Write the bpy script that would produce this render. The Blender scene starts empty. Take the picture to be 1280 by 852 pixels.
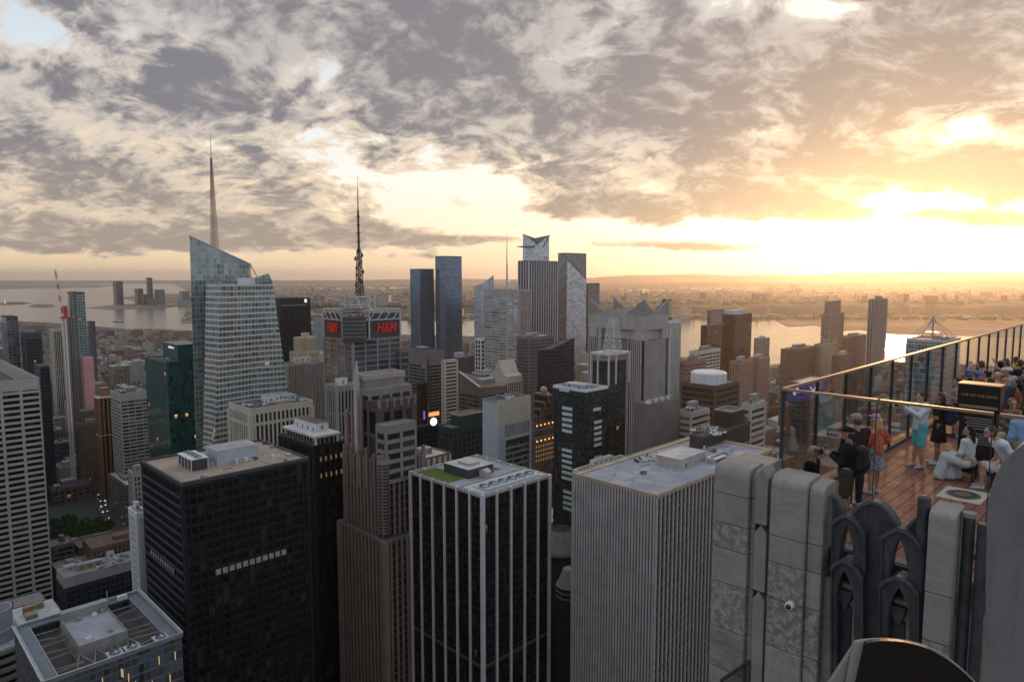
import bpy, bmesh, math, random
import numpy as np
from mathutils import Vector, Matrix
random.seed(11); RNG = np.random.default_rng(5)
SC = bpy.context.scene
COL = SC.collection
R = math.radians
# ---------------------------------------------------------------- camera model (photograph 1280x852, 24 mm lens)
F = 853.0; EYE = 262.0; TH = math.atan(80/853.0); CT, ST = math.cos(TH), math.sin(TH)
Q = math.sqrt(.5)
def ray(px, py):
    x = (px-640)/F; y = -(py-426)/F
    Y = CT + y*ST; Z = -ST + y*CT
    return x/Y, Z/Y
def P(px, py, d):
    a, b = ray(px, py); return Vector((a*d, d, EYE+b*d))
def G(px, py, z=0.0):
    a, b = ray(px, py); d = (z-EYE)/b; return Vector((a*d, d, z))
def proj(x, y, z):
    z = z-EYE; dp = y*CT - z*ST
    return 640+F*x/dp, 426-F*(y*ST+z*CT)/dp
def uv2w(u, v): return (v-u)*Q, (u+v)*Q
def w2uv(x, y): return (y-x)*Q, (x+y)*Q
# ---------------------------------------------------------------- tagging
def tag(o, label=None, cat=None, group=None, kind=None):
    if label: o['label'] = label
    if cat: o['category'] = cat
    if group: o['group'] = group
    if kind: o['kind'] = kind
    return o
def empty(name, loc=(0, 0, 0), rz=0.0, label=None, cat=None, group=None, kind=None):
    o = bpy.data.objects.new(name, None); COL.objects.link(o)
    o.location = loc; o.rotation_euler = (0, 0, rz); o.empty_display_size = 1
    return tag(o, label, cat, group, kind)
# ---------------------------------------------------------------- mesh builder
class MB:
    def __init__(s): s.v = []; s.f = []; s.m = []; s.u = []; s.c = []; s.col = None; s.nv = 0
    def add(s, vs, fs, m=0, uvs=None):
        n = len(s.v); s.v.extend(vs)
        for k, f in enumerate(fs):
            s.f.append([n+i for i in f]); s.m.append(m)
            s.u.append(uvs[k] if uvs else None)
            s.c.append(s.col)
    def quad(s, a, b, c, d, m=0, uv=None): s.add([a, b, c, d], [(0, 1, 2, 3)], m, [uv] if uv else None)
    def poly(s, pts, m=0, uv=None): s.add(list(pts), [tuple(range(len(pts)))], m, [uv] if uv else None)
    def box(s, x0, x1, y0, y1, z0, z1, m=0, mt=None, uvn=None):
        v = [(x0,y0,z0),(x1,y0,z0),(x1,y1,z0),(x0,y1,z0),(x0,y0,z1),(x1,y0,z1),(x1,y1,z1),(x0,y1,z1)]
        fs = [(0,1,5,4),(1,2,6,5),(2,3,7,6),(3,0,4,7),(4,5,6,7),(3,2,1,0)]
        if uvn:
            nx, ny, nz = uvn
            u = [[(0,0),(nx,0),(nx,nz),(0,nz)],[(0,0),(ny,0),(ny,nz),(0,nz)]]
            u = [u[0], [(a+40, b) for a, b in u[1]], [(a+90, b) for a, b in u[0]], [(a+150, b) for a, b in u[1]], [(.5,.5)]*4, [(.5,.5)]*4]
        else: u = None
        n = len(s.v); s.v.extend(v)
        for k, f in enumerate(fs):
            s.f.append([n+i for i in f]); s.m.append(mt if (k == 4 and mt is not None) else m)
            s.u.append(u[k] if u else None); s.c.append(s.col)
    def obox(s, c, ax, ay, az, m=0):   # oriented box, half vectors
        c, ax, ay, az = map(Vector, (c, ax, ay, az))
        v = [tuple(c+i*ax+j*ay+k*az) for k in (-1, 1) for i, j in ((-1,-1),(1,-1),(1,1),(-1,1))]
        s.add(v, [(0,1,5,4),(1,2,6,5),(2,3,7,6),(3,0,4,7),(4,5,6,7),(3,2,1,0)], m)
    def bar(s, a, b, w, m=0, h=None):
        a, b = Vector(a), Vector(b); d = b-a
        if d.length < 1e-6: return
        z = d.normalized(); t = Vector((0, 0, 1)) if abs(z.z) < .95 else Vector((1, 0, 0))
        x = z.cross(t).normalized(); y = z.cross(x)
        s.obox((a+b)/2, x*w/2, y*(h or w)/2, d/2, m)
    def cyl(s, a, b, r0, r1=None, n=12, m=0, caps=True):
        a, b = Vector(a), Vector(b); r1 = r0 if r1 is None else r1; z = (b-a).normalized()
        t = Vector((0, 0, 1)) if abs(z.z) < .95 else Vector((1, 0, 0))
        x = z.cross(t).normalized(); y = z.cross(x)
        vs = [tuple(a+(x*math.cos(k*2*math.pi/n)+y*math.sin(k*2*math.pi/n))*r0) for k in range(n)]
        vs += [tuple(b+(x*math.cos(k*2*math.pi/n)+y*math.sin(k*2*math.pi/n))*r1) for k in range(n)]
        fs = [(k, k+n, (k+1) % n+n, (k+1) % n) for k in range(n)]
        if caps: fs += [tuple(range(n)), tuple(range(2*n-1, n-1, -1))]
        s.add(vs, fs, m)
    def tube(s, pts, r, n=8, m=0):
        for a, b in zip(pts[:-1], pts[1:]): s.cyl(a, b, r, r, n, m)
    def sphere(s, c, r, m=0, nu=10, nv=7, sx=1, sy=1, sz=1, jit=0):
        vs = []
        for j in range(nv+1):
            t = math.pi*j/nv
            for i in range(nu):
                p = 2*math.pi*i/nu; k = r*(1+random.uniform(-jit, jit)) if jit else r
                vs.append((c[0]+k*sx*math.sin(t)*math.cos(p), c[1]+k*sy*math.sin(t)*math.sin(p), c[2]+k*sz*math.cos(t)))
        fs = [(j*nu+i, (j+1)*nu+i, (j+1)*nu+(i+1) % nu, j*nu+(i+1) % nu) for j in range(nv) for i in range(nu)]
        s.add(vs, fs, m)
    def extrude(s, prof, f, t0, t1, m=0):
        """prof: 2D outline; f(p,t)->xyz ; closed prism between t0 and t1"""
        n = len(prof)
        vs = [tuple(f(p, t0)) for p in prof]+[tuple(f(p, t1)) for p in prof]
        s.add(vs, [(k, (k+1) % n, (k+1) % n+n, k+n) for k in range(n)]+[tuple(range(n-1, -1, -1)), tuple(range(n, 2*n))], m)
    def build(s, name, mats, parent=None, smooth=False, fix=False, bevel=0, at=None):
        me = bpy.data.meshes.new(name); me.from_pydata([tuple(v) for v in s.v], [], s.f)
        mats = mats if isinstance(mats, (list, tuple)) else [mats]
        for mm in mats: me.materials.append(mm)
        me.polygons.foreach_set('material_index', np.array(s.m, dtype=np.int32))
        if any(u is not None for u in s.u):
            uvl = me.uv_layers.new(name='UVMap'); arr = np.zeros((len(me.loops), 2), dtype=np.float32); k = 0
            for f, u in zip(s.f, s.u):
                if u is not None: arr[k:k+len(f)] = u
                k += len(f)
            uvl.data.foreach_set('uv', arr.ravel())
        if any(c is not None for c in s.c):
            ca = me.color_attributes.new('tint', 'FLOAT_COLOR', 'CORNER'); arr = np.ones((len(me.loops), 4), dtype=np.float32); k = 0
            for f, c in zip(s.f, s.c):
                if c is not None: arr[k:k+len(f), :3] = c
                k += len(f)
            ca.data.foreach_set('color', arr.ravel())
        if smooth: me.polygons.foreach_set('use_smooth', np.ones(len(me.polygons), dtype=bool))
        if fix:
            bm = bmesh.new(); bm.from_mesh(me); bmesh.ops.remove_doubles(bm, verts=bm.verts, dist=1e-5); bmesh.ops.recalc_face_normals(bm, faces=bm.faces); bm.to_mesh(me); bm.free()
        me.update()
        o = bpy.data.objects.new(name, me); COL.objects.link(o)
        if at: o.location = at
        if parent: o.parent = parent
        if bevel:
            b = o.modifiers.new('b', 'BEVEL'); b.width = bevel; b.segments = 2; b.limit_method = 'ANGLE'; b.angle_limit = R(40)
        return o
def text_mesh(name, body, size, mat, parent, loc, rot, extrude=.05, shear=0, offset=0, align='CENTER', sx=1.0):
    cu = bpy.data.curves.new('t', 'FONT'); cu.body = body; cu.size = size; cu.extrude = extrude; cu.shear = shear; cu.offset = offset
    cu.align_x = align; cu.align_y = 'CENTER'; cu.resolution_u = 4; cu.space_character = 1.0
    to = bpy.data.objects.new('t', cu); COL.objects.link(to); bpy.context.view_layer.update()
    dg = bpy.context.evaluated_depsgraph_get(); me = bpy.data.meshes.new_from_object(to.evaluated_get(dg))
    bpy.data.objects.remove(to); me.name = name; me.materials.clear(); me.materials.append(mat)
    o = bpy.data.objects.new(name, me); COL.objects.link(o); o.parent = parent; o.location = loc; o.rotation_euler = rot; o.scale = (sx, 1, 1)
    return o
# ---------------------------------------------------------------- node helpers
class NT:
    def __init__(s, tree): s.t = tree; s.l = tree.links
    def n(s, typ, **kw):
        nd = s.t.nodes.new(typ)
        for k, v in kw.items(): setattr(nd, k, v)
        return nd
    def put(s, sock, v):
        if isinstance(v, bpy.types.NodeSocket): s.l.new(v, sock)
        elif v is not None:
            try: sock.default_value = v
            except Exception:
                if isinstance(v, (tuple, list)) and len(v) == 3: sock.default_value = (*v, 1)
                else: sock.default_value = (v, v, v, 1) if sock.type == 'RGBA' else (v, v, v)
    def m(s, op, a, b=None, c=None, clamp=False):
        nd = s.n('ShaderNodeMath', operation=op, use_clamp=clamp)
        for k, v in enumerate((a, b, c)):
            if v is not None: s.put(nd.inputs[k], v)
        return nd.outputs[0]
    def vm(s, op, a, b=None, sc=None):
        nd = s.n('ShaderNodeVectorMath', operation=op)
        s.put(nd.inputs[0], a)
        if b is not None: s.put(nd.inputs[1], b)
        if sc is not None: s.put(nd.inputs['Scale'], sc)
        return nd.outputs['Value'] if op in ('DOT_PRODUCT', 'LENGTH') else nd.outputs[0]
    def xyz(s, x=0, y=0, z=0):
        nd = s.n('ShaderNodeCombineXYZ'); s.put(nd.inputs[0], x); s.put(nd.inputs[1], y); s.put(nd.inputs[2], z); return nd.outputs[0]
    def sep(s, v):
        nd = s.n('ShaderNodeSeparateXYZ'); s.put(nd.inputs[0], v); return nd.outputs
    def mix(s, f, a, b, blend='MIX'):
        nd = s.n('ShaderNodeMix', data_type='RGBA', blend_type=blend); s.put(nd.inputs[0], f); s.put(nd.inputs[6], a); s.put(nd.inputs[7], b); return nd.outputs[2]
    def noise(s, vec, scale, detail=4, rough=.55, dist=0, col=False, lac=2.0):
        nd = s.n('ShaderNodeTexNoise'); s.put(nd.inputs['Vector'], vec); s.put(nd.inputs['Scale'], scale); s.put(nd.inputs['Detail'], detail)
        s.put(nd.inputs['Roughness'], rough); s.put(nd.inputs['Distortion'], dist); s.put(nd.inputs['Lacunarity'], lac)
        return nd.outputs['Color'] if col else nd.outputs['Fac']
    def ss(s, v, a, b, lo=0.0, hi=1.0):
        nd = s.n('ShaderNodeMapRange', interpolation_type='SMOOTHSTEP'); s.put(nd.inputs[0], v); s.put(nd.inputs[1], a); s.put(nd.inputs[2], b); s.put(nd.inputs[3], lo); s.put(nd.inputs[4], hi); return nd.outputs[0]
    def lin(s, v, a, b, lo=0.0, hi=1.0):
        nd = s.n('ShaderNodeMapRange'); s.put(nd.inputs[0], v); s.put(nd.inputs[1], a); s.put(nd.inputs[2], b); s.put(nd.inputs[3], lo); s.put(nd.inputs[4], hi); return nd.outputs[0]
    def ramp(s, v, stops, interp='LINEAR'):
        nd = s.n('ShaderNodeValToRGB'); s.put(nd.inputs[0], v); cr = nd.color_ramp; cr.interpolation = interp
        while len(cr.elements) < len(stops): cr.elements.new(.5)
        for e, (p, c) in zip(cr.elements, stops): e.position = p; e.color = (*c, 1)
        return nd.outputs[0]
def new_mat(name):
    m = bpy.data.materials.new(name); m.use_nodes = True; nt = NT(m.node_tree); bs = m.node_tree.nodes['Principled BSDF']
    return m, nt, bs
def mat(name, col, rough=.75, metal=0.0, var=.12, scale=.4, spec=.4, emit=None, es=0, streak=0, bump=0, grain=0, vgrain=0):
    m, nt, bs = new_mat(name)
    tc = nt.n('ShaderNodeTexCoord').outputs['Object']
    c = col
    if var:
        n1 = nt.noise(tc, scale, 5, .6); c = nt.mix(nt.lin(n1, .3, .7), tuple(x*(1-var) for x in col), tuple(min(1, x*(1+var)) for x in col))
    if streak:
        x, y, z = nt.sep(tc); v = nt.xyz(nt.m('MULTIPLY', x, 1.2), nt.m('MULTIPLY', y, 1.2), nt.m('MULTIPLY', z, .05))
        n2 = nt.noise(v, scale*3, 4, .65); c = nt.mix(nt.m('MULTIPLY', nt.ss(n2, .45, .75), streak), c, tuple(x*.45 for x in col))
    if grain:
        n3 = nt.noise(tc, scale*40, 3, .7); c = nt.mix(nt.m('MULTIPLY', nt.ss(n3, .35, .75), grain), c, tuple(x*.4 for x in col))
    nt.put(bs.inputs['Base Color'], c); bs.inputs['Roughness'].default_value = rough; bs.inputs['Metallic'].default_value = metal
    bs.inputs['Specular IOR Level'].default_value = spec
    if bump:
        bp = nt.n('ShaderNodeBump'); bp.inputs['Strength'].default_value = bump; bp.inputs['Distance'].default_value = .02
        nt.put(bp.inputs['Height'], nt.noise(tc, scale*30, 4, .65)); nt.put(bs.inputs['Normal'], bp.outputs[0])
    if emit: bs.inputs['Emission Color'].default_value = (*emit, 1); bs.inputs['Emission Strength'].default_value = es
    return m
def curtain(name, glass=(.02, .025, .03), wall=(.3, .3, .3), band=0.0, mull=.06, lit=.01, rough=.08, blind=(.10, .10, .095), blindp=.15, wallsrc=None, litc=(1, .55, .22), lits=1.2, tilt=.02, wrough=.7, spec=.5, gm=0.0, dirt=.15, grp=1.0):
    """window-grid material read from UVs given in window units; wallsrc: None | 'object' | 'attr'"""
    m, nt, bs = new_mat(name)
    uv = nt.n('ShaderNodeUVMap').outputs[0]; u, v, _ = nt.sep(uv)
    oi = nt.n('ShaderNodeObjectInfo')
    seed = nt.m('MULTIPLY', oi.outputs['Random'], 97.0)
    wn = nt.n('ShaderNodeTexWhiteNoise', noise_dimensions='3D'); nt.put(wn.inputs['Vector'], nt.xyz(nt.m('FLOOR', u), nt.m('FLOOR', v), seed)); h1 = wn.outputs['Value']; hc = wn.outputs['Color']
    hr, hg, hb = nt.sep(hc)
    fu, fv = nt.m('FRACT', u), nt.m('FRACT', v)
    tc = nt.n('ShaderNodeTexCoord').outputs['Object']
    c = nt.mix(nt.m('LESS_THAN', hr, blindp), nt.mix(hg, tuple(x*.7 for x in glass), tuple(x*1.4 for x in glass)), nt.mix(hg, tuple(x*.5 for x in blind), blind))
    # blinds only drawn part of the way down
    isw = None
    def orr(a, b): return b if a is None else nt.m('MAXIMUM', a, b)
    if mull: isw = orr(isw, nt.m('LESS_THAN', nt.m('PINGPONG', fu, .5), mull/2))
    if band: isw = orr(isw, nt.m('LESS_THAN', fv, band))
    wc = wall
    if wallsrc == 'object': wc = oi.outputs['Color']
    if wallsrc == 'attr': wc = nt.n('ShaderNodeAttribute', attribute_name='tint').outputs['Color']
    if dirt:
        nn = nt.noise(tc, .06, 5, .65); wc = nt.mix(nt.m('MULTIPLY', nt.ss(nn, .4, .7), dirt*2), wc, (.35, .33, .30), 'MULTIPLY')
    litm = nt.m('GREATER_THAN', h1, 1-lit)
    if isw is not None:
        c = nt.mix(isw, c, wc); litm = nt.m('MULTIPLY', litm, nt.m('SUBTRACT', 1.0, isw))
        nt.put(bs.inputs['Roughness'], nt.lin(isw, 0, 1, rough, wrough))
        nt.put(bs.inputs['Metallic'], nt.m('MULTIPLY', nt.m('SUBTRACT', 1.0, isw), gm))
    else:
        bs.inputs['Roughness'].default_value = rough; bs.inputs['Metallic'].default_value = gm
    nt.put(bs.inputs['Base Color'], c); bs.inputs['Specular IOR Level'].default_value = spec
    nt.put(bs.inputs['Emission Color'], litc); nt.put(bs.inputs['Emission Strength'], nt.m('MULTIPLY', nt.m('MULTIPLY', nt.m('MULTIPLY', litm, lits), nt.m('ADD', hb, .25)), nt.m('MULTIPLY', nt.m('ADD', .15, nt.m('MULTIPLY', fv, fv)), nt.ss(nt.noise(nt.xyz(nt.m('MULTIPLY', u, 3.0), nt.m('MULTIPLY', v, 4.0), seed), 1.0, 2, .6), .35, .6, .25, 1.0))))
    if tilt:
        g = nt.n('ShaderNodeNewGeometry').outputs['Normal']
        nn = nt.vm('NORMALIZE', nt.vm('ADD', g, nt.vm('SCALE', nt.vm('SUBTRACT', hc, (.5, .5, .5)), sc=tilt))); nt.put(bs.inputs['Normal'], nn)
    return m
M = {}
LAND = []      # landmark boxes for layout of the lesser buildings: (u0,u1,v0,v1,z1)
SCREEN = []    # (x0,x1,ybottom,depth,short name, cx, cy)
# ---------------------------------------------------------------- render settings, camera, light, sky
SC.render.engine = 'CYCLES'
cy = SC.cycles
cy.use_denoising = True; cy.max_bounces = 5; cy.diffuse_bounces = 2; cy.glossy_bounces = 3; cy.transmission_bounces = 4; cy.transparent_max_bounces = 12; cy.volume_bounces = 0
cy.caustics_reflective = False; cy.caustics_refractive = False; cy.sample_clamp_indirect = 6; cy.sample_clamp_direct = 0
vs = SC.view_settings; vs.view_transform = 'Standard'; vs.look = 'None'; vs.gamma = 1; vs.exposure = .25; vs.use_curve_mapping = False
cam = bpy.data.cameras.new('camera'); cam.lens = 24; cam.sensor_width = 36; cam.clip_start = .1; cam.clip_end = 200000
co = bpy.data.objects.new('camera', cam); COL.objects.link(co); co.location = (0, 0, EYE); co.rotation_euler = (math.pi/2-TH, 0, 0); SC.camera = co
SUN_AZ = math.atan2(1142-640, F); SUN_EL = R(4.6)
SD = Vector((math.sin(SUN_AZ)*math.cos(SUN_EL), math.cos(SUN_AZ)*math.cos(SUN_EL), math.sin(SUN_EL)))
sl = bpy.data.lights.new('sun', 'SUN'); sl.energy = 2.7; sl.angle = R(2.5); sl.color = (1, .47, .17)
so = bpy.data.objects.new('sun', sl); COL.objects.link(so); so.rotation_euler = SD.to_track_quat('Z', 'Y').to_euler(); so.location = (0, 0, 900)
W = bpy.data.worlds.new('World'); SC.world = W; W.use_nodes = True
W.cycles.sampling_method = 'MANUAL'; W.cycles.sample_map_resolution = 1024
w = NT(W.node_tree); bg = W.node_tree.nodes['Background']
D = w.n('ShaderNodeTexCoord').outputs['Generated']
dx, dy, dz = w.sep(D)
A_ = w.m('MULTIPLY', w.m('ARCTAN2', dx, dy), 853.0)
E_ = w.m('MULTIPLY', w.m('ARCSINE', dz), 853.0)
def ang(px, py):
    a, b = ray(px, py); l = math.sqrt(1+a*a+b*b); return math.atan2(a, 1)*853, math.asin(b/l)*853
zz = w.m('ADD', w.m('MAXIMUM', dz, -.01), .42)
pl = w.xyz(w.m('DIVIDE', dx, zz), w.m('DIVIDE', dy, zz), w.m('MULTIPLY', dz, .6))
# rolls of cloud run from low in the south-west up to the north-west
rot = w.n('ShaderNodeMapping'); w.put(rot.inputs[0], pl); rot.inputs['Rotation'].default_value = (0, 0, R(28)); rot.inputs['Scale'].default_value = (2.3, 2.7, 1)
pr = rot.outputs[0]
warp = w.vm('SCALE', w.vm('SUBTRACT', w.noise(pr, 1.1, 3, .55, col=True), (.5, .5, .5)), sc=.55)
pw = w.vm('ADD', pr, warp)
nA = w.noise(pw, .8, 3, .5)
nB = w.noise(pw, 3.0, 6, .58)
nC = w.noise(w.vm('ADD', pw, (3.1, 7.7, 0)), 8.5, 5, .62)
a28 = SUN_AZ-R(28)
nL = w.noise(w.vm('ADD', pw, (math.sin(a28)*.16, math.cos(a28)*.16, 0)), 3.0, 4, .55); nK = w.noise(pw, 3.0, 4, .55)
relf = w.m('SUBTRACT', nK, nL)
dens = w.m('ADD', w.m('MULTIPLY', w.m('SUBTRACT', nA, .5), 1.3), w.m('MULTIPLY', w.m('SUBTRACT', nB, .5), 2.2))
dens = w.m('ADD', dens, w.m('MULTIPLY', w.m('SUBTRACT', nC, .5), .9))
dens = w.m('ADD', dens, .42)
BL = [ # px,py,rx,ry,rotation(deg),amount   broad banks and breaks in the cloud sheet
 (95,42,120,46,-10,-1.0),(395,118,60,34,30,-.20),(742,48,60,38,25,-.50),(1055,12,150,22,-8,-.42),(1215,120,45,40,0,-.34),
 (600,245,130,36,-12,-.55),(780,215,90,22,-8,-.36),(1010,185,190,24,-14,-.42),(1210,170,60,24,-20,-.4),(1120,285,300,46,-4,-1.35),(700,290,200,26,-4,-1.2),(640,235,110,20,-14,-.6),
 (430,205,90,40,-35,-.22),(230,190,120,26,-25,-.10),(100,330,420,26,0,-1.2),(520,338,300,12,0,-1.0),(900,340,400,26,0,-1.2),
 (250,80,220,60,8,.40),(800,130,260,70,-5,.45),(1080,90,160,44,-8,.45),(540,70,90,60,0,.30),(90,230,160,40,-6,.3),(950,140,120,30,-8,.3),
 (790,262,165,17,-3,1.5),(960,248,120,19,-13,1.8),(1190,217,180,17,-9,2.3),(850,308,125,8,-2,1.9),(1235,273,60,8,-6,1.6),
 (230,298,330,17,2,1.0),(40,306,220,10,2,.7),(500,322,90,7,0,.6),(560,300,110,5,2,.9)]
for (px, py, rx, ry, rt, am) in BL:
    ca, ce = ang(px, py); r_ = -R(rt); c_, s_ = math.cos(r_), math.sin(r_)
    xa = w.m('SUBTRACT', A_, ca); ya = w.m('SUBTRACT', E_, ce)
    wob = w.m('MULTIPLY', w.m('SUBTRACT', nB, .5), ry*1.1)
    xr = w.m('ADD', w.m('MULTIPLY', xa, c_/rx), w.m('MULTIPLY', ya, -s_/rx))
    yr = w.m('ADD', w.m('MULTIPLY', xa, s_/ry), w.m('MULTIPLY', w.m('ADD', ya, wob), c_/ry))
    q = w.m('ADD', w.m('MULTIPLY', xr, xr), w.m('MULTIPLY', yr, yr))
    dens = w.m('ADD', dens, w.m('MULTIPLY', w.m('POWER', 2.71828, w.m('MULTIPLY', q, -1.0)), am))
sdot = w.m('MAXIMUM', w.vm('DOT_PRODUCT', D, tuple(SD)), 0.0)
g1 = w.m('POWER', sdot, 3.5); g2 = w.m('POWER', sdot, 26.0); g3 = w.m('POWER', sdot, 320.0)
# clear air between the clouds
el = w.m('DIVIDE', E_, 853.0)
clear = w.ramp(w.lin(el, 0, .45), [(0, (.98, .70, .43)), (.07, (1.06, .80, .50)), (.16, (1.12, .96, .74)), (.3, (1.06, 1.02, .95)), (.46, (.86, .92, .97)), (.8, (.55, .68, .80)), (1, (.42, .55, .70))])
clear = w.mix(w.m('MULTIPLY', g1, .45), clear, (1.35, 1.12, .80))
clear = w.mix(1.0, clear, w.vm('SCALE', w.xyz(1.0, .78, .46), sc=w.m('MULTIPLY', g2, .8)), 'ADD')
clear = w.mix(1.0, clear, w.vm('SCALE', w.xyz(1.0, .85, .58), sc=w.m('MULTIPLY', g3, .7)), 'ADD')
ga, ge = ang(1125, 285)
qa = w.m('DIVIDE', w.m('SUBTRACT', A_, ga), 300.0); qe = w.m('DIVIDE', w.m('SUBTRACT', E_, ge), 48.0)
gl_ = w.m('POWER', 2.71828, w.m('MULTIPLY', w.m('ADD', w.m('MULTIPLY', qa, qa), w.m('MULTIPLY', qe, qe)), -1.0))
clear = w.mix(1.0, clear, w.vm('SCALE', w.xyz(.9, .84, .68), sc=w.m('MULTIPLY', gl_, .55)), 'ADD')
# the cloud itself: thin edges let light through, thick parts are grey
thick = w.ss(dens, .0, .50)
tex = w.m('SUBTRACT', w.m('ADD', w.m('MULTIPLY', nB, .55), w.m('MULTIPLY', nC, .45)), w.m('MULTIPLY', relf, .55))
grey = w.mix(w.ss(el, .10, .30), (.86, .73, .60), (.58, .53, .505))
grey = w.mix(w.ss(w.m('ADD', tex, w.m('MULTIPLY', w.m('SUBTRACT', dens, .5), .10)), .39, .60), grey, (.215, .205, .235))
grey = w.mix(w.ss(el, .05, .20), w.mix(.4, grey, (.62, .47, .33)), grey)
grey = w.mix(w.m('MULTIPLY', g1, .14), grey, (.56, .43, .32))
grey = w.mix(w.m('MULTIPLY', w.m('MULTIPLY', g2, .35), w.m('SUBTRACT', 1.0, w.ss(el, .10, .22))), grey, (.80, .58, .36))
edge = w.mix(w.ss(el, .08, .36), (.95, .74, .52), (.74, .68, .64))
edge = w.mix(w.m('MULTIPLY', w.m('MULTIPLY', g1, .5), w.m('SUBTRACT', 1.0, w.ss(el, .10, .24))), edge, (1.15, .92, .62))
cl = w.mix(thick, edge, grey)
sky = w.mix(w.ss(dens, -.10, .16), clear, cl)
high = w.ss(el, .42, .62); sky = w.mix(high, sky, (.62, .68, .80))
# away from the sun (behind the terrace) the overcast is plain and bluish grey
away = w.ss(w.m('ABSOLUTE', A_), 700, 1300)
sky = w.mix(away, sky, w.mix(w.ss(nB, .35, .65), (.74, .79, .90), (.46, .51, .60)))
st = w.n('ShaderNodeTexSky', sky_type='NISHITA', sun_disc=False, sun_elevation=SUN_EL, sun_rotation=SUN_AZ, altitude=200, air_density=1.0, dust_density=2.0)
# background strength is 0.1: the cloud colours are scaled to it and sit in front of the clear Nishita sky
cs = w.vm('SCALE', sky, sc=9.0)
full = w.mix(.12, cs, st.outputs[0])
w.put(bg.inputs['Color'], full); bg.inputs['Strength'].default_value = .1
# ---------------------------------------------------------------- materials
M['blackglass'] = curtain('black_office_glass', glass=(.010,.011,.013), band=0, mull=.05, wall=(.02,.02,.022), lit=.002, blind=(.05,.046,.04), blindp=.14, lits=.05, rough=.16, spec=.14)
M['nolit'] = curtain('dark_slot_glass', glass=(.012,.013,.015), mull=0, lit=0, blindp=.3, blind=(.03,.03,.03), rough=.2, spec=.3)
M['darkglass'] = curtain('dark_glass', glass=(.016,.02,.024), mull=.05, wall=(.04,.04,.04), lit=.006, lits=.5, blindp=.2, blind=(.06,.06,.055))
M['stripeglass'] = curtain('ribbed_dark_glass', glass=(.008,.009,.011), mull=.22, wall=(.018,.019,.021), band=.0, lit=.004, lits=.2, blindp=.18, blind=(.04,.04,.038), rough=.18, spec=.12)
M['window'] = curtain('window_glass', glass=(.022,.026,.03), mull=.08, wall=(.10,.10,.10), lit=.006, lits=.6, blindp=.3, blind=(.16,.15,.13))
M['greenglass'] = curtain('green_glass', glass=(.012,.085,.072), band=.28, wall=(.010,.060,.052), mull=.07, lit=.006, lits=1.6, blindp=.2, blind=(.01,.03,.03), rough=.09, wrough=.12, dirt=0, spec=.6)
M['crystal'] = curtain('pale_crystal_glass', glass=(.16,.19,.185), band=.34, wall=(.52,.55,.53), mull=.10, lit=.006, lits=.9, blindp=.25, blind=(.28,.26,.21), rough=.08, wrough=.22, gm=.25, tilt=.03, dirt=0)
M['crystal_painted_sheen'] = curtain('painted_sheen_crystal_glass', glass=(.34,.38,.37), band=.32, wall=(.60,.63,.61), mull=.10, lit=.004, lits=.9, blindp=.5, blind=(.40,.37,.28), rough=.15, wrough=.16, gm=.6, tilt=.02, dirt=0)  # paler copy of the crystal glass: one facet's sky reflection painted as colour
M['screen'] = curtain('screen_wall_glass', glass=(.27,.32,.30), band=.14, wall=(.40,.44,.41), mull=.12, lit=0, blindp=.15, blind=(.30,.33,.30), rough=.1, wrough=.3, gm=.4, tilt=.02, dirt=0)
M['blueglass'] = curtain('blue_tower_glass', glass=(.15,.21,.29), band=.12, wall=(.12,.16,.20), mull=.08, lit=.001, lits=.6, blindp=.25, blind=(.20,.26,.32), rough=.14, wrough=.15, gm=.75, tilt=.02, dirt=0)
M['silverglass'] = curtain('silver_tower_glass', glass=(.42,.47,.52), band=.10, wall=(.40,.44,.48), mull=.05, lit=0, lits=.6, blindp=.05, blind=(.30,.34,.38), rough=.24, wrough=.3, gm=.8, tilt=.006, dirt=0)
M['slateglass'] = curtain('slate_tower_glass', glass=(.16,.19,.22), band=.2, wall=(.13,.14,.15), mull=.1, lit=.001, lits=.6, blindp=.25, blind=(.14,.14,.14), rough=.08, wrough=.3, gm=.6, dirt=0)
M['navyglass'] = curtain('navy_glass', glass=(.018,.026,.04), band=.25, wall=(.03,.034,.042), mull=.12, lit=.006, lits=.6, blindp=.2, blind=(.05,.06,.075), rough=.1, wrough=.35, gm=.2)
M['tealglass'] = curtain('teal_glass', glass=(.014,.045,.06), band=.22, wall=(.014,.016,.018), mull=.16, lit=.005, lits=.5, blindp=.35, blind=(.05,.12,.14), rough=.1, wrough=.3, gm=.3)
M['mintglass'] = curtain('mint_glass', glass=(.10,.17,.18), band=.3, wall=(.30,.38,.38), mull=.22, lit=.005, lits=.5, blindp=.35, blind=(.2,.3,.3), rough=.1, wrough=.4, gm=.2)
M['bronzeglass'] = curtain('bronze_glass', glass=(.035,.026,.018), band=0, wall=(.05,.035,.022), mull=.1, lit=.005, lits=.5, blindp=.15, blind=(.09,.06,.03), rough=.12, gm=.3)
M['objwin'] = curtain('masonry_with_windows', glass=(.03,.034,.04), band=.46, mull=.52, wallsrc='object', lit=.006, lits=.5, blindp=.3, blind=(.16,.15,.13), dirt=.2)
M['farwin'] = curtain('distant_masonry', glass=(.035,.04,.045), band=.46, mull=.5, wallsrc='attr', lit=.005, lits=.5, blindp=.3, blind=(.16,.15,.13), dirt=.2, tilt=0)
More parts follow.
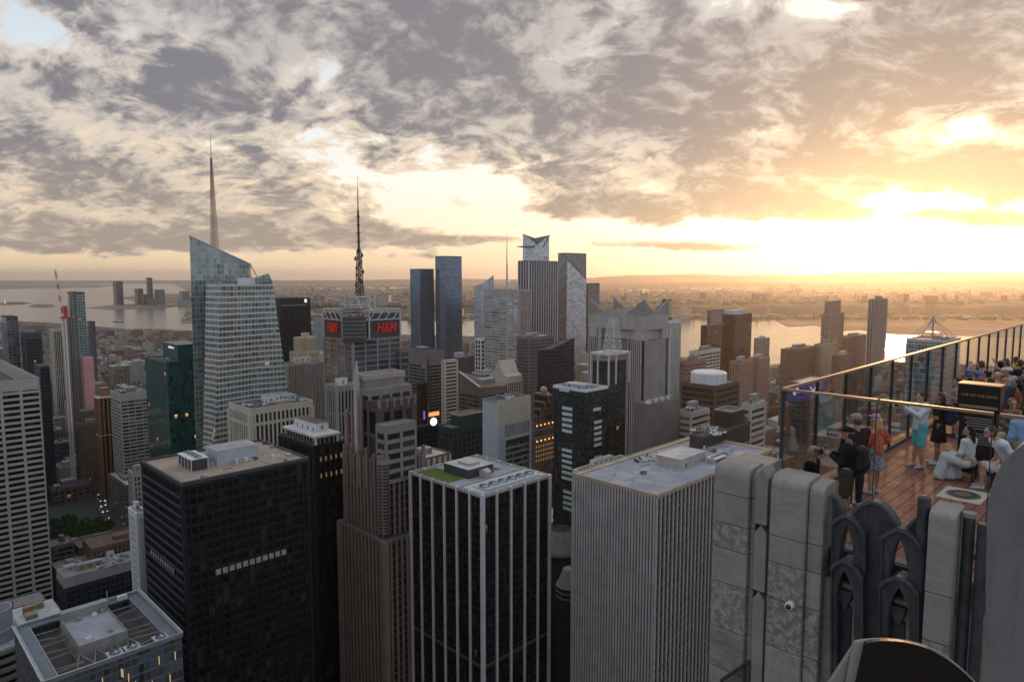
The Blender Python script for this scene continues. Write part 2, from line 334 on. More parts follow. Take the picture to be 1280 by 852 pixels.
def attr_mat(name, src, rough=.85, k=1.0, scale=.05):
    m, nt, bs = new_mat(name)
    c = nt.n('ShaderNodeObjectInfo').outputs['Color'] if src == 'object' else nt.n('ShaderNodeAttribute', attribute_name='tint').outputs['Color']
    tc = nt.n('ShaderNodeTexCoord').outputs['Object']; n1 = nt.noise(tc, scale*6, 5, .65)
    c = nt.mix(nt.ss(n1, .3, .7), nt.vm('SCALE', c, sc=.72*k), nt.vm('SCALE', c, sc=1.12*k))
    nt.put(bs.inputs['Base Color'], c); bs.inputs['Roughness'].default_value = rough; bs.inputs['Specular IOR Level'].default_value = .3
    return m
M['objwall'] = attr_mat('painted_masonry', 'object'); M['farroof'] = attr_mat('distant_roof', 'attr')
M['roof'] = mat('roof_gravel', (.17,.16,.15), .9, var=.25, scale=.25, grain=.3)
M['roofdark'] = mat('dark_roof_membrane', (.07,.07,.07), .85, var=.3, scale=.3)
M['rooftan'] = mat('tan_roof_gravel', (.34,.27,.21), .92, var=.18, scale=.15, grain=.25, streak=.2)
M['roofgrey'] = mat('grey_roof_membrane', (.30,.31,.33), .8, var=.22, scale=.12, streak=.3)
M['roofpale'] = mat('pale_roof', (.48,.46,.43), .8, var=.15, scale=.2)
M['green'] = mat('roof_lawn', (.10,.14,.025), .95, var=.4, scale=.8, grain=.5)
M['white'] = mat('white_painted_metal', (.62,.63,.63), .6, var=.12, scale=.5, streak=.25)
M['palemetal'] = mat('pale_sheet_metal', (.40,.44,.48), .5, var=.12, scale=.3, streak=.25)
M['metal'] = mat('galvanised_steel', (.33,.34,.35), .45, .6, var=.2, scale=.8)
M['darkmetal'] = mat('dark_steel', (.05,.052,.056), .5, .4, var=.2)
M['black'] = mat('black_spandrel', (.014,.015,.018), .4, var=.2, scale=.1)
M['charcoal'] = mat('charcoal_panel', (.055,.056,.06), .6, var=.2, scale=.1)
M['bluegrey'] = mat('blue_grey_spandrel', (.045,.058,.078), .35, var=.15, scale=.1)
M['travertine'] = mat('travertine', (.43,.40,.35), .75, var=.12, scale=.1, streak=.3)
M['limestone'] = mat('limestone', (.38,.36,.33), .8, var=.13, scale=.08, streak=.35)
M['concrete'] = mat('concrete', (.27,.26,.25), .85, var=.15, scale=.08, streak=.4)
M['greyribs'] = mat('grey_stone_ribs', (.37,.365,.355), .8, var=.14, scale=.12, streak=.45)
M['whitepier'] = mat('white_marble_pier', (.52,.53,.54), .6, var=.1, scale=.2, streak=.3)
M['granite'] = mat('pink_brown_granite', (.225,.16,.135), .6, var=.16, scale=.1, streak=.25)
M['granitedark'] = mat('grey_granite', (.16,.15,.14), .6, var=.16, scale=.1, streak=.25)
M['beige'] = mat('beige_brick', (.37,.29,.20), .85, var=.15, scale=.1, streak=.3)
M['tan'] = mat('tan_stone', (.46,.36,.25), .85, var=.15, scale=.1, streak=.3)
M['brick'] = mat('red_brown_brick', (.20,.115,.08), .88, var=.2, scale=.1, streak=.3)
M['copper'] = mat('copper_brown_panel', (.23,.125,.07), .55, var=.15, scale=.1)
M['brown'] = mat('brown_stone', (.16,.12,.095), .8, var=.2, scale=.1, streak=.3)
M['darkbrown'] = mat('dark_brown_panel', (.075,.064,.058), .6, var=.2, scale=.1)
M['cream'] = mat('cream_panel', (.52,.47,.38), .7, var=.1, scale=.1, streak=.3)
M['pink'] = mat('pink_netting', (.62,.30,.30), .9, var=.1, scale=.1, streak=.3)
M['redsteel'] = mat('red_painted_steel', (.45,.06,.04), .5, var=.15)
M['redsign'] = mat('red_sign_face', (.50,.015,.02), .5, var=0, emit=(.9, .03, .04), es=.07)
M['whitesign'] = mat('white_sign_letter', (.8,.8,.8), .5, var=0, emit=(1, 1, 1), es=.55)
M['tanlight'] = mat('tan_wall_lamp', (1,.6,.25), .5, var=0, emit=(1, .42, .12), es=1.1)
M['leaf'] = mat('tree_foliage', (.055,.095,.028), .9, var=.45, scale=.35, grain=.4)
M['bark'] = mat('tree_bark', (.10,.075,.05), .9)
M['ironwork'] = mat('lattice_steel', (.50,.50,.50), .5, .2, var=.1)
# ---------------------------------------------------------------- ground, water, far land
def water_mat():
    m, nt, bs = new_mat('river_water'); tc = nt.n('ShaderNodeTexCoord').outputs['Object']
    bs.inputs['Base Color'].default_value = (.035,.045,.05,1); bs.inputs['Roughness'].default_value = .17; bs.inputs['IOR'].default_value = 1.33
    n = nt.m('ADD', nt.noise(tc, .035, 5, .6), nt.m('MULTIPLY', nt.noise(tc, .004, 3, .5), 1.5))
    bp = nt.n('ShaderNodeBump'); bp.inputs['Strength'].default_value = .22; bp.inputs['Distance'].default_value = 6; nt.put(bp.inputs['Height'], n); nt.put(bs.inputs['Normal'], bp.outputs[0])
    return m
def land_mat(name, cols, s):
    m, nt, bs = new_mat(name); tc = nt.n('ShaderNodeTexCoord').outputs['Object']
    n = nt.noise(tc, s, 6, .65, .5); n2 = nt.noise(tc, s*14, 4, .7)
    c = nt.ramp(n, [(.30, cols[0]), (.48, cols[1]), (.60, cols[2]), (.72, cols[3])])
    c = nt.mix(nt.m('MULTIPLY', nt.ss(n2, .5, .8), .55), c, (.26,.22,.19))
    nt.put(bs.inputs['Base Color'], c); bs.inputs['Roughness'].default_value = .95; bs.inputs['Specular IOR Level'].default_value = .1
    return m
def asphalt_mat():
    m, nt, bs = new_mat('street_asphalt'); tc = nt.n('ShaderNodeTexCoord').outputs['Object']
    c = nt.mix(nt.noise(tc, .02, 5, .65), (.026,.026,.027), (.065,.062,.058)); nt.put(bs.inputs['Base Color'], c); bs.inputs['Roughness'].default_value = .85
    return m
M['water'] = water_mat(); M['asphalt'] = asphalt_mat()
M['farland'] = land_mat('far_shore_land', [(.06,.065,.035),(.14,.12,.09),(.24,.20,.16),(.30,.27,.23)], .0016)
M['woods'] = mat('wooded_ground', (.06,.065,.035), .95, var=.35, scale=.01)
def flat(name, pts, z, m, skirt=0):
    b = MB(); b.poly([(x, y, z) for x, y in pts])
    if skirt:
        n = len(pts)
        for k in range(n):
            a, c = pts[k], pts[(k+1) % n]; b.quad((*a, z-skirt), (*c, z-skirt), (*c, z), (*a, z))
    o = b.build(name, m); me = o.data
    bm = bmesh.new(); bm.from_mesh(me); bmesh.ops.triangulate(bm, faces=[f for f in bm.faces if len(f.verts) > 4]); bmesh.ops.recalc_face_normals(bm, faces=bm.faces); bm.to_mesh(me); bm.free()
    return tag(o, kind='structure')
def gp(*pix): return [tuple(G(x, y, 0)[:2]) for x, y in pix]
FARR = 62000.0
flat('water', [(-FARR,-3000),(FARR,-3000),(FARR,FARR),(-FARR,FARR)], -1.2, M['water'])
shore = [(-9000,-2500),(-9000, 3000)] + gp((-900,424),(-300,416),(-60,402),(20,401),(60,403),(110,407),(160,411),(240,413),(330,416),(420,419),(510,418),(590,420),(680,424),(760,430),(850,446),(900,448),(960,456),(1000,452),(1040,458),(1110,462),(1180,464),(1280,468),(1500,480),(1900,500)) + [(6000,-2500)]
flat('city_ground', shore, 0.0, M['asphalt'], 2.5)
west = gp((226,404),(300,402),(380,400),(470,400),(560,401),(640,400),(720,400),(800,399),(860,398),(905,397),(935,402),(968,400),(985,408),(1020,406),(1040,413),(1075,412),(1120,418),(1200,419),(1290,421),(1500,424),(2200,424)) + [(FARR,FARR),(-3000,FARR)] + gp((-40,350.6),(60,351.2),(150,352.5),(215,354),(232,362),(250,376),(215,384),(140,387),(108,384.6),(132,381.8),(180,379),(150,372),(200,366),(240,368))
flat('far_shore', west, 0.4, M['farland'], 2)
flat('far_shore', gp((-400,352),(-100,353),(40,352.8),(90,354.5),(150,356.5),(120,359.5),(40,360.5),(-60,363),(-400,366)), .3, M['farland'], 2)
flat('island', gp((-6,380.4),(6,377.6),(24,377.0),(40,378.4),(30,380.2),(10,381.2)), .3, M['woods'], 2)
flat('island', gp((36,382.6),(44,379.8),(66,380.2),(70,383.4),(52,384.4)), .3, M['farland'], 2)
# meadows and bays that shine among the far towns
for pts in [((770,363.5),(800,362),(850,362.4),(842,364.6),(790,365.6)), ((858,358.6),(960,357.2),(1090,356.8),(1195,357.4),(1150,359.0),(1060,359.8),(930,360.8),(860,361.0)),
            ((1010,364.6),(1040,364),(1060,364.9),(1030,365.7)), ((395,360.2),(470,359),(560,359.4),(500,360.8),(400,361.6)), ((1090,372.6),(1110,371.7),(1122,372.4),(1100,373.5))]:
    flat('water', gp(*pts), 1.2, M['water'])
def ridge(name, d0, d1, xs, hs, seed):
    rr = random.Random(seed); b = MB(); prev = None; n = 160
    for k in range(n+1):
        t = k/n; x = xs[0]+(xs[-1]-xs[0])*t; h = float(np.interp(x, xs, hs))*(1+.10*math.sin(x*.021+seed)+.05*math.sin(x*.067))+rr.uniform(-3, 3)
        a = (x-640)/F; row = [(a*d0, d0, -1), (a*(d0*.6+d1*.4), d0*.6+d1*.4, h*.8), (a*d1, d1, h), (a*(d1+2500), d1+2500, h*.5)]
        if prev:
            for i in range(3): b.quad(prev[i], row[i], row[i+1], prev[i+1])
        prev = row
    return tag(b.build(name, M['farhill'], smooth=True), kind='structure')
M['farhill'] = mat('far_hill_woods', (.055,.06,.04), .95, var=.3, scale=.002)
ridge('hills', 26000, 31000, [-200,200,400,700,800,1000,1280,1500], [60,90,110,190,330,400,470,480], 3)
ridge('hills', 17000, 19500, [500,700,900,1000,1100,1280,1500], [20,60,110,90,120,190,200], 8)
ridge('hills', 4550, 5300, [330,500,700,800,900,1000,1100,1280,1500], [8,22,45,62,62,60,62,66,60], 5)
# ---------------------------------------------------------------- the air
hz = MB(); hz.box(-61000, 61000, -900, 61000, -2.6, 640)
hm = bpy.data.materials.new('haze_air'); hm.use_nodes = True; ht = hm.node_tree; ht.nodes.clear()
ho = ht.nodes.new('ShaderNodeOutputMaterial'); pv = ht.nodes.new('ShaderNodeVolumePrincipled')
pv.inputs['Density'].default_value = 2.6e-5; pv.inputs['Color'].default_value = (.90,.95,1.0,1); pv.inputs['Anisotropy'].default_value = .70
ht.links.new(pv.outputs[0], ho.inputs['Volume'])
hzo = hz.build('haze', hm); tag(hzo, kind='stuff')
# ---------------------------------------------------------------- building kit
def dims(xl, xc, xr, yc, d):
    """front top corner at pixel (xc,yc), depth d; roof edges reach pixel columns xl and xr"""
    C = P(xc, yc, d); Z = C.z-EYE
    def ext(px, dx, dyy):
        t = (px-640)/F; return (t*(C.y*CT-Z*ST)-C.x)/(dx-t*dyy*CT)
    a = ext(xl, -Q, Q); b = ext(xr, Q, Q)
    return C, a, b, C.z
def relief(mb, x0, x1, y0, y1, z0, z1, st, g=0, w=1):
    fl = st.get('fl', 4.0); bay = st.get('bay', 3.2); bh = st.get('bh', 1.2); bp = st.get('bp', .12); pw = st.get('pw', .5); pp = st.get('pp', .3); top = st.get('top', 2.0); cw = st.get('cw', 1.0)
    L, Wd = x1-x0, y1-y0
    nf = max(1, round((z1-top-z0)/fl)); fl = (z1-top-z0)/nf
    nx = max(1, round(L/bay)); ny = max(1, round(Wd/bay))
    mb.box(x0, x1, y0, y1, z0, z1-.02, g, w, (nx, ny, (z1-z0)/fl))
    if bh > 0:
        for k in range(nf+1):
            z = z0+k*fl
            mb.box(x0-bp, x1+bp, y0-bp, y1+bp, z-bh/2, z+bh/2, w)
    if top > 0: mb.box(x0-bp-.03, x1+bp+.03, y0-bp-.03, y1+bp+.03, z1-top, z1, w)
    if pw > 0:
        for (n, ln) in ((nx, L), (ny, Wd)):
            for k in range(n+1):
                c = k*ln/n; e = cw if k in (0, n) else pw
                zt = z1-.06 if st.get('thru', True) else z1-top
                if ln is L and n == nx and (n, ln) == (nx, L):
                    c0, c1 = x0+c-e/2, x0+c+e/2
                    if k == 0: c0, c1 = x0-pp, x0+e
                    if k == n: c0, c1 = x1-e, x1+pp
                    mb.box(c0, c1, y0-pp, y0+.05, z0, zt, st.get('pm', w)); mb.box(c0, c1, y1-.05, y1+pp, z0, zt, st.get('pm', w))
            break
        for k in range(ny+1):
            c = k*Wd/ny
            if k in (0, ny):
                continue
            mb.box(x0-pp, x0+.05, y0+c-pw/2, y0+c+pw/2, z0, zt, st.get('pm', w)); mb.box(x1-.05, x1+pp, y0+c-pw/2, y0+c+pw/2, z0, zt, st.get('pm', w))
        for yy in ((y0-.002, y0+cw), (y1-cw, y1+.002)):
            mb.box(x0-pp-.002, x0+.05, *yy, z0, zt-.01, st.get('pm', w)); mb.box(x1-.05, x1+pp+.002, *yy, z0, zt-.01, st.get('pm', w))
def roofdeck(parent, x0, x1, y0, y1, z, mroof, mpar, ph=1.0, pt=.45, out=.2, name='roof'):
    mb = MB(); mb.box(x0+.02, x1-.02, y0+.02, y1-.02, z-.1, z+.12, 0)
    X0, X1, Y0, Y1 = x0-out, x1+out, y0-out, y1+out; e = pt+out
    mb.box(X0, X1, Y0, Y0+e, z-.4, z+ph, 1); mb.box(X0, X1, Y1-e, Y1, z-.4, z+ph, 1)
    mb.box(X0, X0+e, Y0+e, Y1-e, z-.39, z+ph-.003, 1); mb.box(X1-e, X1, Y0+e, Y1-e, z-.39, z+ph-.003, 1)
    return mb.build(name, [mroof, mpar], parent)
def plantroom(parent, x0, x1, y0, y1, z0, z1, mw, mr=None, name='plant_room', louvres=True):
    mb = MB(); mb.box(x0, x1, y0, y1, z0, z1, 0, 1); h = z1-z0
    mb.box(x0-.12, x1+.12, y0-.12, y1+.12, z1-.003, z1+.25, 0, 1)
    if louvres and h > 1.5:
        n = max(1, int((x1-x0)/4))
        for k in range(n):
            cx = x0+(k+.5)*(x1-x0)/n
            for q in range(4): mb.box(cx-.9, cx+.9, y0-.05, y0+.02, z0+h*.25+q*h*.14, z0+h*.25+q*h*.14+h*.08, 2)
        n = max(1, int((y1-y0)/5))
        for k in range(n):
            cyy = y0+(k+.5)*(y1-y0)/n; mb.box(x0-.05, x0+.02, cyy-.5, cyy+.5, z0, z0+min(2.2, h*.8), 2)
    return mb.build(name, [mw, mr or M['roofgrey'], M['charcoal']], parent)
def fanunit(parent, x0, x1, y0, y1, z0, z1, n=4, axis='x', mw=None, name='cooling_tower', r=None):
    mw = mw or M['white']; mb = MB(); mb.box(x0+.4, x1-.4, y0+.4, y1-.4, z0+.5, z1-.4, 1); mb.box(x0, x1, y0, y1, z1-.42, z1, 0)
    for xx in (x0+.1, x1-.35):
        for k in range(n+1):
            yy = y0+.1+k*(y1-y0-.45)/n; mb.box(xx, xx+.25, yy, yy+.25, z0, z1-.4, 0)
    for k in range(n):
        t = (k+.5)/n
        cx, cyy = ((x0+x1)/2, y0+t*(y1-y0)) if axis == 'y' else (x0+t*(x1-x0), (y0+y1)/2)
        rr = r or min((x1-x0), (y1-y0))*.36 if True else 1
        if axis == 'y': rr = min(rr, (y1-y0)/n*.42)
        else: rr = min(rr, (x1-x0)/n*.42)
        mb.cyl((cx, cyy, z1-.01), (cx, cyy, z1+.7), rr, rr*.94, 14, 2, caps=False); mb.cyl((cx, cyy, z1+.05), (cx, cyy, z1+.12), rr*.93, n=14, m=1)
        for q in range(5):
            a = q*1.2566; mb.obox((cx+math.cos(a)*rr*.45, cyy+math.sin(a)*rr*.45, z1+.45), (math.cos(a)*rr*.42, math.sin(a)*rr*.42, 0), (-math.sin(a)*rr*.13, math.cos(a)*rr*.13, .08), (0, 0, .03), 3)
    return mb.build(name, [mw, M['charcoal'], M['metal'], M['palemetal']], parent)
def watertank(parent, x, y, z, s=1.0, name='water_tank'):
    mb = MB(); r = 1.9*s
    for a in range(4):
        c, d = math.cos(a*math.pi/2+.78)*r*.75, math.sin(a*math.pi/2+.78)*r*.75; mb.bar((x+c, y+d, z), (x+c, y+d, z+2.6*s), .2, 1)
    mb.cyl((x, y, z+2.5*s), (x, y, z+6.2*s), r, r*.95, 14, 0); mb.cyl((x, y, z+6.2*s), (x, y, z+7.6*s), r*1.05, .05, 14, 1)
    return mb.build(name, [M['bark'], M['charcoal']], parent)
def ductwork(parent, x, y, z, n=4, seed=1, sp=6, name='air_handler'):
    rr = random.Random(seed)
    for k in range(n):
        mb = MB(); a, b = x+rr.uniform(-sp, sp), y+rr.uniform(-sp, sp); w, l, h = rr.uniform(1, 2.6), rr.uniform(1.2, 4), rr.uniform(.8, 2)
        mb.box(a, a+w, b, b+l, z+.25, z+h, 0); mb.box(a+.1, a+.3, b+.1, b+l-.1, z, z+.25, 1); mb.box(a+w-.3, a+w-.1, b+.1, b+l-.1, z, z+.25, 1)
        mb.cyl((a+w/2, b+l/2, z+h-.01), (a+w/2, b+l/2, z+h+.3), w*.3, n=10, m=1); mb.box(a+w-.02, a+w+1.6, b+l*.3, b+l*.55, z+h*.4, z+h*.75, 0)
        mb.build(name, [M['white'] if rr.random() < .5 else M['metal'], M['charcoal']], parent)
def lattice(parent, name, x, y, z0, z1, w0, w1, mats, seg=8, t=.25):
    mb = MB(); prev = None
    for k in range(seg+1):
        f = k/seg; z = z0+(z1-z0)*f; ww = (w0+(w1-w0)*f)/2; cur = [(x-ww, y-ww, z), (x+ww, y-ww, z), (x+ww, y+ww, z), (x-ww, y+ww, z)]
        for i in range(4): mb.bar(cur[i], cur[(i+1) % 4], t*.6)
        if prev:
            for i in range(4): mb.bar(prev[i], cur[i], t); mb.bar(prev[i], cur[(i+1) % 4], t*.6); mb.bar(prev[(i+1) % 4], cur[i], t*.6)
        prev = cur
    return mb.build(name, mats, parent)
def site(name, label, cat, xl, xc, xr, yc, d, ybot=None, group=None, zb=0):
    C, a, b, h = dims(xl, xc, xr, yc, d)
    root = empty(name, (C.x, C.y, 0), R(45), label, cat, group)
    u, v = w2uv(C.x, C.y); LAND.append((u, u+a, v, v+b, h))
    SCREEN.append((min(xl, xc)-1, max(xr, xc)+1, ybot if ybot else 9999, d, label, (xl+xr)/2, (yc+(ybot or yc+120))/2))
    return root, b, a, h
def loc(root, px, py, z):
    """pixel seen on the horizontal plane z, in the building's own frame"""
    g = G(px, py, z); dx_, dy_ = g.x-root.location.x, g.y-root.location.y
    return (dx_+dy_)*Q, (dy_-dx_)*Q
def simple(name, label, cat, pix, d, st, gm, wm, ybot=None, roof='roof', kit=0, seed=1, extra=None, par=1.0, pm=None, fname='facade', group=None):
    root, b, a, h = site(name, label, cat, *pix, d, ybot, group)
    st = dict(st, pm=2) if pm else st
    mb = MB(); relief(mb, 0, b, 0, a, 0, h-par, st); mb.build(fname, [M[gm], M[wm], M[pm or wm]], root)
    roofdeck(root, 0, b, 0, a, h-par, M[roof], M[wm], par)
    rr = random.Random(seed)
    if kit >= 1:
        x0, y0 = b*rr.uniform(.2, .4), a*rr.uniform(.25, .45); plantroom(root, x0, x0+b*.4, y0, y0+a*.35, h-par, h-par+rr.uniform(3.5, 6), M[rr.choice(['concrete', 'white', 'palemetal', wm])])
    if kit >= 2: fanunit(root, b*.1, b*.1+min(5, b*.2), a*.15, a*.15+min(12, a*.4), h-par, h-par+3.2, 3, 'y')
    if kit >= 3: ductwork(root, b*.7, a*.3, h-par+.12, 4, seed, min(a, b)*.18)
    return root, b, a, h
DEF = dict
def clutter(root, rects, z, n, seed):
    rr = random.Random(seed)
    def clear_(x, y): return all(not (r[0]-.6 < x < r[1]+.6 and r[2]-.6 < y < r[3]+.6) for r in rects[1:])
    R0 = rects[0]; k = 0
    while k < n:
        x, y = rr.uniform(R0[0], R0[1]), rr.uniform(R0[2], R0[3])
        if not clear_(x, y): k += 1; continue
        t = rr.random(); mb = MB()
        if t < .4:
            L = rr.uniform(3, 11); ax = rr.random() < .5; e = (min(x+L, R0[1]), y) if ax else (x, min(y+L, R0[3]))
            if clear_(*e) and clear_((x+e[0])/2, (y+e[1])/2):
                mb.cyl((x, y, z+.35), (*e, z+.35), .12, n=6); mb.cyl((x, y, z), (x, y, z+.36), .12, n=6); mb.cyl((*e, z), (*e, z+.36), .12, n=6)
                mb.build('roof_pipe', M[rr.choice(['metal', 'white', 'charcoal'])], root)
        elif t < .7: mb.cyl((x, y, z), (x, y, z+.9), .25, n=8); mb.cyl((x, y, z+.9), (x, y, z+1.2), .45, .15, 8); mb.build('roof_vent', M[rr.choice(['metal', 'white'])], root)
        else: w_, l_ = rr.uniform(.8, 2.2), rr.uniform(.8, 2.6); mb.box(x, x+w_, y, y+l_, z+.15, z+rr.uniform(.7, 1.5)); mb.box(x+.1, x+w_-.1, y+.1, y+l_-.1, z, z+.15); mb.build('roof_unit', M[rr.choice(['metal', 'concrete', 'palemetal', 'charcoal'])], root)
        k += 1
# ================================================================ the four near towers
# 1 black office tower with tan roof
root, b, a, h = site('office_tower', 'black gridded office tower with tan gravel roof and pale blue plant room', 'office tower', 177.2, 226.6, 385, 603, 262, 852)
mb = MB(); st = DEF(fl=3.95, bay=2.9, bh=1.25, bp=.10, pw=.55, pp=.34, top=1.4, cw=1.2)
relief(mb, 0, b, 0, a, 0, h-1, st)
# fully glazed top storey band
mb.box(-.14, b+.14, -.14, a+.14, h-6.6, h-5.9, 1)
mb.build('facade', [M['blackglass'], M['bluegrey'] if False else M['black']], root)
mb = MB()                                               # blue-grey spandrels on the side that faces the lower roofs
for k in range(1, 46):
    z = k*(h-2.4)/46; mb.box(-.43, -.345, 1.3, a-1.3, z-.62, z+.62)
mb.build('spandrel_panel', M['bluegrey'], root)
mb = MB()                                               # one storey with its blinds down and lamps on
zf = 0; fl_ = (h-1-1.4)/round((h-1-1.4)/3.95)
kf = round((P(300, 722, 262+8).z)/fl_)
n_ = round(b/2.9)
for k in range(round(n_*.22), round(n_*.80)):
    x_ = k*b/n_; mb.box(x_+.38, x_+b/n_-.38, -.16, -.04, kf*fl_+.75, kf*fl_+3.15)
mb.build('lit_window_row', M.setdefault('litblind', mat('lit_window_blind', (.26,.25,.23), .6, var=.5, scale=1.2, emit=(.9,.85,.7), es=.015)), root); mb = MB()
n2_ = round(a/2.9)
for k in range(4, n2_-2): x_ = k*a/n2_; mb.box(-.16, -.04, x_+.38, x_+a/n2_-.38, kf*fl_-16*fl_/4+.75-4*fl_, kf*fl_-16*fl_/4+3.15-4*fl_) if False else mb.box(-.16, -.04, x_+.38, x_+a/n2_-.38, kf*fl_+.75, kf*fl_+3.15)
mb.build('lit_window_row', M['litblind'] if 'litblind' in M else M.setdefault('litblind', mat('lit_window_blind', (.26,.25,.23), .6, var=.5, scale=1.2, emit=(.9,.85,.7), es=.015)), root)
roofdeck(root, 0, b, 0, a, h-1, M['rooftan'], M['charcoal'], 1.0, .5, .35)
zr = h-.9
x0, y0 = loc(root, 272, 582, zr); x1, _ = loc(root, 323, 571, zr); _, y1 = loc(root, 250, 566, zr)
plantroom(root, x0, x0+18.5, y0, y0+13, zr, zr+6.2, M['palemetal'], M['roofgrey'], louvres=False)
fanunit(root, x0-11.5, x0-4.2, y0-1.5, y0+14, zr, zr+5.2, 4, 'y')
for k, (px, py) in enumerate(((295, 579), (307, 577), (341, 573))):
    x_, y_ = loc(root, px, py, zr); mb = MB(); mb.box(x_, x_+1.1, y_, y_+1.1, zr, zr+1.5); mb.box(x_-.2, x_+1.3, y_-.2, y_+1.3, zr+1.45, zr+1.7); mb.bar((x_+1, y_+.5, zr+.4), (x_+7-k, y_+.5, zr+.4), .3); mb.bar((x_+3, y_+.5, zr+.4), (x_+3, y_+3, zr+.4), .25); mb.build('roof_vent', M['white'], root)
clutter(root, [(2, b-2, 2, a-2), (x0, x0+18.5, y0, y0+13), (x0-12, x0-4, y0-2, y0+14.5)], zr, 26, 5)
# 2 black tower with white stone ribs
root, b, a, h = site('office_tower', 'black glass tower with white vertical ribs and patch of roof lawn', 'office tower', 510.6, 603, 689.5, 618.5, 290, 852)
mb = MB(); relief(mb, .9, b-.9, .9, a-.9, 0, h-1.2, DEF(fl=3.9, bay=1.45, bh=.5, bp=.03, pw=.12, pp=.12, top=1.2, cw=.4)); mb.build('curtain_wall', [M['stripeglass'], M['black']], root)
def ribs(root, b, a, n1, n2, z0, z1, w, dpt, mt, cn=1.6):
    for side, n, L in (('x', n1, b), ('y', n2, a)):
        for k in range(1, n):
            for back in (0, 1):
                mb = MB(); c = L*k/n
                if side == 'x': mb.box(c-w/2, c+w/2, *( (0, dpt) if not back else (a-dpt, a)), z0, z1)
                else: mb.box(*((0, dpt) if not back else (b-dpt, b)), c-w/2, c+w/2, z0, z1)
                mb.build('rib', mt, root)
    for (cx, cy_) in ((0, 0), (b-cn, 0), (0, a-cn), (b-cn, a-cn)):
        mb = MB(); mb.box(cx-.004, cx+cn+.004, cy_-.004, cy_+cn+.004, z0, z1+.01); mb.build('corner_pier', mt, root)
ribs(root, b, a, 5, 6, 0, h-.15, .95, 1.35, M['whitepier'])
mb = MB()
for k in range(12):
    mb.box(.86, b-.86, .86, a-.86, 0, 0.01) if False else None
zl = P(603, 838, 290).z
mb.box(.84, b-.84, .84, a-.84, zl, zl+1.5); mb.build('mechanical_band', mat('dim_ochre_band', (.10, .085, .06), .6), root)
roofdeck(root, .5, b-.5, .5, a-.5, h-1.2, M['roofgrey'], M['limestone'], 1.0, .35, .35)
zr = h-1.05
def rect(px, py, px2, py2, z=None):
    A = loc(root, px, py, z or zr); B = loc(root, px2, py2, z or zr); return min(A[0], B[0]), max(A[0], B[0]), min(A[1], B[1]), max(A[1], B[1])
x0, x1, y0, y1 = 3.5, b-9, a*.42, a-4
mb = MB(); mb.box(2.2, 15, a*.50, a-2.5, zr, zr+.16); mb.build('roof_lawn', M['green'], root)
mb = MB(); mb.box(b*.60, b-6, a*.72, a-2.5, zr, zr+.14); mb.build('roof_lawn', M['green'], root)
plantroom(root, b*.30, b*.66, a*.46, a*.80, zr, zr+4.2, M['charcoal'], M['roofpale'])
plantroom(root, b*.40, b*.55, a*.54, a*.70, zr+4.2, zr+5.4, M['tan'], M['roofpale'], name='lift_housing', louvres=False)
mb = MB(); mb.box(b*.45, b*.52, a*.36, a*.46, zr, zr+3); mb.extrude([(a*.355, zr+3), (a*.465, zr+3), (a*.41, zr+4.2)], lambda p, t: (t, p[0], p[1]), b*.445, b*.525); mb.build('stair_hut', M['limestone'], root)
mb = MB(); mb.box(2, b-2, 2.2, a*.29, zr, zr+.9, 0, 0)
for k in range(60): mb.box(2+k*(b-4)/60, 2+k*(b-4)/60+.22, a*.29+.01, a*.31, zr, zr+1.1, 1)
mb.build('fan_deck', [M['roofpale'], M['beige']], root)
fanunit(root, 5, b-5, 3, a*.22, zr+.9, zr+1.5, 6, 'x', M['palemetal'])
clutter(root, [(16, b-7, a*.33, a-3), (b*.28, b*.68, a*.42, a*.82)], zr, 22, 6)
# 3 grooved stone tower beside the terrace
root, b, a, h = site('office_tower', 'pale grooved stone tower with grey membrane roof and concrete plant room', 'office tower', 714.8, 821.9, 966, 618.6, 272, 852)
nv1, nv2 = 34, 30
mb = MB(); mb.box(.7, b-.7, .7, a-.7, 0, h-1, 0, 1, (nv1, nv2, round(h/3.9)))
for k in range(round(h/3.9)):
    z = k*3.9; mb.box(.55, b-.55, .55, a-.55, z, z+1.5, 2)
for n, L, ax in ((nv1, b, 0), (nv2, a, 1)):
    for k in range(n+1):
        c = L*k/n; w_ = .46 if 0 < k < n else .7
        for f0, f1 in ((0, .8), ((a if ax == 0 else b)-.8, (a if ax == 0 else b))):
            if ax == 0: mb.box(max(0, c-w_), min(b, c+w_), f0, f1, 0, h-.9-.002*(k % 2), 1)
            elif 0 < k < n: mb.box(f0, f1, c-w_, c+w_, 0, h-.9-.002*(k % 2), 1)
mb.box(0.01, b-.01, .01, a-.01, h-1.6, h-.95, 1)
mb.build('facade', [M['nolit'], M['greyribs'], M['charcoal']], root)
roofdeck(root, .2, b-.2, .2, a-.2, h-.95, M['roofgrey'], M['beige'], .95, .5, .25)
mb = MB(); mb.box(1.2, b-1.2, a-3.2, a-1.2, h-.85, h-.15); mb.box(b-3, b-1.2, 1.2, a-3.2, h-.85, h-.15); mb.build('roof_walkway', M['tan'], root)
zr = h-.85
x0, y0 = loc(root, 850.5, 587, zr)
plantroom(root, x0, x0+23, y0, y0+13.5, zr, zr+4.6, M['limestone'], M['roofpale'], louvres=False)
mb = MB(); mb.box(x0+4.5, x0+5.7, y0-.06, y0+.02, zr, zr+2.2); mb.build('door', M['charcoal'], root)
fanunit(root, x0+19.5, x0+30, y0-7.5, y0-2.4, zr, zr+2.8, 8, 'x', M['white'])
x_, y_ = loc(root, 804, 592, zr); mb = MB(); mb.box(x_-1, x_+1.4, y_-.9, y_+1, zr, zr+1.1); mb.box(x_-1.2, x_+1.6, y_-1.1, y_+1.2, zr+1.1, zr+1.3); mb.build('roof_hatch', M['brown'], root)
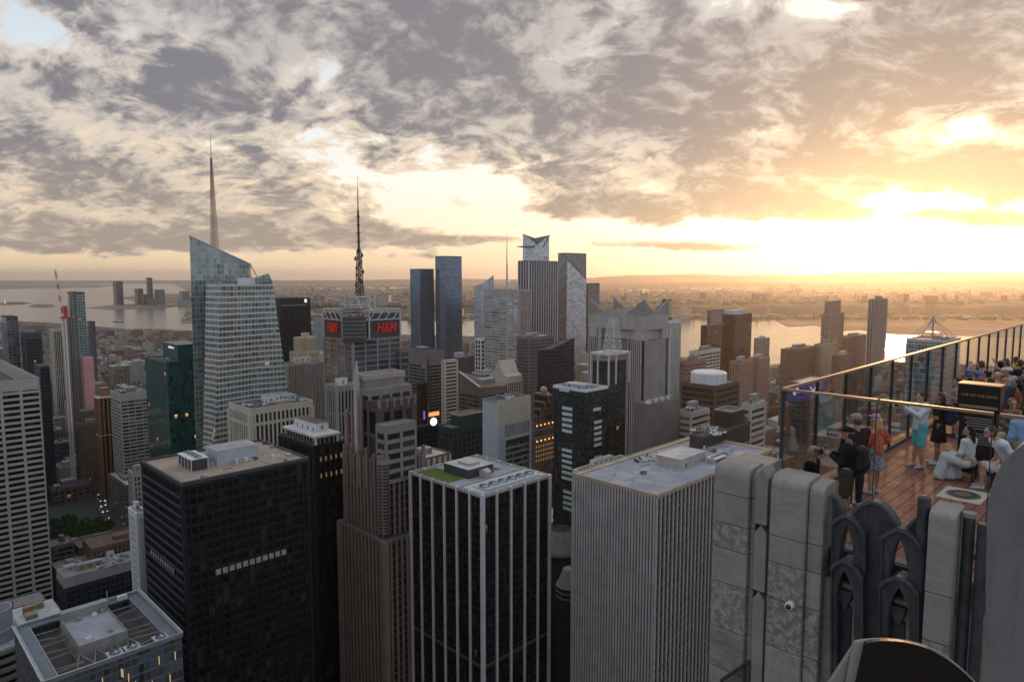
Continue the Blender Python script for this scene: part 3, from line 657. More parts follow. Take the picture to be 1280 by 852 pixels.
for k in range(9):
    x_, y_ = loc(root, 793+k*2.2, 576-k*.9+(k % 3)*2, zr); mb = MB(); mb.box(x_, x_+1, y_, y_+.5, zr, zr+.9); mb.box(x_+.2, x_+.8, y_-.3, y_+.8, zr+.9, zr+1.1); mb.build('roof_vent', M['charcoal'], root)
clutter(root, [(3, b-4, 3, a-4), (x0, x0+23, y0, y0+13.5), (x0+19, x0+31, y0-8, y0-2), (0, b, 0, 12)], zr, 26, 7)
ductwork(root, x0+4, y0+19, zr, 6, 5, 4)
for k in range(6):
    x_, y_ = loc(root, 872+k*7, 559+k*2.2, zr); mb = MB(); mb.box(x_, x_+2.2, y_, y_+1.6, zr, zr+1.4+.3*(k % 2)); mb.cyl((x_+1, y_+.8, zr+1.4), (x_+1, y_+.8, zr+2.0), .5, n=10); mb.build('air_handler', M[('copper', 'white', 'metal')[k % 3]], root)
# 4 white travertine grid tower at the edge
root, b, a, h = site('office_tower', 'white travertine grid tower with wide dark window strips', 'office tower', -122, -80, 49.3, 483, 440, 790)
nb = round(b/12.2)
mb = MB(); mb.box(.8, b-.8, .8, a-.8, 0, h-1, 0, 1, (nb*3, round(a/4), round(h/4.15)))
nf = int((h-11)/4.15)
for k in range(nf+1):
    z = h-10.5-k*4.15; mb.box(.12, b-.12, .12, a-.12, z-.0, z+1.75, 1)
mb.box(.1, b-.1, .1, a-.1, h-8.0, h-1, 1)
for k in range(nb+1):
    c = b*k/nb; mb.box(max(0, c-.85), min(b, c+.85), 0, .9, 0, h-7.9, 1); mb.box(max(0, c-.85), min(b, c+.85), a-.9, a, 0, h-7.9, 1)
for k in range(1, 5): mb.box(0, .9, a*k/5-.8, a*k/5+.8, 0, h-7.9, 1); mb.box(b-.9, b, a*k/5-.8, a*k/5+.8, 0, h-7.9, 1)
for k in range(1, nb*2): mb.box(b*k/nb/2-.04, b*k/nb/2+.04, .09, .11, h-7.9, h-1.1, 2)
mb.build('facade', [M['blackglass'], M['travertine'], M['concrete']], root)
roofdeck(root, 0.1, b-.1, 0.1, a-.1, h-1.0, M['roofdark'], M['travertine'], 1.0, .7, .02)
mb = MB(); x_ = b-25
mb.cyl((x_, a*.5, h-1), (x_, a*.5, h+2.2), 6.5, n=24, m=0); mb.build('cooling_drum', M['palemetal'], root)
mb = MB()
for k in range(6): mb.box(b-13+k*2, b-12.6+k*2, 3, a-3, h-.3, h+.3)
mb.build('roof_beam', M['travertine'], root)
M['trussbrown'] = mat('brown_truss', (.19,.155,.12), .7); M['bluegrey2'] = mat('blue_grey_deck', (.14,.165,.19), .6, var=.2, streak=.3)
# 5 glass building with open roof trusses, low at the left
root, b, a, h = site('office_building', 'dark glass building with open roof frame, fans and gold lit slots', 'office building', 17, 54, 227, 851, 205, 852)
mb = MB(); mb.box(0, b, 0, a, 0, h-6, 0, 1, (round(b/2.1), round(a/2.1), round(h/3.9)))
for q_ in ((0, b, 0, .5), (0, b, a-.5, a), (0, .5, .5, a-.5), (b-.5, b, .5, a-.5)): mb.box(*q_, h-6, h-.6, 0, 1, (round(b/2.1), round(a/2.1), 2))
mb.build('curtain_wall', [M['slateglass'], M['roofdark']], root)
M['gold'] = mat('gold_lit_slot', (.6,.45,.2), .5, var=.1, emit=(1,.68,.30), es=.35)
rr = random.Random(4)
for k in range(34):
    x_ = (k*37 % 97)/97*(b-2)+1; zz_ = h-3.2-rr.random()*26
    mb = MB(); mb.box(x_, x_+.28, -.12, .0, zz_-3.0, zz_); mb.build('lit_slot', M['gold'], root)
mb = MB()
W_ = 4.2
mb.box(-.2, b+.2, -.2, .6, h-1.4, h, 0); mb.box(-.2, b+.2, a-.6, a+.2, h-1.4, h, 0); mb.box(-.2, .6, .6, a-.6, h-1.4, h-.01, 0); mb.box(b-.6, b+.2, .6, a-.6, h-1.4, h-.01, 0)
mb.box(.6, W_, .6, a-.6, h-1.6, h-1.0, 1); mb.box(b-W_, b-.6, .6, a-.6, h-1.6, h-1.0, 1); mb.box(W_, b-W_, a-3.4, a-.6, h-1.6, h-1.01, 1)
mb.box(W_, b-W_, .6, a-3.4, h-6, h-5.4, 2)
for s_ in (W_, b-W_-.3): mb.box(s_, s_+.3, .7, a-3.4, h-5.4, h-.8, 0)
mb.build('roof_frame', [M['metal'], M['bluegrey2'], M['roofdark']], root)
bx0, bx1, by0, by1 = b*.30, b*.66, a*.24, a*.80
mb = MB(); mb.box(bx0, bx1, by0, by1, h-6, h+1.4, 0, 1); mb.box(bx0, bx1, by1-3.2, by1+.02, h+1.3, h+4.6, 0, 1)
mb.box(bx0-.01, bx0+.3, by0, by1-3.2, h+1.39, h+2, 0); mb.box(bx1-.3, bx1+.01, by0, by1-3.2, h+1.39, h+2, 0); mb.box(bx0, bx1, by0-.01, by0+.3, h+1.39, h+1.99, 0)
mb.build('plant_room', [M['concrete'], M['roofgrey']], root)
for k, (x_, y_) in enumerate(((bx0+4, by1-6), (bx0+9, by1-6.5), (bx0+10, by0+4), (bx0+3, by0+3), (bx1-3, by1-5))):
    mb = MB(); mb.box(x_, x_+1.6, y_, y_+1.2, h+1.4, h+2.4); mb.cyl((x_+.8, y_+.6, h+2.4), (x_+.8, y_+.6, h+3.1), .5, .2, 10)
    mb.build('roof_vent', M['white' if k % 2 else 'metal'], root)
rr = random.Random(2)
for side in (0, 1):
    for k in range(7):
        y_ = 3+k*(a-8)/7; x0, x1 = (W_+.3, bx0) if side == 0 else (bx1, b-W_-.3)
        mb = MB(); mb.bar((x0, y_+rr.uniform(-2, 2), h-1.2), (x1, y_+rr.uniform(-3, 3), h-1.2), .45); mb.build('roof_truss', M['trussbrown'], root)
for k in range(4):
    x_ = bx0+k*(bx1-bx0)/3; mb = MB(); mb.bar((x_, by0, h-1), (x_-3, 1.0, h-1.2), .4); mb.bar((x_, by0, h-1), (x_+3, 1.0, h-1.2), .4); mb.bar((x_, by0, h-4), (x_, by0, h-1), .4); mb.build('roof_truss', M['trussbrown'], root)
for x_ in (b*.45, b*.58, b*.80): fanunit(root, x_, x_+4.8, 1.0, 5.8, h-2.2, h-.5, 1, 'x', M['palemetal'])
mb = MB(); mb.box(b*.80, b*.80+3.5, a-3.2, a-1.6, h-1, h+.6); mb.build('air_handler', M['white'], root)
mb = MB(); mb.cyl((b*.72, a-2, h-1), (b*.72, a-2, h+4), .12); mb.build('mast', M['white'], root)
mb = MB()
for k in range(46):
    mb.box(-.5, -.2, a*k/46, a*k/46+.25, h-.6, h+.35); mb.box(b+.2, b+.5, a*k/46, a*k/46+.25, h-.6, h+.35)
mb.bar((-.45, 0, h+.3), (-.45, a, h+.3), .2); mb.bar((b+.45, 0, h+.3), (b+.45, a, h+.3), .2)
mb.build('guard_rail', M['white'], root)
# round drum building clipped by the picture's left edge
c = P(2, 752, 300)
root = empty('round_building', (c.x-4, c.y, 0), 0, 'grey building with stacked round ledges and open drum on its roof', 'building')
LAND.append((*(lambda q: (q[0]-14, q[0]+14, q[1]-14, q[1]+14))(w2uv(c.x-4, c.y)), c.z))
mb = MB(); zt = c.z-16
for k in range(14): mb.cyl((0, 0, zt-4-k*4.2), (0, 0, zt-2.2-k*4.2), 14.3, n=40); mb.cyl((0, 0, zt-6-k*4.2), (0, 0, zt-3.9-k*4.2), 13.2, n=40, m=1)
mb.cyl((0, 0, 0), (0, 0, zt-60), 13.5, n=40); mb.build('facade', [M['concrete'], M['blackglass']], root)
mb = MB(); mb.cyl((0, 0, zt-2.5), (0, 0, zt-1.6), 13.6, n=40); mb.cyl((-1, 0, zt-1.7), (-1, 0, zt+4), 9, n=36); mb.build('roof', M['roofgrey'], root)
mb = MB(); mb.cyl((1, 0, zt+3.9), (1, 0, zt+13), 6.2, n=36, caps=False); mb.cyl((1, 0, zt+13), (1, 0, zt+3.9), 5.8, n=36, caps=False)
for k in range(36):
    a0, a1 = k*math.pi/18, (k+1)*math.pi/18; mb.quad(*[(1+r*math.cos(t), r*math.sin(t), zt+13) for r, t in ((6.2, a0), (6.2, a1), (5.8, a1), (5.8, a0))])
mb.cyl((1, 0, zt+9), (1, 0, zt+9.4), 5.8, n=36, m=1); mb.build('drum', [M['palemetal'], M['rooftan']], root)
# ================================================================ midtown buildings, left to right
def tier(root, xl, xc, xr, yc, d):
    C, a, b, h = dims(xl, xc, xr, yc, d); dx_, dy_ = C.x-root.location.x, C.y-root.location.y
    x0, y0 = (dx_+dy_)*Q, (dy_-dx_)*Q
    return x0, x0+b, y0, y0+a, h
def gtower(name, label, cat, pix, d, gm, ybot, bay=3.2, fl=4.0, tops=(0, 0, 0, 0), roofm='roofdark', wm='charcoal', kit=0, fname='curtain_wall', group=None, seed=1, taper=None):
    """glass tower; tops = roof height offsets at front, right, back, left corners"""
    root, b, a, h = site(name, label, cat, *pix, d, ybot, group)
    mb = MB(); c = [(0, 0), (b, 0), (b, a), (0, a)]; tp = taper or (0, 0, 0, 0)
    ct = [(x+(b*tp[0] if x == 0 else -b*tp[1]), y+(a*tp[2] if y == 0 else -a*tp[3])) for x, y in c]
    for i in range(4):
        j = (i+1) % 4; L = math.dist(c[i], c[j]); n = max(1, round(L/bay))
        mb.quad((*c[i], 0), (*c[j], 0), (*ct[j], h+tops[j]), (*ct[i], h+tops[i]), 0, [(i*60, 0), (i*60+n, 0), (i*60+n, (h+tops[j])/fl), (i*60, (h+tops[i])/fl)])
    mb.build(fname, M[gm], root)
    mb = MB(); mb.quad(*[(*ct[i], h+tops[i]-.4) for i in range(4)], 0)
    if max(tops)-min(tops) < .1:
        for (x0, x1, y0, y1) in ((ct[0][0]-.1, ct[1][0]+.1, ct[0][1]-.1, ct[0][1]+.5), (ct[0][0]-.1, ct[1][0]+.1, ct[2][1]-.5, ct[2][1]+.1), (ct[0][0]-.1, ct[0][0]+.5, ct[0][1]+.5, ct[2][1]-.5), (ct[1][0]-.5, ct[1][0]+.1, ct[0][1]+.5, ct[2][1]-.5)): mb.box(x0, x1, y0, y1, h-1.5, h+.3, 1)
    mb.build('roof', [M[roofm], M[wm]], root)
    if kit: rr = random.Random(seed); plantroom(root, b*.3, b*.7, a*.3, a*.7, h-.4, h+rr.uniform(2, 4), M[wm])
    if kit >= 2: ductwork(root, b*.5, a*.2, h, 3, seed, min(a, b)*.15)
    return root, b, a, h
S_office = DEF(fl=4, bay=3.0, bh=1.5, bp=.1, pw=.9, pp=.3, top=2.5)
S_ribs = DEF(fl=4, bay=2.2, bh=0, pw=.9, pp=.5, top=3, cw=1)
S_band = DEF(fl=4, bay=9, bh=2.0, bp=.35, pw=.6, pp=.1, top=2.2)
S_brick = DEF(fl=3.3, bay=3.0, bh=1.6, bp=.10, pw=1.6, pp=.14, top=2)
# ---- far left group
gtower('office_tower', 'dark louvred slab tower behind the white travertine grid tower', 'office tower', (1, 8, 22.5, 396), 900, 'slateglass', 465, 4, 4.0)
simple('office_tower', 'dark glass tower with pale crown band, left of the tower crane', 'office tower', (26, 31, 52, 416), 880, DEF(fl=4, bay=2.6, bh=.8, pw=.3, pp=.2, top=7), 'navyglass', 'charcoal', 470, pm='charcoal')
gtower('office_tower', 'low dark blue glass block behind the corner of the travertine grid tower', 'office tower', (42, 50, 62, 458), 780, 'navyglass', 510, 3, 4)
simple('office_tower', 'white ribbed tower directly left of the tower crane mast', 'office tower', (62, 65.5, 79, 411.5), 1050, S_ribs, 'window', 'cream', 470)
gtower('building_under_construction', 'tall slender tower under construction with concrete left part and pink netting low down', 'tower', (84.3, 90, 106, 365.5), 940, 'mintglass', 580, 3, 4, fname='panelled_wall')
root_uc = [o for o in COL.objects if o.type == 'EMPTY'][-1]; ruc = root_uc
x0, x1, y0, y1, h1 = tier(ruc, 78.5, 84, 94, 397, 925)
mb = MB(); relief(mb, x0, x1, y0, y1, 0, h1, DEF(fl=4, bay=4, bh=.7, bp=.05, pw=.7, pp=.1, top=.7)); mb.build('concrete_frame', [M['charcoal'], M['concrete']], ruc)
x0, x1, y0, y1, h1 = tier(ruc, 77, 80, 84.5, 383, 930); mb = MB(); mb.box(x0, x1, y0, y1, h1-28, h1, 0)
for k in range(6): mb.box(x0-.3, x1+.3, y0-.3, y1+.3, h1-k*5, h1-k*5+.6, 0)
mb.build('red_hoist', M['redsteel'], ruc)
x0, x1, y0, y1, h1 = tier(ruc, 101.5, 104, 117, 447, 925); mb = MB(); mb.box(x0, x1, y0, y1, 0, h1, 0); mb.build('pink_netting', M['pink'], ruc)
x0, x1, y0, y1, h1 = tier(ruc, 87, 90, 96, 366, 930); mb = MB(); relief(mb, x0, x1, y0, y1, 40, h1+2, DEF(fl=4, bay=2.5, bh=.9, bp=.05, pw=.5, pp=.1, top=.5)); mb.build('hoist_bay', [M['charcoal'], M['concrete']], ruc)
gtower('residential_tower', 'dark narrow tower just right of the tower under construction', 'apartment tower', (109, 112, 119, 402), 1150, 'slateglass', 480, 3, 3.5)
# tower crane
c = P(80, 398, 800); root = empty('tower_crane', (c.x, c.y, 0), R(20), 'red and white tower crane with steeply raised jib beside the tower under construction', 'crane')
M['cranewhite'] = mat('crane_white', (.60,.60,.60), .5); M['cranered'] = M['redsteel']
lattice(root, 'mast', 0, 0, 0, c.z, 3.4, 3.4, M['cranewhite'], 46, .5)
mb = MB(); mb.box(-2.6, 2.6, -2.4, 2.4, c.z, c.z+2.6); mb.box(2, 10, -1.6, 1.6, c.z+.5, c.z+2.4); mb.build('slewing_cab', M['cranered'], root)
tip = P(69, 336, 806); t_ = Vector(((tip.x-c.x), (tip.y-c.y), 0)); ca, sa = math.cos(-R(20)), math.sin(-R(20)); tl = Vector((t_.x*ca-t_.y*sa, t_.x*sa+t_.y*ca, tip.z))
mb = MB(); bse = Vector((-1, 0, c.z+2.5)); n = 16; off = [Vector((.9, 0, 0)), Vector((-.5, .8, 0)), Vector((-.5, -.8, 0))]; prev = None
for k in range(n+1):
    q = bse.lerp(tl, k/n); cur = [q+o_ for o_ in off]
    if prev:
        for i in range(3): mb.bar(prev[i], cur[i], .38, int(k % 4 > 1)); mb.bar(prev[i], cur[(i+1) % 3], .22, int(k % 4 > 1))
    prev = cur
mb.build('jib', [M['cranewhite'], M['cranered']], root)
mb = MB(); mb.bar((3, 0, c.z+2), (1, 0, c.z+14), .5); mb.bar((8, 0, c.z+2), (1, 0, c.z+14), .4); mb.bar((1, 0, c.z+14), tuple(tl), .12); mb.build('a_frame', M['cranered'], root)
# ---- left middle
root, b, a, h = simple('masonry_tower', 'dark brown masonry block with setbacks below the tower under construction', 'office building', (93, 97, 127, 530), 810, S_brick, 'window', 'brown', 612, 'roofdark', 1, 2)
x0, x1, y0, y1, h1 = tier(root, 99, 103, 122, 514, 825); mb = MB(); relief(mb, x0, x1, y0, y1, h-5, h1, S_brick); mb.build('upper_storeys', [M['window'], M['brown']], root); roofdeck(root, x0, x1, y0, y1, h1-.5, M['roofdark'], M['brown'], name='upper_roof')
root, b, a, h = simple('office_tower', 'narrow copper brown tower with projecting piers and cornice', 'office tower', (118.5, 123, 140, 497), 790, DEF(fl=4, bay=4.4, bh=.5, bp=.05, pw=2.0, pp=.7, top=1.2, cw=2), 'blackglass', 'copper', 628, 'roofdark', 0)
x0, x1, y0, y1, h1 = tier(root, 123, 126, 137, 486, 797); mb = MB(); mb.box(x0, x1, y0, y1, h-1, h1); mb.box(x0-.3, x1+.3, y0-.3, y1+.3, h1-.01, h1+.6); mb.build('plant_room', M['copper'], root)
zc = P(123, 545, 790).z; mb = MB(); mb.box(-1.2, b+1.2, -1.2, a+1.2, zc, zc+.9); mb.box(-1.3, b+1.3, -1.3, a+1.3, h-1, h+.02); mb.build('cornice', M['cream'], root)
root, b, a, h = simple('office_tower', 'grey banded office tower with chamfered corner beside the green glass tower', 'office tower', (138, 150, 186, 492), 740, DEF(fl=4, bay=7, bh=1.7, bp=.4, pw=.5, pp=.2, top=7), 'window', 'limestone', 640, 'roof', 3, 7)
mb = MB(); mb.box(b-.1, b+1.2, -1.0, 1.2, 0, h+3); mb.build('corner_pier', M['limestone'], root)
simple('office_building', 'dark banded office block below the copper brown tower', 'office building', (136, 158, 176, 606), 715, S_band, 'window', 'granitedark', 645, 'roofpale', 1, 9)
simple('office_building', 'pale grey stepped block behind the white slender tower', 'office building', (160, 166, 185, 590), 500, S_office, 'window', 'limestone', 640, 'roof', 1, 3)
simple('residential_tower', 'white slender tower beside the black gridded tower', 'apartment tower', (160.5, 171, 183.5, 641), 330, DEF(fl=3.6, bay=2.4, bh=1.6, bp=.08, pw=1.5, pp=.1, top=2, cw=2), 'window', 'white', 760, 'roof', 1, 3, pm='whitepier')
# green tower
root, b, a, h = site('office_tower', 'dark green glass tower with small white lettering on its crown', 'office tower', 181, 208.5, 262, 452.5, 560, 640)
mb = MB(); mb.box(0, b, 0, a, 0, h-1, 0, 1, (round(b/2.2), round(a/2.2), round(h/4))); mb.build('curtain_wall', [M['greenglass'], M['roofdark']], root)
roofdeck(root, 0, b, 0, a, h-1, M['roofdark'], M['greenflat'] if 'greenflat' in M else M.setdefault('greenflat', mat('green_spandrel', (.012,.075,.062), .35, var=.2, scale=.2)), 1.0)
x0, x1, y0, y1, h1 = tier(root, 203, 222, 252, 431, 575)
mb = MB(); mb.box(x0, x1, y0, y1, h-1, h1, 0); mb.build('crown', [M['greenflat']], root)
text_mesh('sign', 'salesforce', 3.4, M['whitesign'], root, (x0-.1, y0+(y1-y0)*.42, h1-3.0), (math.pi/2, 0, -math.pi/2), .05)
ductwork(root, b*.3, a*.6, h-1, 7, 4, 6)
SCREEN.append((62, 145, 690, 690, 'park', 100, 660)); SCREEN.append((100, 165, 655, 790, 'avenue', 130, 630))
# park, low roofs and street
root, b, a, h = site('office_building', 'low grey building with sloping slate band and crowded roof below the park', 'office building', 71, 80.5, 178, 723, 430, 760)
mb = MB(); relief(mb, 0, b, 0, a, 0, h-8, DEF(fl=4, bay=3, bh=1, bp=.1, pw=.5, pp=.2, top=.8)); mb.box(.0, b, .0, a, h-8, h-6.3, 0); mb.build('facade', [M['darkglass'], M['bluegrey']], root)
mb = MB(); mb.add([(-.4,-.4,h-6.3),(b+.4,-.4,h-6.3),(b+.4,a,h-6.3),(-.4,a,h-6.3),(0,1.2,h),(b,1.2,h),(b,a,h),(0,a,h)], [(0,1,5,4),(1,2,6,5),(2,3,7,6),(3,0,4,7),(4,5,6,7)]); mb.build('roof', M['concrete'], root)
plantroom(root, b*.2, b*.5, a*.3, a*.5, h, h+4, M['beige']); plantroom(root, b*.06, b*.2, a*.55, a*.8, h, h+3, M['palemetal']); plantroom(root, b*.62, b*.7, a*.6, a*.8, h, h+5, M['white'])
ductwork(root, b*.5, a*.2, h, 8, 9, 5, 'air_handler'); ductwork(root, b*.75, a*.4, h, 6, 3, 5)
root, b, a, h = simple('office_building', 'brown stone block with lit windows behind the park trees', 'office building', (58, 66, 112, 612), 765, DEF(fl=5, bay=6, bh=2, bp=.2, pw=2.4, pp=.3, top=2), 'window', 'brown', 640, 'roofdark', 2, 5)
simple('office_building', 'pale stone building with round topped turrets behind the brown stone block', 'office building', (68, 74, 100, 584), 850, S_brick, 'window', 'limestone', 612, 'roof', 1, 3)
M['spiresteel'] = mat('spire_steel', (.15,.17,.18), .6, .1, var=.1)
def gpt(px, d): dp = d*CT+EYE*ST; return Vector(((px-640)/F*dp, d, 0))
def facet(mb, pts, m, bay=3.0, fl=4.25):
    pts = [Vector(p) for p in pts]; n = (pts[1]-pts[0]).cross(pts[2]-pts[0]); t = Vector((n.y, -n.x, 0)); t = t.normalized() if t.length > 1e-6 else Vector((1, 0, 0))
    mb.poly([tuple(p) for p in pts], m, [((p.dot(t))/bay, p.z/fl) for p in pts])
A = P(277, 358, 500); Lt = P(258, 352, 512); Bt = P(341, 354, 535); Bk = P(318, 349, 560)
Ag, Lg, Bg, Kg = gpt(258, 497), gpt(249, 512), gpt(396, 545), gpt(352, 585)
root = empty('glass_tower', (0, 0, 0), 0, 'pale folded glass tower with slanting crown and tall steel spire', 'office tower')
root.location = (Ag.x, Ag.y, 0); o_ = Vector(root.location)
us = [w2uv(p.x, p.y) for p in (Ag, Lg, Bg, Kg)]; LAND.append((min(q[0] for q in us), max(q[0] for q in us), min(q[1] for q in us), max(q[1] for q in us), 260)); SCREEN.append((236, 362, 560, 495, 'spired glass tower', 295, 430))
mb = MB(); Z = lambda *p: [q-o_ for q in p]
facet(mb, Z(Ag, Bt, A), 1); facet(mb, Z(Ag, Bg, Bt), 0); facet(mb, Z(Lg, Ag, A, Lt), 0); facet(mb, Z(Bg, Kg, Bk, Bt), 0); facet(mb, Z(Kg, Lg, Lt, Bk), 0)
mb.build('front_shaft', [M['crystal'], M['crystal_painted_sheen']], root)
mb = MB(); zr = 258-3; mb.poly(Z(*[Vector((p.x, p.y, p.z-3.5)) for p in (A, Bt, Bk, Lt)])); mb.build('roof', M['roofgrey'], root)
# rear shaft with the tall screen
S0, S1, S2, S3 = P(237, 295, 520), P(313, 330, 560), P(316, 350, 560), P(290, 300, 600)
s0g, s1g, s2g = gpt(251, 520), gpt(352, 562), gpt(300, 610)
b0 = Vector((S0.x+6, S0.y+46, S0.z-14)); b0g = Vector((s0g.x+20, s0g.y+60, 0))
mb = MB(); facet(mb, Z(s0g, s1g, S1, S0), 0); facet(mb, Z(b0g, s0g, S0, b0), 0); 
b1 = Vector((S1.x-6, S1.y+30, S1.z-10)); b1g = Vector((s1g.x-10, s1g.y+30, 0))
facet(mb, Z(s1g, b1g, b1, S1), 0); facet(mb, Z(b1g, b0g, b0, b1), 0); mb.build('rear_shaft', M['screen'], root)
mb = MB(); mb.bar(tuple(S0-o_), tuple(S1-o_), .8); mb.bar(tuple(S0-o_), tuple(b0-o_), .8); mb.bar(tuple(S1-o_), tuple(b1-o_), .8); mb.bar(tuple(b0-o_), tuple(b1-o_), .8); mb.build('crown_edge', M['palemetal'], root)
# right hand crown screen and plant on the roof
mb = MB(); R1 = P(312, 349, 545); R2 = P(336, 341.5, 545); facet(mb, Z(Vector((R1.x, R1.y, Bt.z-3)), Vector((R2.x, R2.y, Bt.z-3)), R2, R1), 0, 2.6, 3); facet(mb, Z(Vector((R2.x, R2.y, Bt.z-3)), Bt, Bt+Vector((0, 0, .3)), R2), 0, 2.6, 3); mb.build('crown_screen', M['screen'], root)
for (px, py, ww, hh, dd) in ((273, 357, 20, 8, 522), (297, 356, 17, 15, 528), (318, 357, 9, 5, 530)):
    q = P(px, py, dd)-o_; wm_ = ww/F*dd; mb = MB(); mb.box(q.x, q.x+wm_, q.y, q.y+8, q.z-4, q.z-4+hh/F*dd); mb.box(q.x-.2, q.x+wm_+.2, q.y-.2, q.y+8.2, q.z-4+hh/F*dd, q.z-3.6+hh/F*dd); mb.build('plant_room', M['white'], root)
sb = P(269, 318, 545)-o_; stp = P(260, 168, 545)-o_
lattice(root, 'spire', sb.x, sb.y, sb.z-8, stp.z-18, 5.0, 1.0, M['spiresteel'], 26, .30)
mb = MB(); mb.cyl((sb.x, sb.y, stp.z-18.5), (sb.x, sb.y, stp.z), .45, .12, 8); mb.cyl((sb.x, sb.y, sb.z-6), (sb.x, sb.y, stp.z-16), .3, .2, 8); mb.build('spire_tip', M['ironwork'], root)
# ---- black slab, tan block, ribbed blocks
root, b, a, h = simple('office_tower', 'plain black slab tower right of the spired glass tower', 'office tower', (335, 349, 388, 373), 1180, DEF(fl=4, bay=3, bh=.6, bp=.05, pw=.4, pp=.15, top=12), 'blackglass', 'black', 450, 'roofdark', 0)
mb = MB(); mb.box(b*.80, b*.88, -.4, -.1, h-8, h-2); mb.build('lit_sign', M['whitesign'], root)
mb = MB(); mb.box(3, b-8, -.3, -.16, h-13, h-11.8); mb.build('louvre_band', M['concrete'], root)
root, b, a, h = simple('masonry_tower', 'tan stone tower with setbacks in front of the black slab tower', 'office building', (362, 371, 402, 440), 860, S_brick, 'window', 'tan', 455, 'roof', 0)
x0, x1, y0, y1, h1 = tier(root, 367, 374, 396, 422, 870); mb = MB(); relief(mb, x0, x1, y0, y1, h-3, h1, S_brick); mb.build('upper_storeys', [M['window'], M['tan']], root); plantroom(root, x0+9, x0+17, y0+4, y0+12, h1, h1+5, M['tan'], louvres=False)
simple('office_tower', 'light grey finely ribbed block behind the cream pillared block', 'office tower', (349, 358, 406, 455), 600, DEF(fl=4, bay=1.5, bh=0, pw=.7, pp=.5, top=1.2, cw=.8), 'window', 'limestone', 530, 'roofdark', 1, 12)
root, b, a, h = simple('office_building', 'cream pillared office block with crowded white roof plant', 'office building', (286, 312.5, 391, 510.5), 445, DEF(fl=40, bay=3.1, bh=0, pw=1.25, pp=.9, top=3.4, cw=2.0, thru=False), 'blackglass', 'cream', 600, 'roofdark', 0, 1, pm='cream')
zb_ = P(312, 530, 445).z; mb = MB(); mb.box(-.95, b+.95, -.95, a+.95, zb_-1.6, zb_+.4); mb.build('belt_course', M['cream'], root)
plantroom(root, b*.42, b*.62, a*.42, a*.72, h-.9, h+3.4, M['white']); plantroom(root, b*.68, b*.92, a*.5, a*.8, h-.9, h+2.2, M['palemetal']); plantroom(root, b*.5, b*.7, a*.2, a*.36, h-.9, h+.9, M['tan'], M['tan'], louvres=False)
ductwork(root, b*.18, a*.35, h-.9, 9, 3, 6); ductwork(root, b*.75, a*.25, h-.9, 6, 8, 5)
# black tower with white terrace roof
root, b, a, h = simple('office_tower', 'black tower with chamfered planted terrace and white plant room on top', 'office tower', (349, 392, 430, 557), 350, DEF(fl=3.8, bay=3.0, bh=.5, bp=.05, pw=.6, pp=.5, top=1.2), 'blackglass', 'black', 852, 'roofpale', 0)
mb = MB(); relief(mb, 2.5, b-2, 2.5, a-2, h-.9, h+3.4, DEF(fl=4, bay=3, bh=.3, bp=.02, pw=.2, pp=.1, top=.4)); mb.box(1.6, b-1, 1.6, a-1, h+3.4, h+4.4, 1, 2); mb.build('penthouse', [M['darkglass'], M['white'], M['roofpale']], root)
plantroom(root, b*.42, b-3, a*.28, a-4, h+4.4, h+8.6, M['white'], M['roofdark'])
mb = MB()
for k in range(26): mb.sphere((1.2+(k % 3)*.3, 2+k*(a-4)/26, h+.3), .55, 0, 7, 5, jit=.25)
mb.build('hedge', M['leaf'], root)
for k in range(14):
    mb = MB(); q = k % 7; mb.box(3+q*3.05, 4.3+q*3.05, -.12, -.03, h-9-(k//7)*9, h-6.6-(k//7)*9); mb.build('lit_window', M.setdefault('amber', mat('amber_window', (.3,.2,.12), .5, emit=(1,.55,.2), es=.12)), root)
M['warmgrey'] = mat('warm_grey_stone', (.23,.205,.18), .75, var=.12, scale=.1, streak=.3); M['warmpale'] = mat('pale_crown_stone', (.34,.31,.27), .75, var=.1)
M['granitedim'] = mat('dark_spandrel_granite', (.07,.055,.05), .6)
# pink granite tower with finials
root, b, a, h = site('office_tower', 'brown granite tower with stepped crown, projecting piers and pointed finial', 'office tower', 424, 481, 534, 677, 318, 852)
S_gran = DEF(fl=3.9, bay=3.1, bh=1.1, bp=.05, pw=1.15, pp=.95, top=1.6, cw=1.8, pm=2)
mb = MB(); relief(mb, 0, b, 0, a, 0, h, S_gran); mb.build('base_block', [M['blackglass'], M['granitedim'], M['granite']], root); roofdeck(root, 0, b, 0, a, h-.3, M['roof'], M['granitedark'], .7, name='setback_roof')
x0, x1, y0, y1, h1 = tier(root, 431, 478, 529, 578, 324)
mb = MB(); relief(mb, x0, x1, y0, y1, h-1, h1, S_gran); mb.build('shaft', [M['blackglass'], M['granitedim'], M['granite']], root)
n_ = round((x1-x0)/3.3)
for k in range(n_+1):
    if k % 2 == 0: mb = MB(); c = x0+k*(x1-x0)/n_; mb.box(c-.75, c+.75, y0-.75, y0+.5, h1-16, h1+3.8-(k % 4)*.8); mb.box(c-.5, c+.5, y0-.5, y0+.3, h1+3.7-(k % 4)*.8, h1+4.6-(k % 4)*.8); mb.build('pier_finial', M['granite'], root)
n_ = round((y1-y0)/3.3)
for k in range(1, n_+1):
    if k % 2 == 0: mb = MB(); c = y0+k*(y1-y0)/n_; mb.box(x0-.75, x0+.5, c-.75, c+.75, h1-16, h1+5-(k % 4)*.9); mb.build('pier_finial', M['granite'], root)
mb = MB(); mb.cyl((x0+1.5, y0+1.2, h-1), (x0+1.5, y0+1.2, h1+1), 3.0, n=14, m=0)
for k in range(24): mb.cyl((x0+1.5, y0+1.2, h+2+k*3.9*.42), (x0+1.5, y0+1.2, h+2.5+k*3.9*.42), 3.1, n=14, m=1)
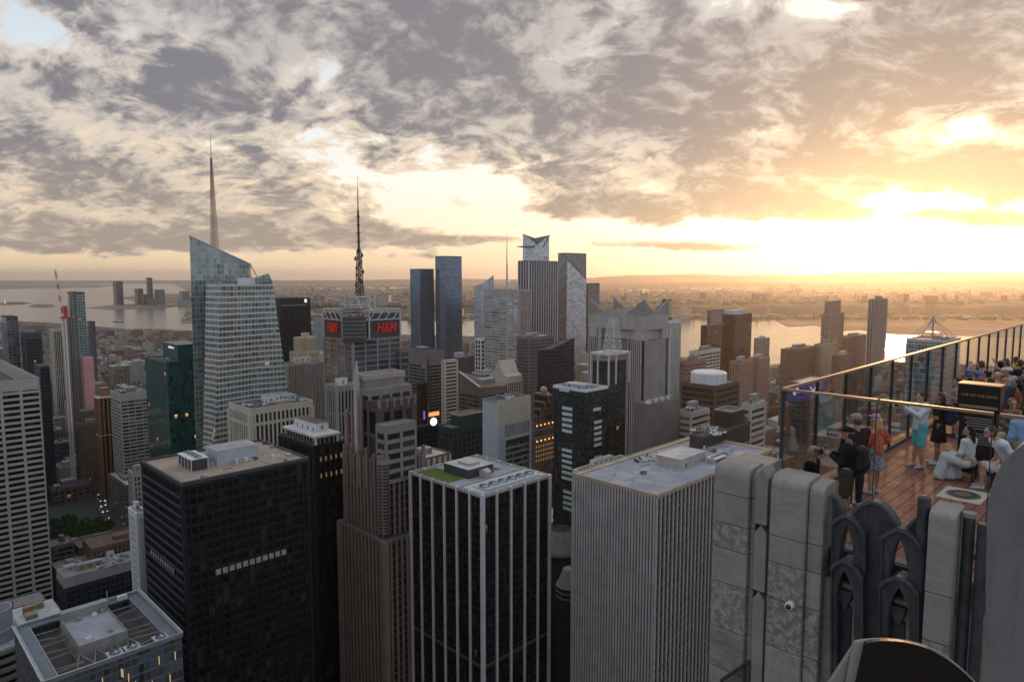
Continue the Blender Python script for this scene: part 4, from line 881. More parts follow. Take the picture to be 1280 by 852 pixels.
mb.cyl((x0+1.5, y0+1.2, h1-1), (x0+1.5, y0+1.2, h1+2), 3.3, n=14, m=1); mb.build('corner_bay', [M['navyglass'], M['warmgrey']], root)
x0, x1, y0, y1, h2 = tier(root, 448, 474, 518.5, 503, 332)
mb = MB(); relief(mb, x0, x1, y0, y1, h1-3, h2, DEF(fl=12, bay=7.5, bh=2.4, bp=.1, pw=2.2, pp=.5, top=4, cw=2.4)); mb.build('upper_block', [M['blackglass'], M['granitedim'], M['granite']], root)
for k in range(6): mb = MB(); c = x0+k*(x1-x0)/5; mb.box(c-.6, c+.6, y0-.6, y0+.6, h2-3, h2+1.2); mb.build('pier_finial', M['granite'], root)
x0b, x1b, y0b, y1b, h2b = tier(root, 470, 482, 520, 533, 324)
mb = MB(); relief(mb, x0b, x1b, y0b, y1b, h1-10, h2b, DEF(fl=5.2, bay=7.4, bh=2, bp=.1, pw=1.6, pp=.2, top=3)); mb.build('bay_block', [M['darkglass'], M['warmgrey']], root); roofdeck(root, x0b, x1b, y0b, y1b, h2b-.3, M['roof'], M['warmgrey'], .6, name='bay_roof')
x0, x1, y0, y1, h3 = tier(root, 444, 462, 514, 487, 338)
mb = MB(); relief(mb, x0, x1, y0, y1, h2-4, h3, DEF(fl=7, bay=6, bh=2.6, bp=.12, pw=1.4, pp=.2, top=2.2)); mb.build('crown_base', [M['darkglass'], M['warmgrey']], root)
x0, x1, y0, y1, h4 = tier(root, 443, 457, 505.5, 469, 342)
mb = MB(); mb.box(x0, x1, y0, y1, h3-2, h4-2.6, 0, 2); mb.box(x0-.35, x1+.35, y0-.35, y0+.9, h4-2.6, h4, 1); mb.box(x0-.35, x1+.35, y1-.9, y1+.35, h4-2.6, h4, 1); mb.box(x0-.35, x0+.9, y0+.9, y1-.9, h4-2.61, h4-.01, 1); mb.box(x1-.9, x1+.35, y0+.9, y1-.9, h4-2.61, h4-.01, 1)
mb.build('crown', [M['warmgrey'], M['warmpale'], M['rooftan']], root)
mb = MB(); q = P(446, 470, 344); qx, qy = (q.x-root.location.x+q.y-root.location.y)*Q, (q.y-root.location.y-q.x+root.location.x)*Q
for k, (w_, z0_, z1_) in enumerate(((2.6, h1-30, h4-3), (1.9, h4-3, h4+1.5), (1.3, h4+1.5, h4+4), (.7, h4+4, h4+7))): mb.box(qx-w_/2, qx+w_/2, qy-w_/2, qy+w_/2, z0_, z1_+.01)
mb.build('finial', M['travertine'], root)
for k in range(4): mb = MB(); c = y0+k*4; mb.box(x0-3-k*.3, x0-1.8-k*.3, c, c+1.2, h1-20, h3-3-k*3); mb.build('pier_finial', M['granite'], root)
# tower with the red letters and mast
root, b, a, h = site('office_tower', 'dark glass tower with red H&M signs on a steel frame and tall broadcast mast', 'office tower', 404, 440, 500, 388, 520, 600)
zt = P(440, 415, 520).z
mb = MB(); relief(mb, 0, b, 0, a, 0, zt-6, DEF(fl=4.1, bay=12.3/1.02, bh=.5, bp=.1, pw=1.1, pp=.5, top=1, cw=1.3)); mb.build('facade', [M['slateglass'], M['concrete']], root)
mb = MB(); r_ = 9.2; mb.cyl((5.5, 6.0, zt-8), (5.5, 6.0, h-6), r_, n=28, m=0)
for k in range(9): mb.cyl((5.5, 6.0, zt-4+k*3), (5.5, 6.0, zt-3.6+k*3), r_+.25, n=28, m=1)
mb.build('corner_drum', [M['charcoal'], M['concrete']], root)
mb = MB()
for (x_, y_) in ((0, a*.0+14), (0, a), (15, 0), (b, 0), (b, a), (0, 0)):
    if (x_, y_) != (0, 0): mb.bar((x_, y_, zt-6), (x_, y_, h), 1.1)
for (p, q) in (((15, 0), (b, 0)), ((0, 14), (0, a)), ((b, 0), (b, a)), ((0, a), (b, a)), ((0, 14), (15, 0))):
    for zz_ in (h, h-8): mb.bar((*p, zz_), (*q, zz_), .9)
    for k in range(4):
        f0, f1 = k/4, (k+1)/4; pa = Vector((*p, h-8)).lerp(Vector((*q, h-8)), f0); pb = Vector((*p, h)).lerp(Vector((*q, h)), f1); mb.bar(pa, pb, .6)
mb.bar((15, 0, h), (15+8, 8, h), .8)
mb.build('roof_frame', M['ironwork'], root)
mb = MB(); mb.box(16, b-1, .4, .9, zt-9, h-3); mb.box(.4, .9, 15, a-1, zt-9, h-3); mb.box(8, b-6, 8, a-6, zt-6, h-9); mb.build('sign_backing', M['charcoal'], root)
for (lx, ly, rz) in ((15+(b-15)*.52, -.7, 0), (-.7, 14+(a-14)*.5, -math.pi/2)):
    text_mesh('sign', 'H&M', 11, M['redsign'], root, (lx, ly, (zt+h)/2-6.5), (math.pi/2, 0, rz), .3, .25, .18, sx=.8 if rz == 0 else .62)
zm0, zm1 = h+6, P(456, 218, 535).z; mx, my = b*.42, a*.42
mb = MB()
for (x_, y_) in ((mx-9, my-9), (mx+9, my-9), (mx+9, my+9), (mx-9, my+9)): mb.bar((x_, y_, zt), (mx+(x_-mx)*.35, my+(y_-my)*.35, h+10), 1.0); mb.bar((x_, y_, h-6), (mx-(x_-mx), my+(y_-my), h-6), .7); mb.bar((x_, y_, h-4), (mx-(x_-mx)*.3, my+(y_-my)*.3, h+9), .6)
mb.box(mx-6, mx+6, my-6, my+6, h+9, h+10.2); mb.box(mx-9.5, mx+9.5, my-9.5, my+9.5, h-2, h-1.2)
for s_ in (-1, 1):
    mb.bar((mx+s_*14, my, h-6), (mx+s_*14, my, h+11), .7); mb.bar((mx, my+s_*14, h-6), (mx, my+s_*14, h+11), .7)
mb.build('mast_base', M['ironwork'], root)
lattice(root, 'mast', mx, my, h+10, h+46, 4.4, 2.4, M['darkmetal'], 12, .42)
mb = MB(); mb.cyl((mx, my, h+45), (mx, my, h+78), 1.0, .8, 10); mb.cyl((mx, my, h+78), (mx, my, zm1-10), .5, .35, 8); mb.cyl((mx, my, zm1-10.2), (mx, my, zm1), .2, .1, 6)
for k in range(10): mb.cyl((mx, my, h+14+k*6.5), (mx, my, h+14.7+k*6.5), 2.6-k*.12, n=10)
for k in range(12): a_ = k*2.4; mb.bar((mx, my, h+16+k*2.6), (mx+3.2*math.cos(a_), my+3.2*math.sin(a_), h+16+k*2.6), .3); mb.box(mx+3*math.cos(a_)-.5, mx+3*math.cos(a_)+.5, my+3*math.sin(a_)-.5, my+3*math.sin(a_)+.5, h+15+k*2.6, h+18+k*2.6)
mb.build('antenna', M['darkmetal'], root)
root, b, a, h = simple('office_building', 'dark glass wing with curved bands right of the red lettered tower', 'office tower', (484, 500, 511, 436), 545, DEF(fl=5, bay=8, bh=1, bp=.5, pw=.3, pp=.2, top=1.5), 'slateglass', 'granitedark', 540, 'roofdark', 1, 6)
simple('office_building', 'grey pillared wing below the left side of the red lettered tower', 'office building', (408, 421, 447, 482), 440, DEF(fl=16, bay=2.6, bh=1.6, bp=.15, pw=1.1, pp=.6, top=2.5), 'blackglass', 'concrete', 600, 'roof', 1, 4)
gtower('office_tower', 'small yellow edged tower peeking out right of the red letters', 'office building', (492, 495, 500, 397), 900, 'bronzeglass', 440, 3, 4, wm='tan'); 
simple('residential_tower', 'white and red gridded apartment block left of the red lettered tower', 'apartment tower', (400, 404, 416, 440), 760, DEF(fl=3.4, bay=3.4, bh=1.3, bp=.1, pw=1, pp=.2, top=1), 'window', 'white', 480, 'roof', 1, 4, pm='whitepier')
gtower('residential_tower', 'pale bluish slab near the river right of the black slab tower', 'apartment tower', (391, 395, 407, 395), 2300, 'mintglass', 440, 5, 5)
M['navyblue'] = curtain('navy_blue_glass', glass=(.07,.09,.12), band=.15, wall=(.05,.06,.075), mull=.1, lit=0, blindp=.1, blind=(.1,.12,.14), rough=.12, gm=.6, dirt=0)
# ---------------------------------------------------------------- west midtown and the rail yards
gtower('glass_tower', 'left of the two dark blue glass towers, flat topped and shorter', 'glass tower', (512.5, 525, 543, 336), 1500, 'blueglass', 440, 4, 4.6, (0, 0, 0, 0), wm='navy' if 'navy' in M else 'charcoal', taper=(.0, .05, .0, .0))
gtower('glass_tower', 'taller right one of the two dark blue glass towers', 'glass tower', (544, 557, 577.5, 320), 1480, 'blueglass', 450, 4, 4.6, taper=(.0, .02, .0, .0), wm='charcoal')
gtower('glass_tower', 'silver glass tower with slanting pointed top, left of the masted tower', 'glass tower', (592.5, 601, 617, 354), 1650, 'silverglass', 440, 4, 4.6, (-4, 20, 2, -8))
simple('residential_tower', 'white gridded low tower under the silver slanted tower', 'apartment tower', (594, 601, 610, 423), 1100, DEF(fl=7, bay=7, bh=1.4, bp=.2, pw=1.4, pp=.5, top=2), 'darkglass', 'white', 465, 'roof', 0, pm='white')
root, b, a, h = simple('office_tower', 'grey screened tower with thin white mast and roof fins', 'office tower', (605.5, 634, 648, 362), 930, DEF(fl=4.2, bay=14, bh=1.7, bp=.4, pw=.8, pp=.6, top=8), 'silverglass', 'limestone', 455, 'roof', 0)
mb = MB()
for k in range(11): mb.bar((b*k/10, -.5, h-3), (b*k/10, -.5, h+14-abs(k-5)), .5)
for k in range(19): mb.bar((-.5, a*k/18, h-3), (-.5, a*k/18, h+12-(k % 3)*3), .45)
mb.build('roof_fin', M['ironwork'], root)
mb = MB(); mb.cyl((b*.5, a*.25, h-4), (b*.5, a*.25, h+34), 1.5, 1.2, 10); mb.cyl((b*.5, a*.25, h+34), (b*.5, a*.25, P(635, 289, 945).z), 1.0, .25, 8); mb.build('mast', M['ironwork'], root)
# tower with the projecting deck
root, b, a, h = gtower('glass_tower', 'silver tower with notched pointed crown and triangular deck sticking out to the left', 'glass tower', (652, 671, 686.5, 305), 1850, 'silverglass', 330, 4.4, 4.6, (-2, 26, 20, 30), taper=(.05, .0, .0, .05))
mb = MB(); zd = P(660, 309, 1850).z; mb.add([(0, a*.9, zd), (2, a*.15, zd), (b*.2, a*.2, zd), (-22, a*.95, zd+2), (0, a*.9, zd+5), (2, a*.15, zd+4), (b*.2, a*.2, zd+4), (-22, a*.95, zd+3.4)], [(0,1,2),(0,3,1),(4,6,5),(4,5,7),(1,3,7,5),(3,0,4,7),(0,2,6,4),(2,1,5,6)]); mb.build('sky_deck', M['charcoal'], root)
mb = MB(); mb.bar((b*.5, -1, h-8), (b, -1, h+26), 1.5); mb.bar((0, a, h+28), (b*.6, 0, h), 1.2); mb.build('crown_edge', M['charcoal'], root)
root, b, a, h = simple('glass_tower', 'broad dark tower with white vertical stripes in front of the decked silver tower', 'glass tower', (648, 661, 697, 325.5), 1350, DEF(fl=4.6, bay=7.2, bh=.3, bp=.1, pw=1.5, pp=.9, top=3), 'navyblue', 'charcoal', 420, 'roofdark', 0, pm='whitepier')
gtower('glass_tower', 'pale glass tower with stepped diagonal edge right of the striped tower', 'glass tower', (697.5, 709, 733, 316), 1700, 'slateglass', 420, 4.4, 4.6, (0, 0, 0, 0), wm='charcoal'); rt = [o for o in COL.objects if o.type == 'EMPTY'][-1]
x0, x1, y0, y1, h1 = tier(rt, 713, 714.5, 733, 316, 1690); mb = MB()
zl_, zr_ = P(700, 324, 1690).z, P(733, 349, 1690).z
b_ = x1
mb.poly([(x0-18, y0-.6, zl_), (x0-18, y0-.6, 0), (x1, y0-.6, 0), (x1, y0-.6, zr_)], 0, [(-4, zl_/4.6), (-4, 0), (8, 0), (8, zr_/4.6)])
mb.build('lower_glazing', M['silverglass'], rt)
mb = MB()
for k in range(9):
    x_ = x0-18+(x1-x0+18)*k/9; z_ = zl_+(zr_-zl_)*k/9; mb.box(x_, x_+(x1-x0+18)/9, y0-2.4, y0-.5, z_-3, z_-1)
mb.build('stepped_ledge', M['charcoal'], rt)
gtower('glass_tower', 'plain dark slab tucked right of the tower with diagonal edge', 'glass tower', (733, 735, 749.5, 354), 1750, 'slateglass', 420, 4.4, 4.6, wm='charcoal')
simple('office_tower', 'beige banded tower between the masted tower and the striped tower', 'office tower', (644, 650, 663, 362), 1300, S_band, 'window', 'limestone', 420, 'roof', 0)
# ---- below them
simple('office_tower', 'brown grey block with pale roof left of the navy slant roofed tower', 'office tower', (646, 661, 692, 421), 800, S_office, 'darkglass', 'granitedark', 560, 'roofpale', 2, 8)
gtower('office_tower', 'navy glass tower with slanting roof above the lit theatre tower', 'office tower', (672, 690, 718, 436), 690, 'navyglass', 580, 3.2, 3.9, (0, 9, 5, -3), kit=0)
root, b, a, h = simple('office_tower', 'dark brown louvred slab below the two blue glass towers', 'office tower', (505, 533, 556, 440), 760, DEF(fl=3.8, bay=8, bh=1.5, bp=.1, pw=.3, pp=.05, top=14, cw=3), 'darkglass', 'granitedark', 560, 'roofdark', 1, 3)
mb = MB(); mb.box(b*.02, b*.12, -.6, -.1, h-60, h-8); mb.build('louvre_strip', M['charcoal'], root)
root, b, a, h = simple('residential_tower', 'slab with stacked white balconies beside the dark brown louvred slab', 'apartment tower', (553, 556, 571, 450), 720, DEF(fl=3.9, bay=30, bh=2.0, bp=.8, pw=1.2, pp=1.0, top=1), 'darkglass', 'cream', 545, 'roofpale', 0)
simple('office_tower', 'brown windowless slab right of the white balconies', 'office tower', (560, 571, 593, 447), 790, DEF(fl=4, bay=30, bh=.4, bp=.03, pw=.5, pp=.1, top=26), 'darkbrown' if 'darkbrown' in M else 'charcoal', 'darkbrown', 520, 'roof', 1)
root, b, a, h = site('office_building', 'grey brown building with long sloping glazed roof edge', 'office building', 574, 600, 634, 484, 640, 540)
mb = MB(); relief(mb, 0, b, 0, a, 0, h-6, S_band); mb.add([(0,0,h-6),(b,0,h-6),(b,a,h-6),(0,a,h-6),(0,0,h),(b,0,h-2),(b,a,h+2),(0,a,h+12)], [(0,1,5,4),(1,2,6,5),(2,3,7,6),(3,0,4,7),(4,5,6,7)], 1); mb.build('facade', [M['window'], M['brown']], root)
mb = MB(); mb.bar((0, 0, h+.2), (0, a, h+12.2), 2.2, 0, .8); mb.build('skylight', M['palemetal'], root); plantroom(root, b*.3, b*.8, a*.3, a*.6, h, h+5, M['concrete'])
root, b, a, h = site('hotel_tower', 'cream postmodern tower with stepped gable top and red striped front', 'hotel', 612, 634, 653, 478, 700, 520)
mb = MB(); relief(mb, 0, b, 0, a, 0, h, DEF(fl=3.6, bay=3.4, bh=.6, bp=.1, pw=1.2, pp=.3, top=1), 0, 1); mb.build('facade', [M['redwin'] if 'redwin' in M else M.setdefault('redwin', mat('dark_red_glazing', (.10,.03,.035), .3)), M['cream']], root)
mb = MB(); mb.extrude([(0, h), (a, h), (a, h+6), (a*.8, h+8), (a*.62, h+16), (a*.5, h+22), (a*.38, h+16), (a*.2, h+8), (0, h+6)], lambda p, t: (t, p[0], p[1]), 0, b); mb.build('gable', M['cream'], root)
gtower('office_building', 'dark glass block with pale roof left of the cream gabled tower', 'office building', (590, 603, 625, 467), 760, 'mintglass', 490, 3.5, 4, wm='cream', kit=2)
# signs in the theatre district
root, b, a, h = simple('office_building', 'low brown brick building with cream cornices beside the round lit sign', 'office building', (505, 528, 563, 573), 395, DEF(fl=4.4, bay=4, bh=2.2, bp=.3, pw=2.2, pp=.35, top=2.6), 'window', 'brick', 640, 'roofpale', 1, 8, pm='cream')
ductwork(root, b*.4, a*.4, h-1, 6, 12, 4)
root, b, a, h = simple('sign_building', 'dark building carrying an orange lit sign and a round white lit sign', 'building', (516, 521, 549, 534), 520, S_office, 'blackglass', 'black', 560, 'roofdark', 0)
mb = MB(); z_ = P(531, 524.5, 505).z; mb.box(b*.42, b*.86, -4, -3.2, z_-1.4, z_+1.4, 0); mb.box(b*.4, b*.88, -3.2, -2.7, z_-1.7, z_+1.7, 1); mb.bar((b*.6, -3, h-6), (b*.6, -3, z_), .5, 1); mb.build('orange_sign', [M.setdefault('orangesign', mat('orange_sign', (1,.3,.1), .5, var=0, emit=(1,.28,.08), es=1.2)), M['black']], root)
mb = MB(); z_ = P(535, 534.5, 505).z; mb.cyl((b*.62, -3.2, z_), (b*.62, -4.0, z_), 3.1, n=28, m=0); mb.cyl((b*.62, -2.6, z_), (b*.62, -3.2, z_), 3.5, n=28, m=1); mb.build('round_sign', [M.setdefault('whitelamp', mat('white_lit_disc', (1,.95,.9), .5, var=0, emit=(1,.9,.85), es=1.1)), M['black']], root)
root, b, a, h = gtower('office_tower', 'narrow orange brown lit shaft with purple screen behind the round lit sign', 'office tower', (521, 526, 534, 478), 640, 'bronzeglass', 535, 3, 4)
mb = MB(); z_ = P(528, 519, 640).z; mb.box(b*.3, b*.5, -1, -.5, z_-4, z_+4); mb.build('screen', M.setdefault('purple', mat('purple_screen', (.2,.1,.6), .5, var=0, emit=(.30,.18,.9), es=.5)), root)
root, b, a, h = simple('office_building', 'dark green tiled building with flat upper block left of the white sided tower', 'office building', (548, 566, 604, 535), 470, DEF(fl=4, bay=4, bh=1.6, bp=.1, pw=1.8, pp=.2, top=3), 'darkglass', 'greenflat2' if 'greenflat2' in M else 'charcoal', 620, 'roof', 0)
for o in root.children:
    for i, mm in enumerate(o.data.materials):
        if mm == M['charcoal']: o.data.materials[i] = M.setdefault('deepgreen', mat('deep_green_tile', (.022,.042,.042), .5, var=.2, scale=.1))
x0, x1, y0, y1, h1 = tier(root, 563, 575, 603, 519, 478); mb = MB(); mb.box(x0, x1, y0, y1, h-1, h1, 0, 1); mb.build('upper_block', [M['deepgreen'], M['roofdark']], root); roofdeck(root, x0, x1, y0, y1, h1-.4, M['roof'], M['beige'], .6, name='upper_roof')
# white sided tower with the cream top band
root, b, a, h = site('office_tower', 'tower with blank white left side, cream top band and recessed dark window field', 'office tower', 603, 622, 662.5, 501, 440, 600)
mb = MB(); mb.box(0, b, 0, a, 0, h-1, 0, 2); mb.box(-.5, b+.5, -.5, -.0, h-17, h, 1); mb.box(-.5, 6, -.5, 0, 0, h-17.002, 1 if False else 0)
mb.box(6, b-1.2, -.45, -.003, 0, h-27, 3, None, (round(b/3), 1, round(h/4))); mb.box(5.2, 6.1, -1.3, 0, 0, h-26, 0); mb.box(b-1.3, b+.3, -1.2, 0, 0, h-17.01, 0); mb.box(5.2, b-1.2, -1.31, 0, h-27, h-25.5, 0); mb.box(-.4, b, -.42, -.004, h-25.5, h-17, 4)
for k in range(9): mb.box(4+k*(b-5)/9, 4.12+k*(b-5)/9, -.54, -.49, h-17, h, 4)
for k in range(int(h/4)-7): mb.box(6.1, b-1.3, -.7, -.4, k*4, k*4+1.2, 4)
mb.build('facade', [M['palemetal'], M['cream'], M['roofgrey'], M['window'], M['concrete']], root)
roofdeck(root, 0, b, 0, a, h-1, M['roofdark'], M['concrete'], 1.0); ductwork(root, b*.5, a*.5, h-1, 10, 2, 7)
# lit theatre tower, stepped pyramid
root, b, a, h = site('masonry_tower', 'brown stone theatre tower stepping up to a lit globe with rows of warm lamps', 'theatre tower', 655, 668, 703, 548, 590, 660)
mb = MB(); relief(mb, 0, b, 0, a, 0, h, S_brick); st_ = [(h, 0)]
z_ = h; e = 0
for k in range(7):
    e += 2.6; zn = z_+6.2; 
    if b-2*e > 3: relief(mb, e, b-e, e, a-e, z_-.5, zn, DEF(fl=6.2, bay=2.6, bh=1, bp=.1, pw=1.2, pp=.3, top=1)); z_ = zn
for k in range(11):
    for q in range(4): mb.box(b*(.05+.085*k), b*(.05+.085*k)+1.1, -.18, -.05, h-9-q*4.2, h-6.8-q*4.2, 2)
mb.build('facade', [M['window'], M['brown'], mat('dim_amber_window', (.3,.18,.1), .5, emit=(1,.45,.15), es=.22)], root)
mb = MB(); mb.sphere((b/2, a/2, z_+3.5), 3.2, 0, 14, 10); mb.cyl((b/2, a/2, z_-.2), (b/2, a/2, z_+1), 1.8, n=10); mb.build('globe', M['tan'], root)
mb = MB(); mb.cyl((b/2, e+2.0, h+30), (b/2, e+1.6, h+30), 3.0, n=24) if False else mb.cyl((b/2, 10, h+26), (b/2, 9.4, h+26), 3.2, n=24); mb.build('clock', M['tanlight'], root)
for k in range(7):
    for lvl, yy in ((0, -.5), (2, 4.6)):
        x_ = b*(.08+.14*k); zz_ = h-3+lvl*6.2
        if lvl and not (5 < x_ < b-5): continue
        mb = MB(); mb.sphere((x_, yy, zz_), .75, 0, 6, 5, sz=1.3); mb.build('lamp', M['tanlight'], root)
gtower('office_building', 'dark glass screen building with red and blue lit panel beside the theatre tower', 'office building', (695, 700, 712, 540), 620, 'blackglass', 600, 3, 4)
rt = [o for o in COL.objects if o.type == 'EMPTY'][-1]; mb = MB(); z_ = P(704, 556, 620).z; mb.box(1, 5, -.8, -.3, z_-5, z_+5, 0); mb.box(1, 5, -.81, -.31, z_+6, z_+9, 1); mb.build('screen', [M['redsteel'], M.setdefault('bluelamp', mat('blue_screen', (.1,.3,.8), .5, var=0, emit=(.2,.5,1), es=.6))], rt)
# teal tower with patches of pale panels
root, b, a, h = site('hotel_tower', 'dark teal hotel tower with patches of pale panels and white roof rim', 'hotel', 692.5, 732, 759, 487, 400, 660)
mb = MB(); relief(mb, 0, b, 0, a, 0, h-1.2, DEF(fl=3.5, bay=3.2, bh=.9, bp=.06, pw=.5, pp=.12, top=1)); mb.build('facade', [M['tealglass'], M['black']], root)
roofdeck(root, 0, b, 0, a, h-1.2, M['roof'], M['white'], 1.2, .6, .5)
for (side, t, zt_, n) in (('y', .40, 14, 5), ('y', .40, 40, 6), ('x', .35, 14, 1), ('x', .40, 22, 5), ('x', .42, 44, 5), ('y', .5, 3, 1), ('y', .35, 66, 4), ('x', .4, 70, 5)):
    mb = MB()
    for q in range(n):
        z_ = h-zt_-q*3.5
        if side == 'x': mb.box(b*t, b*t+7.2, -.3, -.13, z_, z_+1.9)
        else: mb.box(-.3, -.13, a*t, a*t+8, z_, z_+1.9)
    mb.build('pale_panel', M.setdefault('mintpanel', mat('mint_panel', (.50,.60,.57), .4, var=.15, scale=.5)), root)
x0, x1, y0, y1, h1 = tier(root, 741, 760, 782, 452, 425); 
mb = MB(); relief(mb, x0, x1, y0, y1, 0, h1, DEF(fl=3.5, bay=3.2, bh=.9, bp=.06, pw=.5, pp=.12, top=.6)); mb.build('rear_shaft', [M['tealglass'], M['black']], root)
plantroom(root, b*.2, b*.5, a*.2, a*.8, h-1.1, h+1.5, M['palemetal'], M['roofpale']); ductwork(root, b*.4, a*.6, h-1, 10, 6, 7)
cx_, cy_ = (x0+x1)/2-2, (y0+y1)/2-4
mb = MB(); mb.box(x0-3, x1+1, y0-3, y1, h1+4, h1+5.5)
for (p_, q_) in ((x0-2.5, y0-2.5), (x1, y0-2.5), (x0-2.5, y1-.5), (x0+5, y0-2.5), (x0-2.5, y0+6)): mb.bar((p_, q_, h-1), (p_, q_, h1+4.2), .9)
mb.build('mast_platform', M['ironwork'], root)
lattice(root, 'mast_lattice', cx_, cy_, h1+5.5, h1+27, 8.5, 3.6, M['ironwork'], 6, .5)
mb = MB(); mb.cyl((cx_, cy_, h1+22), (cx_, cy_, P(768, 402, 425).z+2), .35, .2, 8); mb.build('antenna', M['ironwork'], root)
simple('hotel_building', 'pale mint panelled wing right of the teal hotel tower', 'hotel', (741, 764, 778, 497), 432, DEF(fl=3.5, bay=3.2, bh=1.6, bp=.1, pw=.7, pp=.15, top=1), 'tealglass', 'mintpanel', 660, 'roof', 0)
simple('hotel_building', 'low mint banded wing with flat roof behind the grooved stone tower', 'hotel', (716, 731, 790, 590), 360, DEF(fl=3.6, bay=6, bh=1.7, bp=.2, pw=.3, pp=.1, top=1.6), 'tealglass', 'mintpanel', 610, 'roof', 1, 4)
# crown tower with four pointed fins
root, b, a, h = site('office_tower', 'dark stone tower whose blank crown has four pointed sail like fins', 'office tower', 736, 804, 834.5, 424, 560, 580)
zt = P(804, 425, 560).z
mb = MB(); mb.box(.5, b-.5, .5, a-.5, 0, zt, 0, 1, (round(b/2), round(a/2), round(zt/4)))
mb.box(2.2, b-2.5, -.2, .6, 0, zt-.5, 3)
for k in range(6): mb.box(-.5, .6, 1.5+k*2.0, 2.5+k*2.0, 0, zt-.3, 1)
for k in range(20): mb.box(-.35, .6, 17+k*(a-30)/20, 17.7+k*(a-30)/20, 0, zt-.8, 3)
for k in range(5): mb.box(-.5, .6, a-9+k*2.0, a-8.1+k*2.0, 0, zt-.3, 1)
mb.box(-.1, .6, 14, 16.5, 0, zt-.2, 3); mb.box(b-2.6, b+.2, -.3, .6, 0, zt-.4, 4); mb.box(-.3, 1.2, a-14, a-10, 0, zt+22, 1)
mb.build('facade', [M['blackglass'], M['limestone'], M['granitedark'], M['concrete'], M['black'], M['concrete']], root)
zc1 = zt+14; zs = zt+33
mb = MB(); mb.box(-.2, b+.1, -.2, 1.5, zt+8, zt+24); mb.box(-.2, 1.5, 1.5, a, zt+8, zt+24); mb.box(b-1.5, b+.1, 1.5, a, zt+8, zt+24); mb.box(1.5, b-1.5, a-1.5, a, zt+8, zt+24); mb.box(3, b-3, 3, a-3, zt-1, zt+10)
for (x_, y_) in ((0, 0), (b-8, 0), (0, a-9), (b-8, a-9)): mb.box(x_+.1, x_+8, y_+.1, y_+9, zt-.5, zt+8.01)
mb.build('crown_wall', M['limestone'], root)
for (pts, ax) in (([(0, zt+20), (0, zs), (16, zt+22)], 'y'), ([(a, zt+20), (a, zs), (a-16, zt+22)], 'y'), ([(b, zt+20), (b, zs), (b-18, zt+22)], 'x'), ([(0, zt+20), (0, zs), (14, zt+22)], 'x')):
    mb = MB()
    if ax == 'y': mb.extrude(pts, lambda p, t: (t, p[0], p[1]), -.6, 1.2)
    else: mb.extrude(pts, lambda p, t: (p[0], t, p[1]), -.61, 1.2) 
    mb.build('sail_fin', M['concrete'], root)
for pts in ([(0, zt+20), (0, zs), (16, zt+22)], [(a, zt+20), (a, zs), (a-16, zt+22)]):
    mb = MB(); mb.extrude(pts, lambda p, t: (t, p[0], p[1]), b-1.3, b+.5); mb.build('sail_fin', M['concrete'], root)
mb = MB(); mb.cyl((b*.45, a*.4, zt+8), (b*.45, a*.4, zs+4), 1.1, .5, 8); mb.cyl((b*.45, a*.4, zs+4), (b*.45, a*.4, zs+12), .2, .1, 6)
for k in range(4): mb.cyl((b*.45, a*.4, zt+20+k*3.2), (b*.45, a*.4, zt+20.8+k*3.2), 2.2, n=8)
mb.build('mast', M['ironwork'], root)
root, b, a, h = simple('office_building', 'plain grey stone annex with equipment along its roof beneath the finned tower', 'office building', (794, 812, 850, 505), 400, DEF(fl=50, bay=7, bh=0, bp=.02, pw=.25, pp=.1, top=60, cw=2.2), 'granitedark', 'granitedark', 580, 'roof', 0)
for k in range(12): mb = MB(); mb.box(2+k*(b-6)/12, 3.6+k*(b-6)/12, 2, 4.6, h-.9, h+.9+(k % 3)*.3); mb.cyl((2.8+k*(b-6)/12, 3.3, h+.8), (2.8+k*(b-6)/12, 3.3, h+1.7), .5, n=8); mb.build('air_handler', M[('white', 'palemetal', 'metal')[k % 3]], root)
# slender mint residential tower
root, b, a, h = simple('residential_tower', 'slender mint residential tower with a small black upright block on its roof', 'apartment tower', (822, 838, 851.5, 400), 980, DEF(fl=3.4, bay=3.4, bh=1.0, bp=.35, pw=.8, pp=.2, top=4), 'tealglass', 'mintpanel', 500, 'roof', 0)
x0, x1, y0, y1, h1 = tier(root, 828, 834, 840, 374, 990); mb = MB(); mb.box(x0, x1, y0, y1, h-1, h1, 0); mb.box(x0+1, x1-.5, y0-.3, y0+.2, h+3, h1-1, 1); mb.build('roof_tower', [M['black'], M['tan']], root)
# group beside the river
gtower('residential_tower', 'grey glass tower with lower brown front left of the black river tower', 'apartment tower', (884, 888, 905, 388), 1500, 'slateglass', 450, 3.5, 4)
gtower('residential_tower', 'brown slab in front of the grey glass river tower', 'apartment tower', (876, 884, 906, 407), 1350, 'bronzeglass', 450, 3.5, 4)
gtower('residential_tower', 'broad black glass tower with pale plant room by the river', 'apartment tower', (903, 918, 940, 393), 1400, 'blackglass', 450, 3.5, 4, kit=0, roofm='roofpale'); rt = [o for o in COL.objects if o.type == 'EMPTY'][-1]
x0, x1, y0, y1, h1 = tier(rt, 905, 916, 934, 388, 1430); mb = MB(); mb.box(x0, x1, y0, y1, h1-14, h1); mb.build('plant_room', M['palemetal'], rt)
M['rosebrick'] = mat('rose_brick', (.30,.185,.14), .85, var=.15, scale=.1, streak=.3)
simple('residential_tower', 'grey brick tower with small roof block standing alone before the river', 'apartment tower', (942.5, 952, 962, 423), 1250, S_brick, 'window', 'concrete', 470, 'roof', 1, 4)
simple('residential_tower', 'left rose brick apartment slab behind the white drum building', 'apartment tower', (912, 926, 941, 452), 860, DEF(fl=3.2, bay=3.4, bh=1.4, bp=.12, pw=1.8, pp=.3, top=3), 'window', 'rosebrick', 540, 'roof', 2, 5)
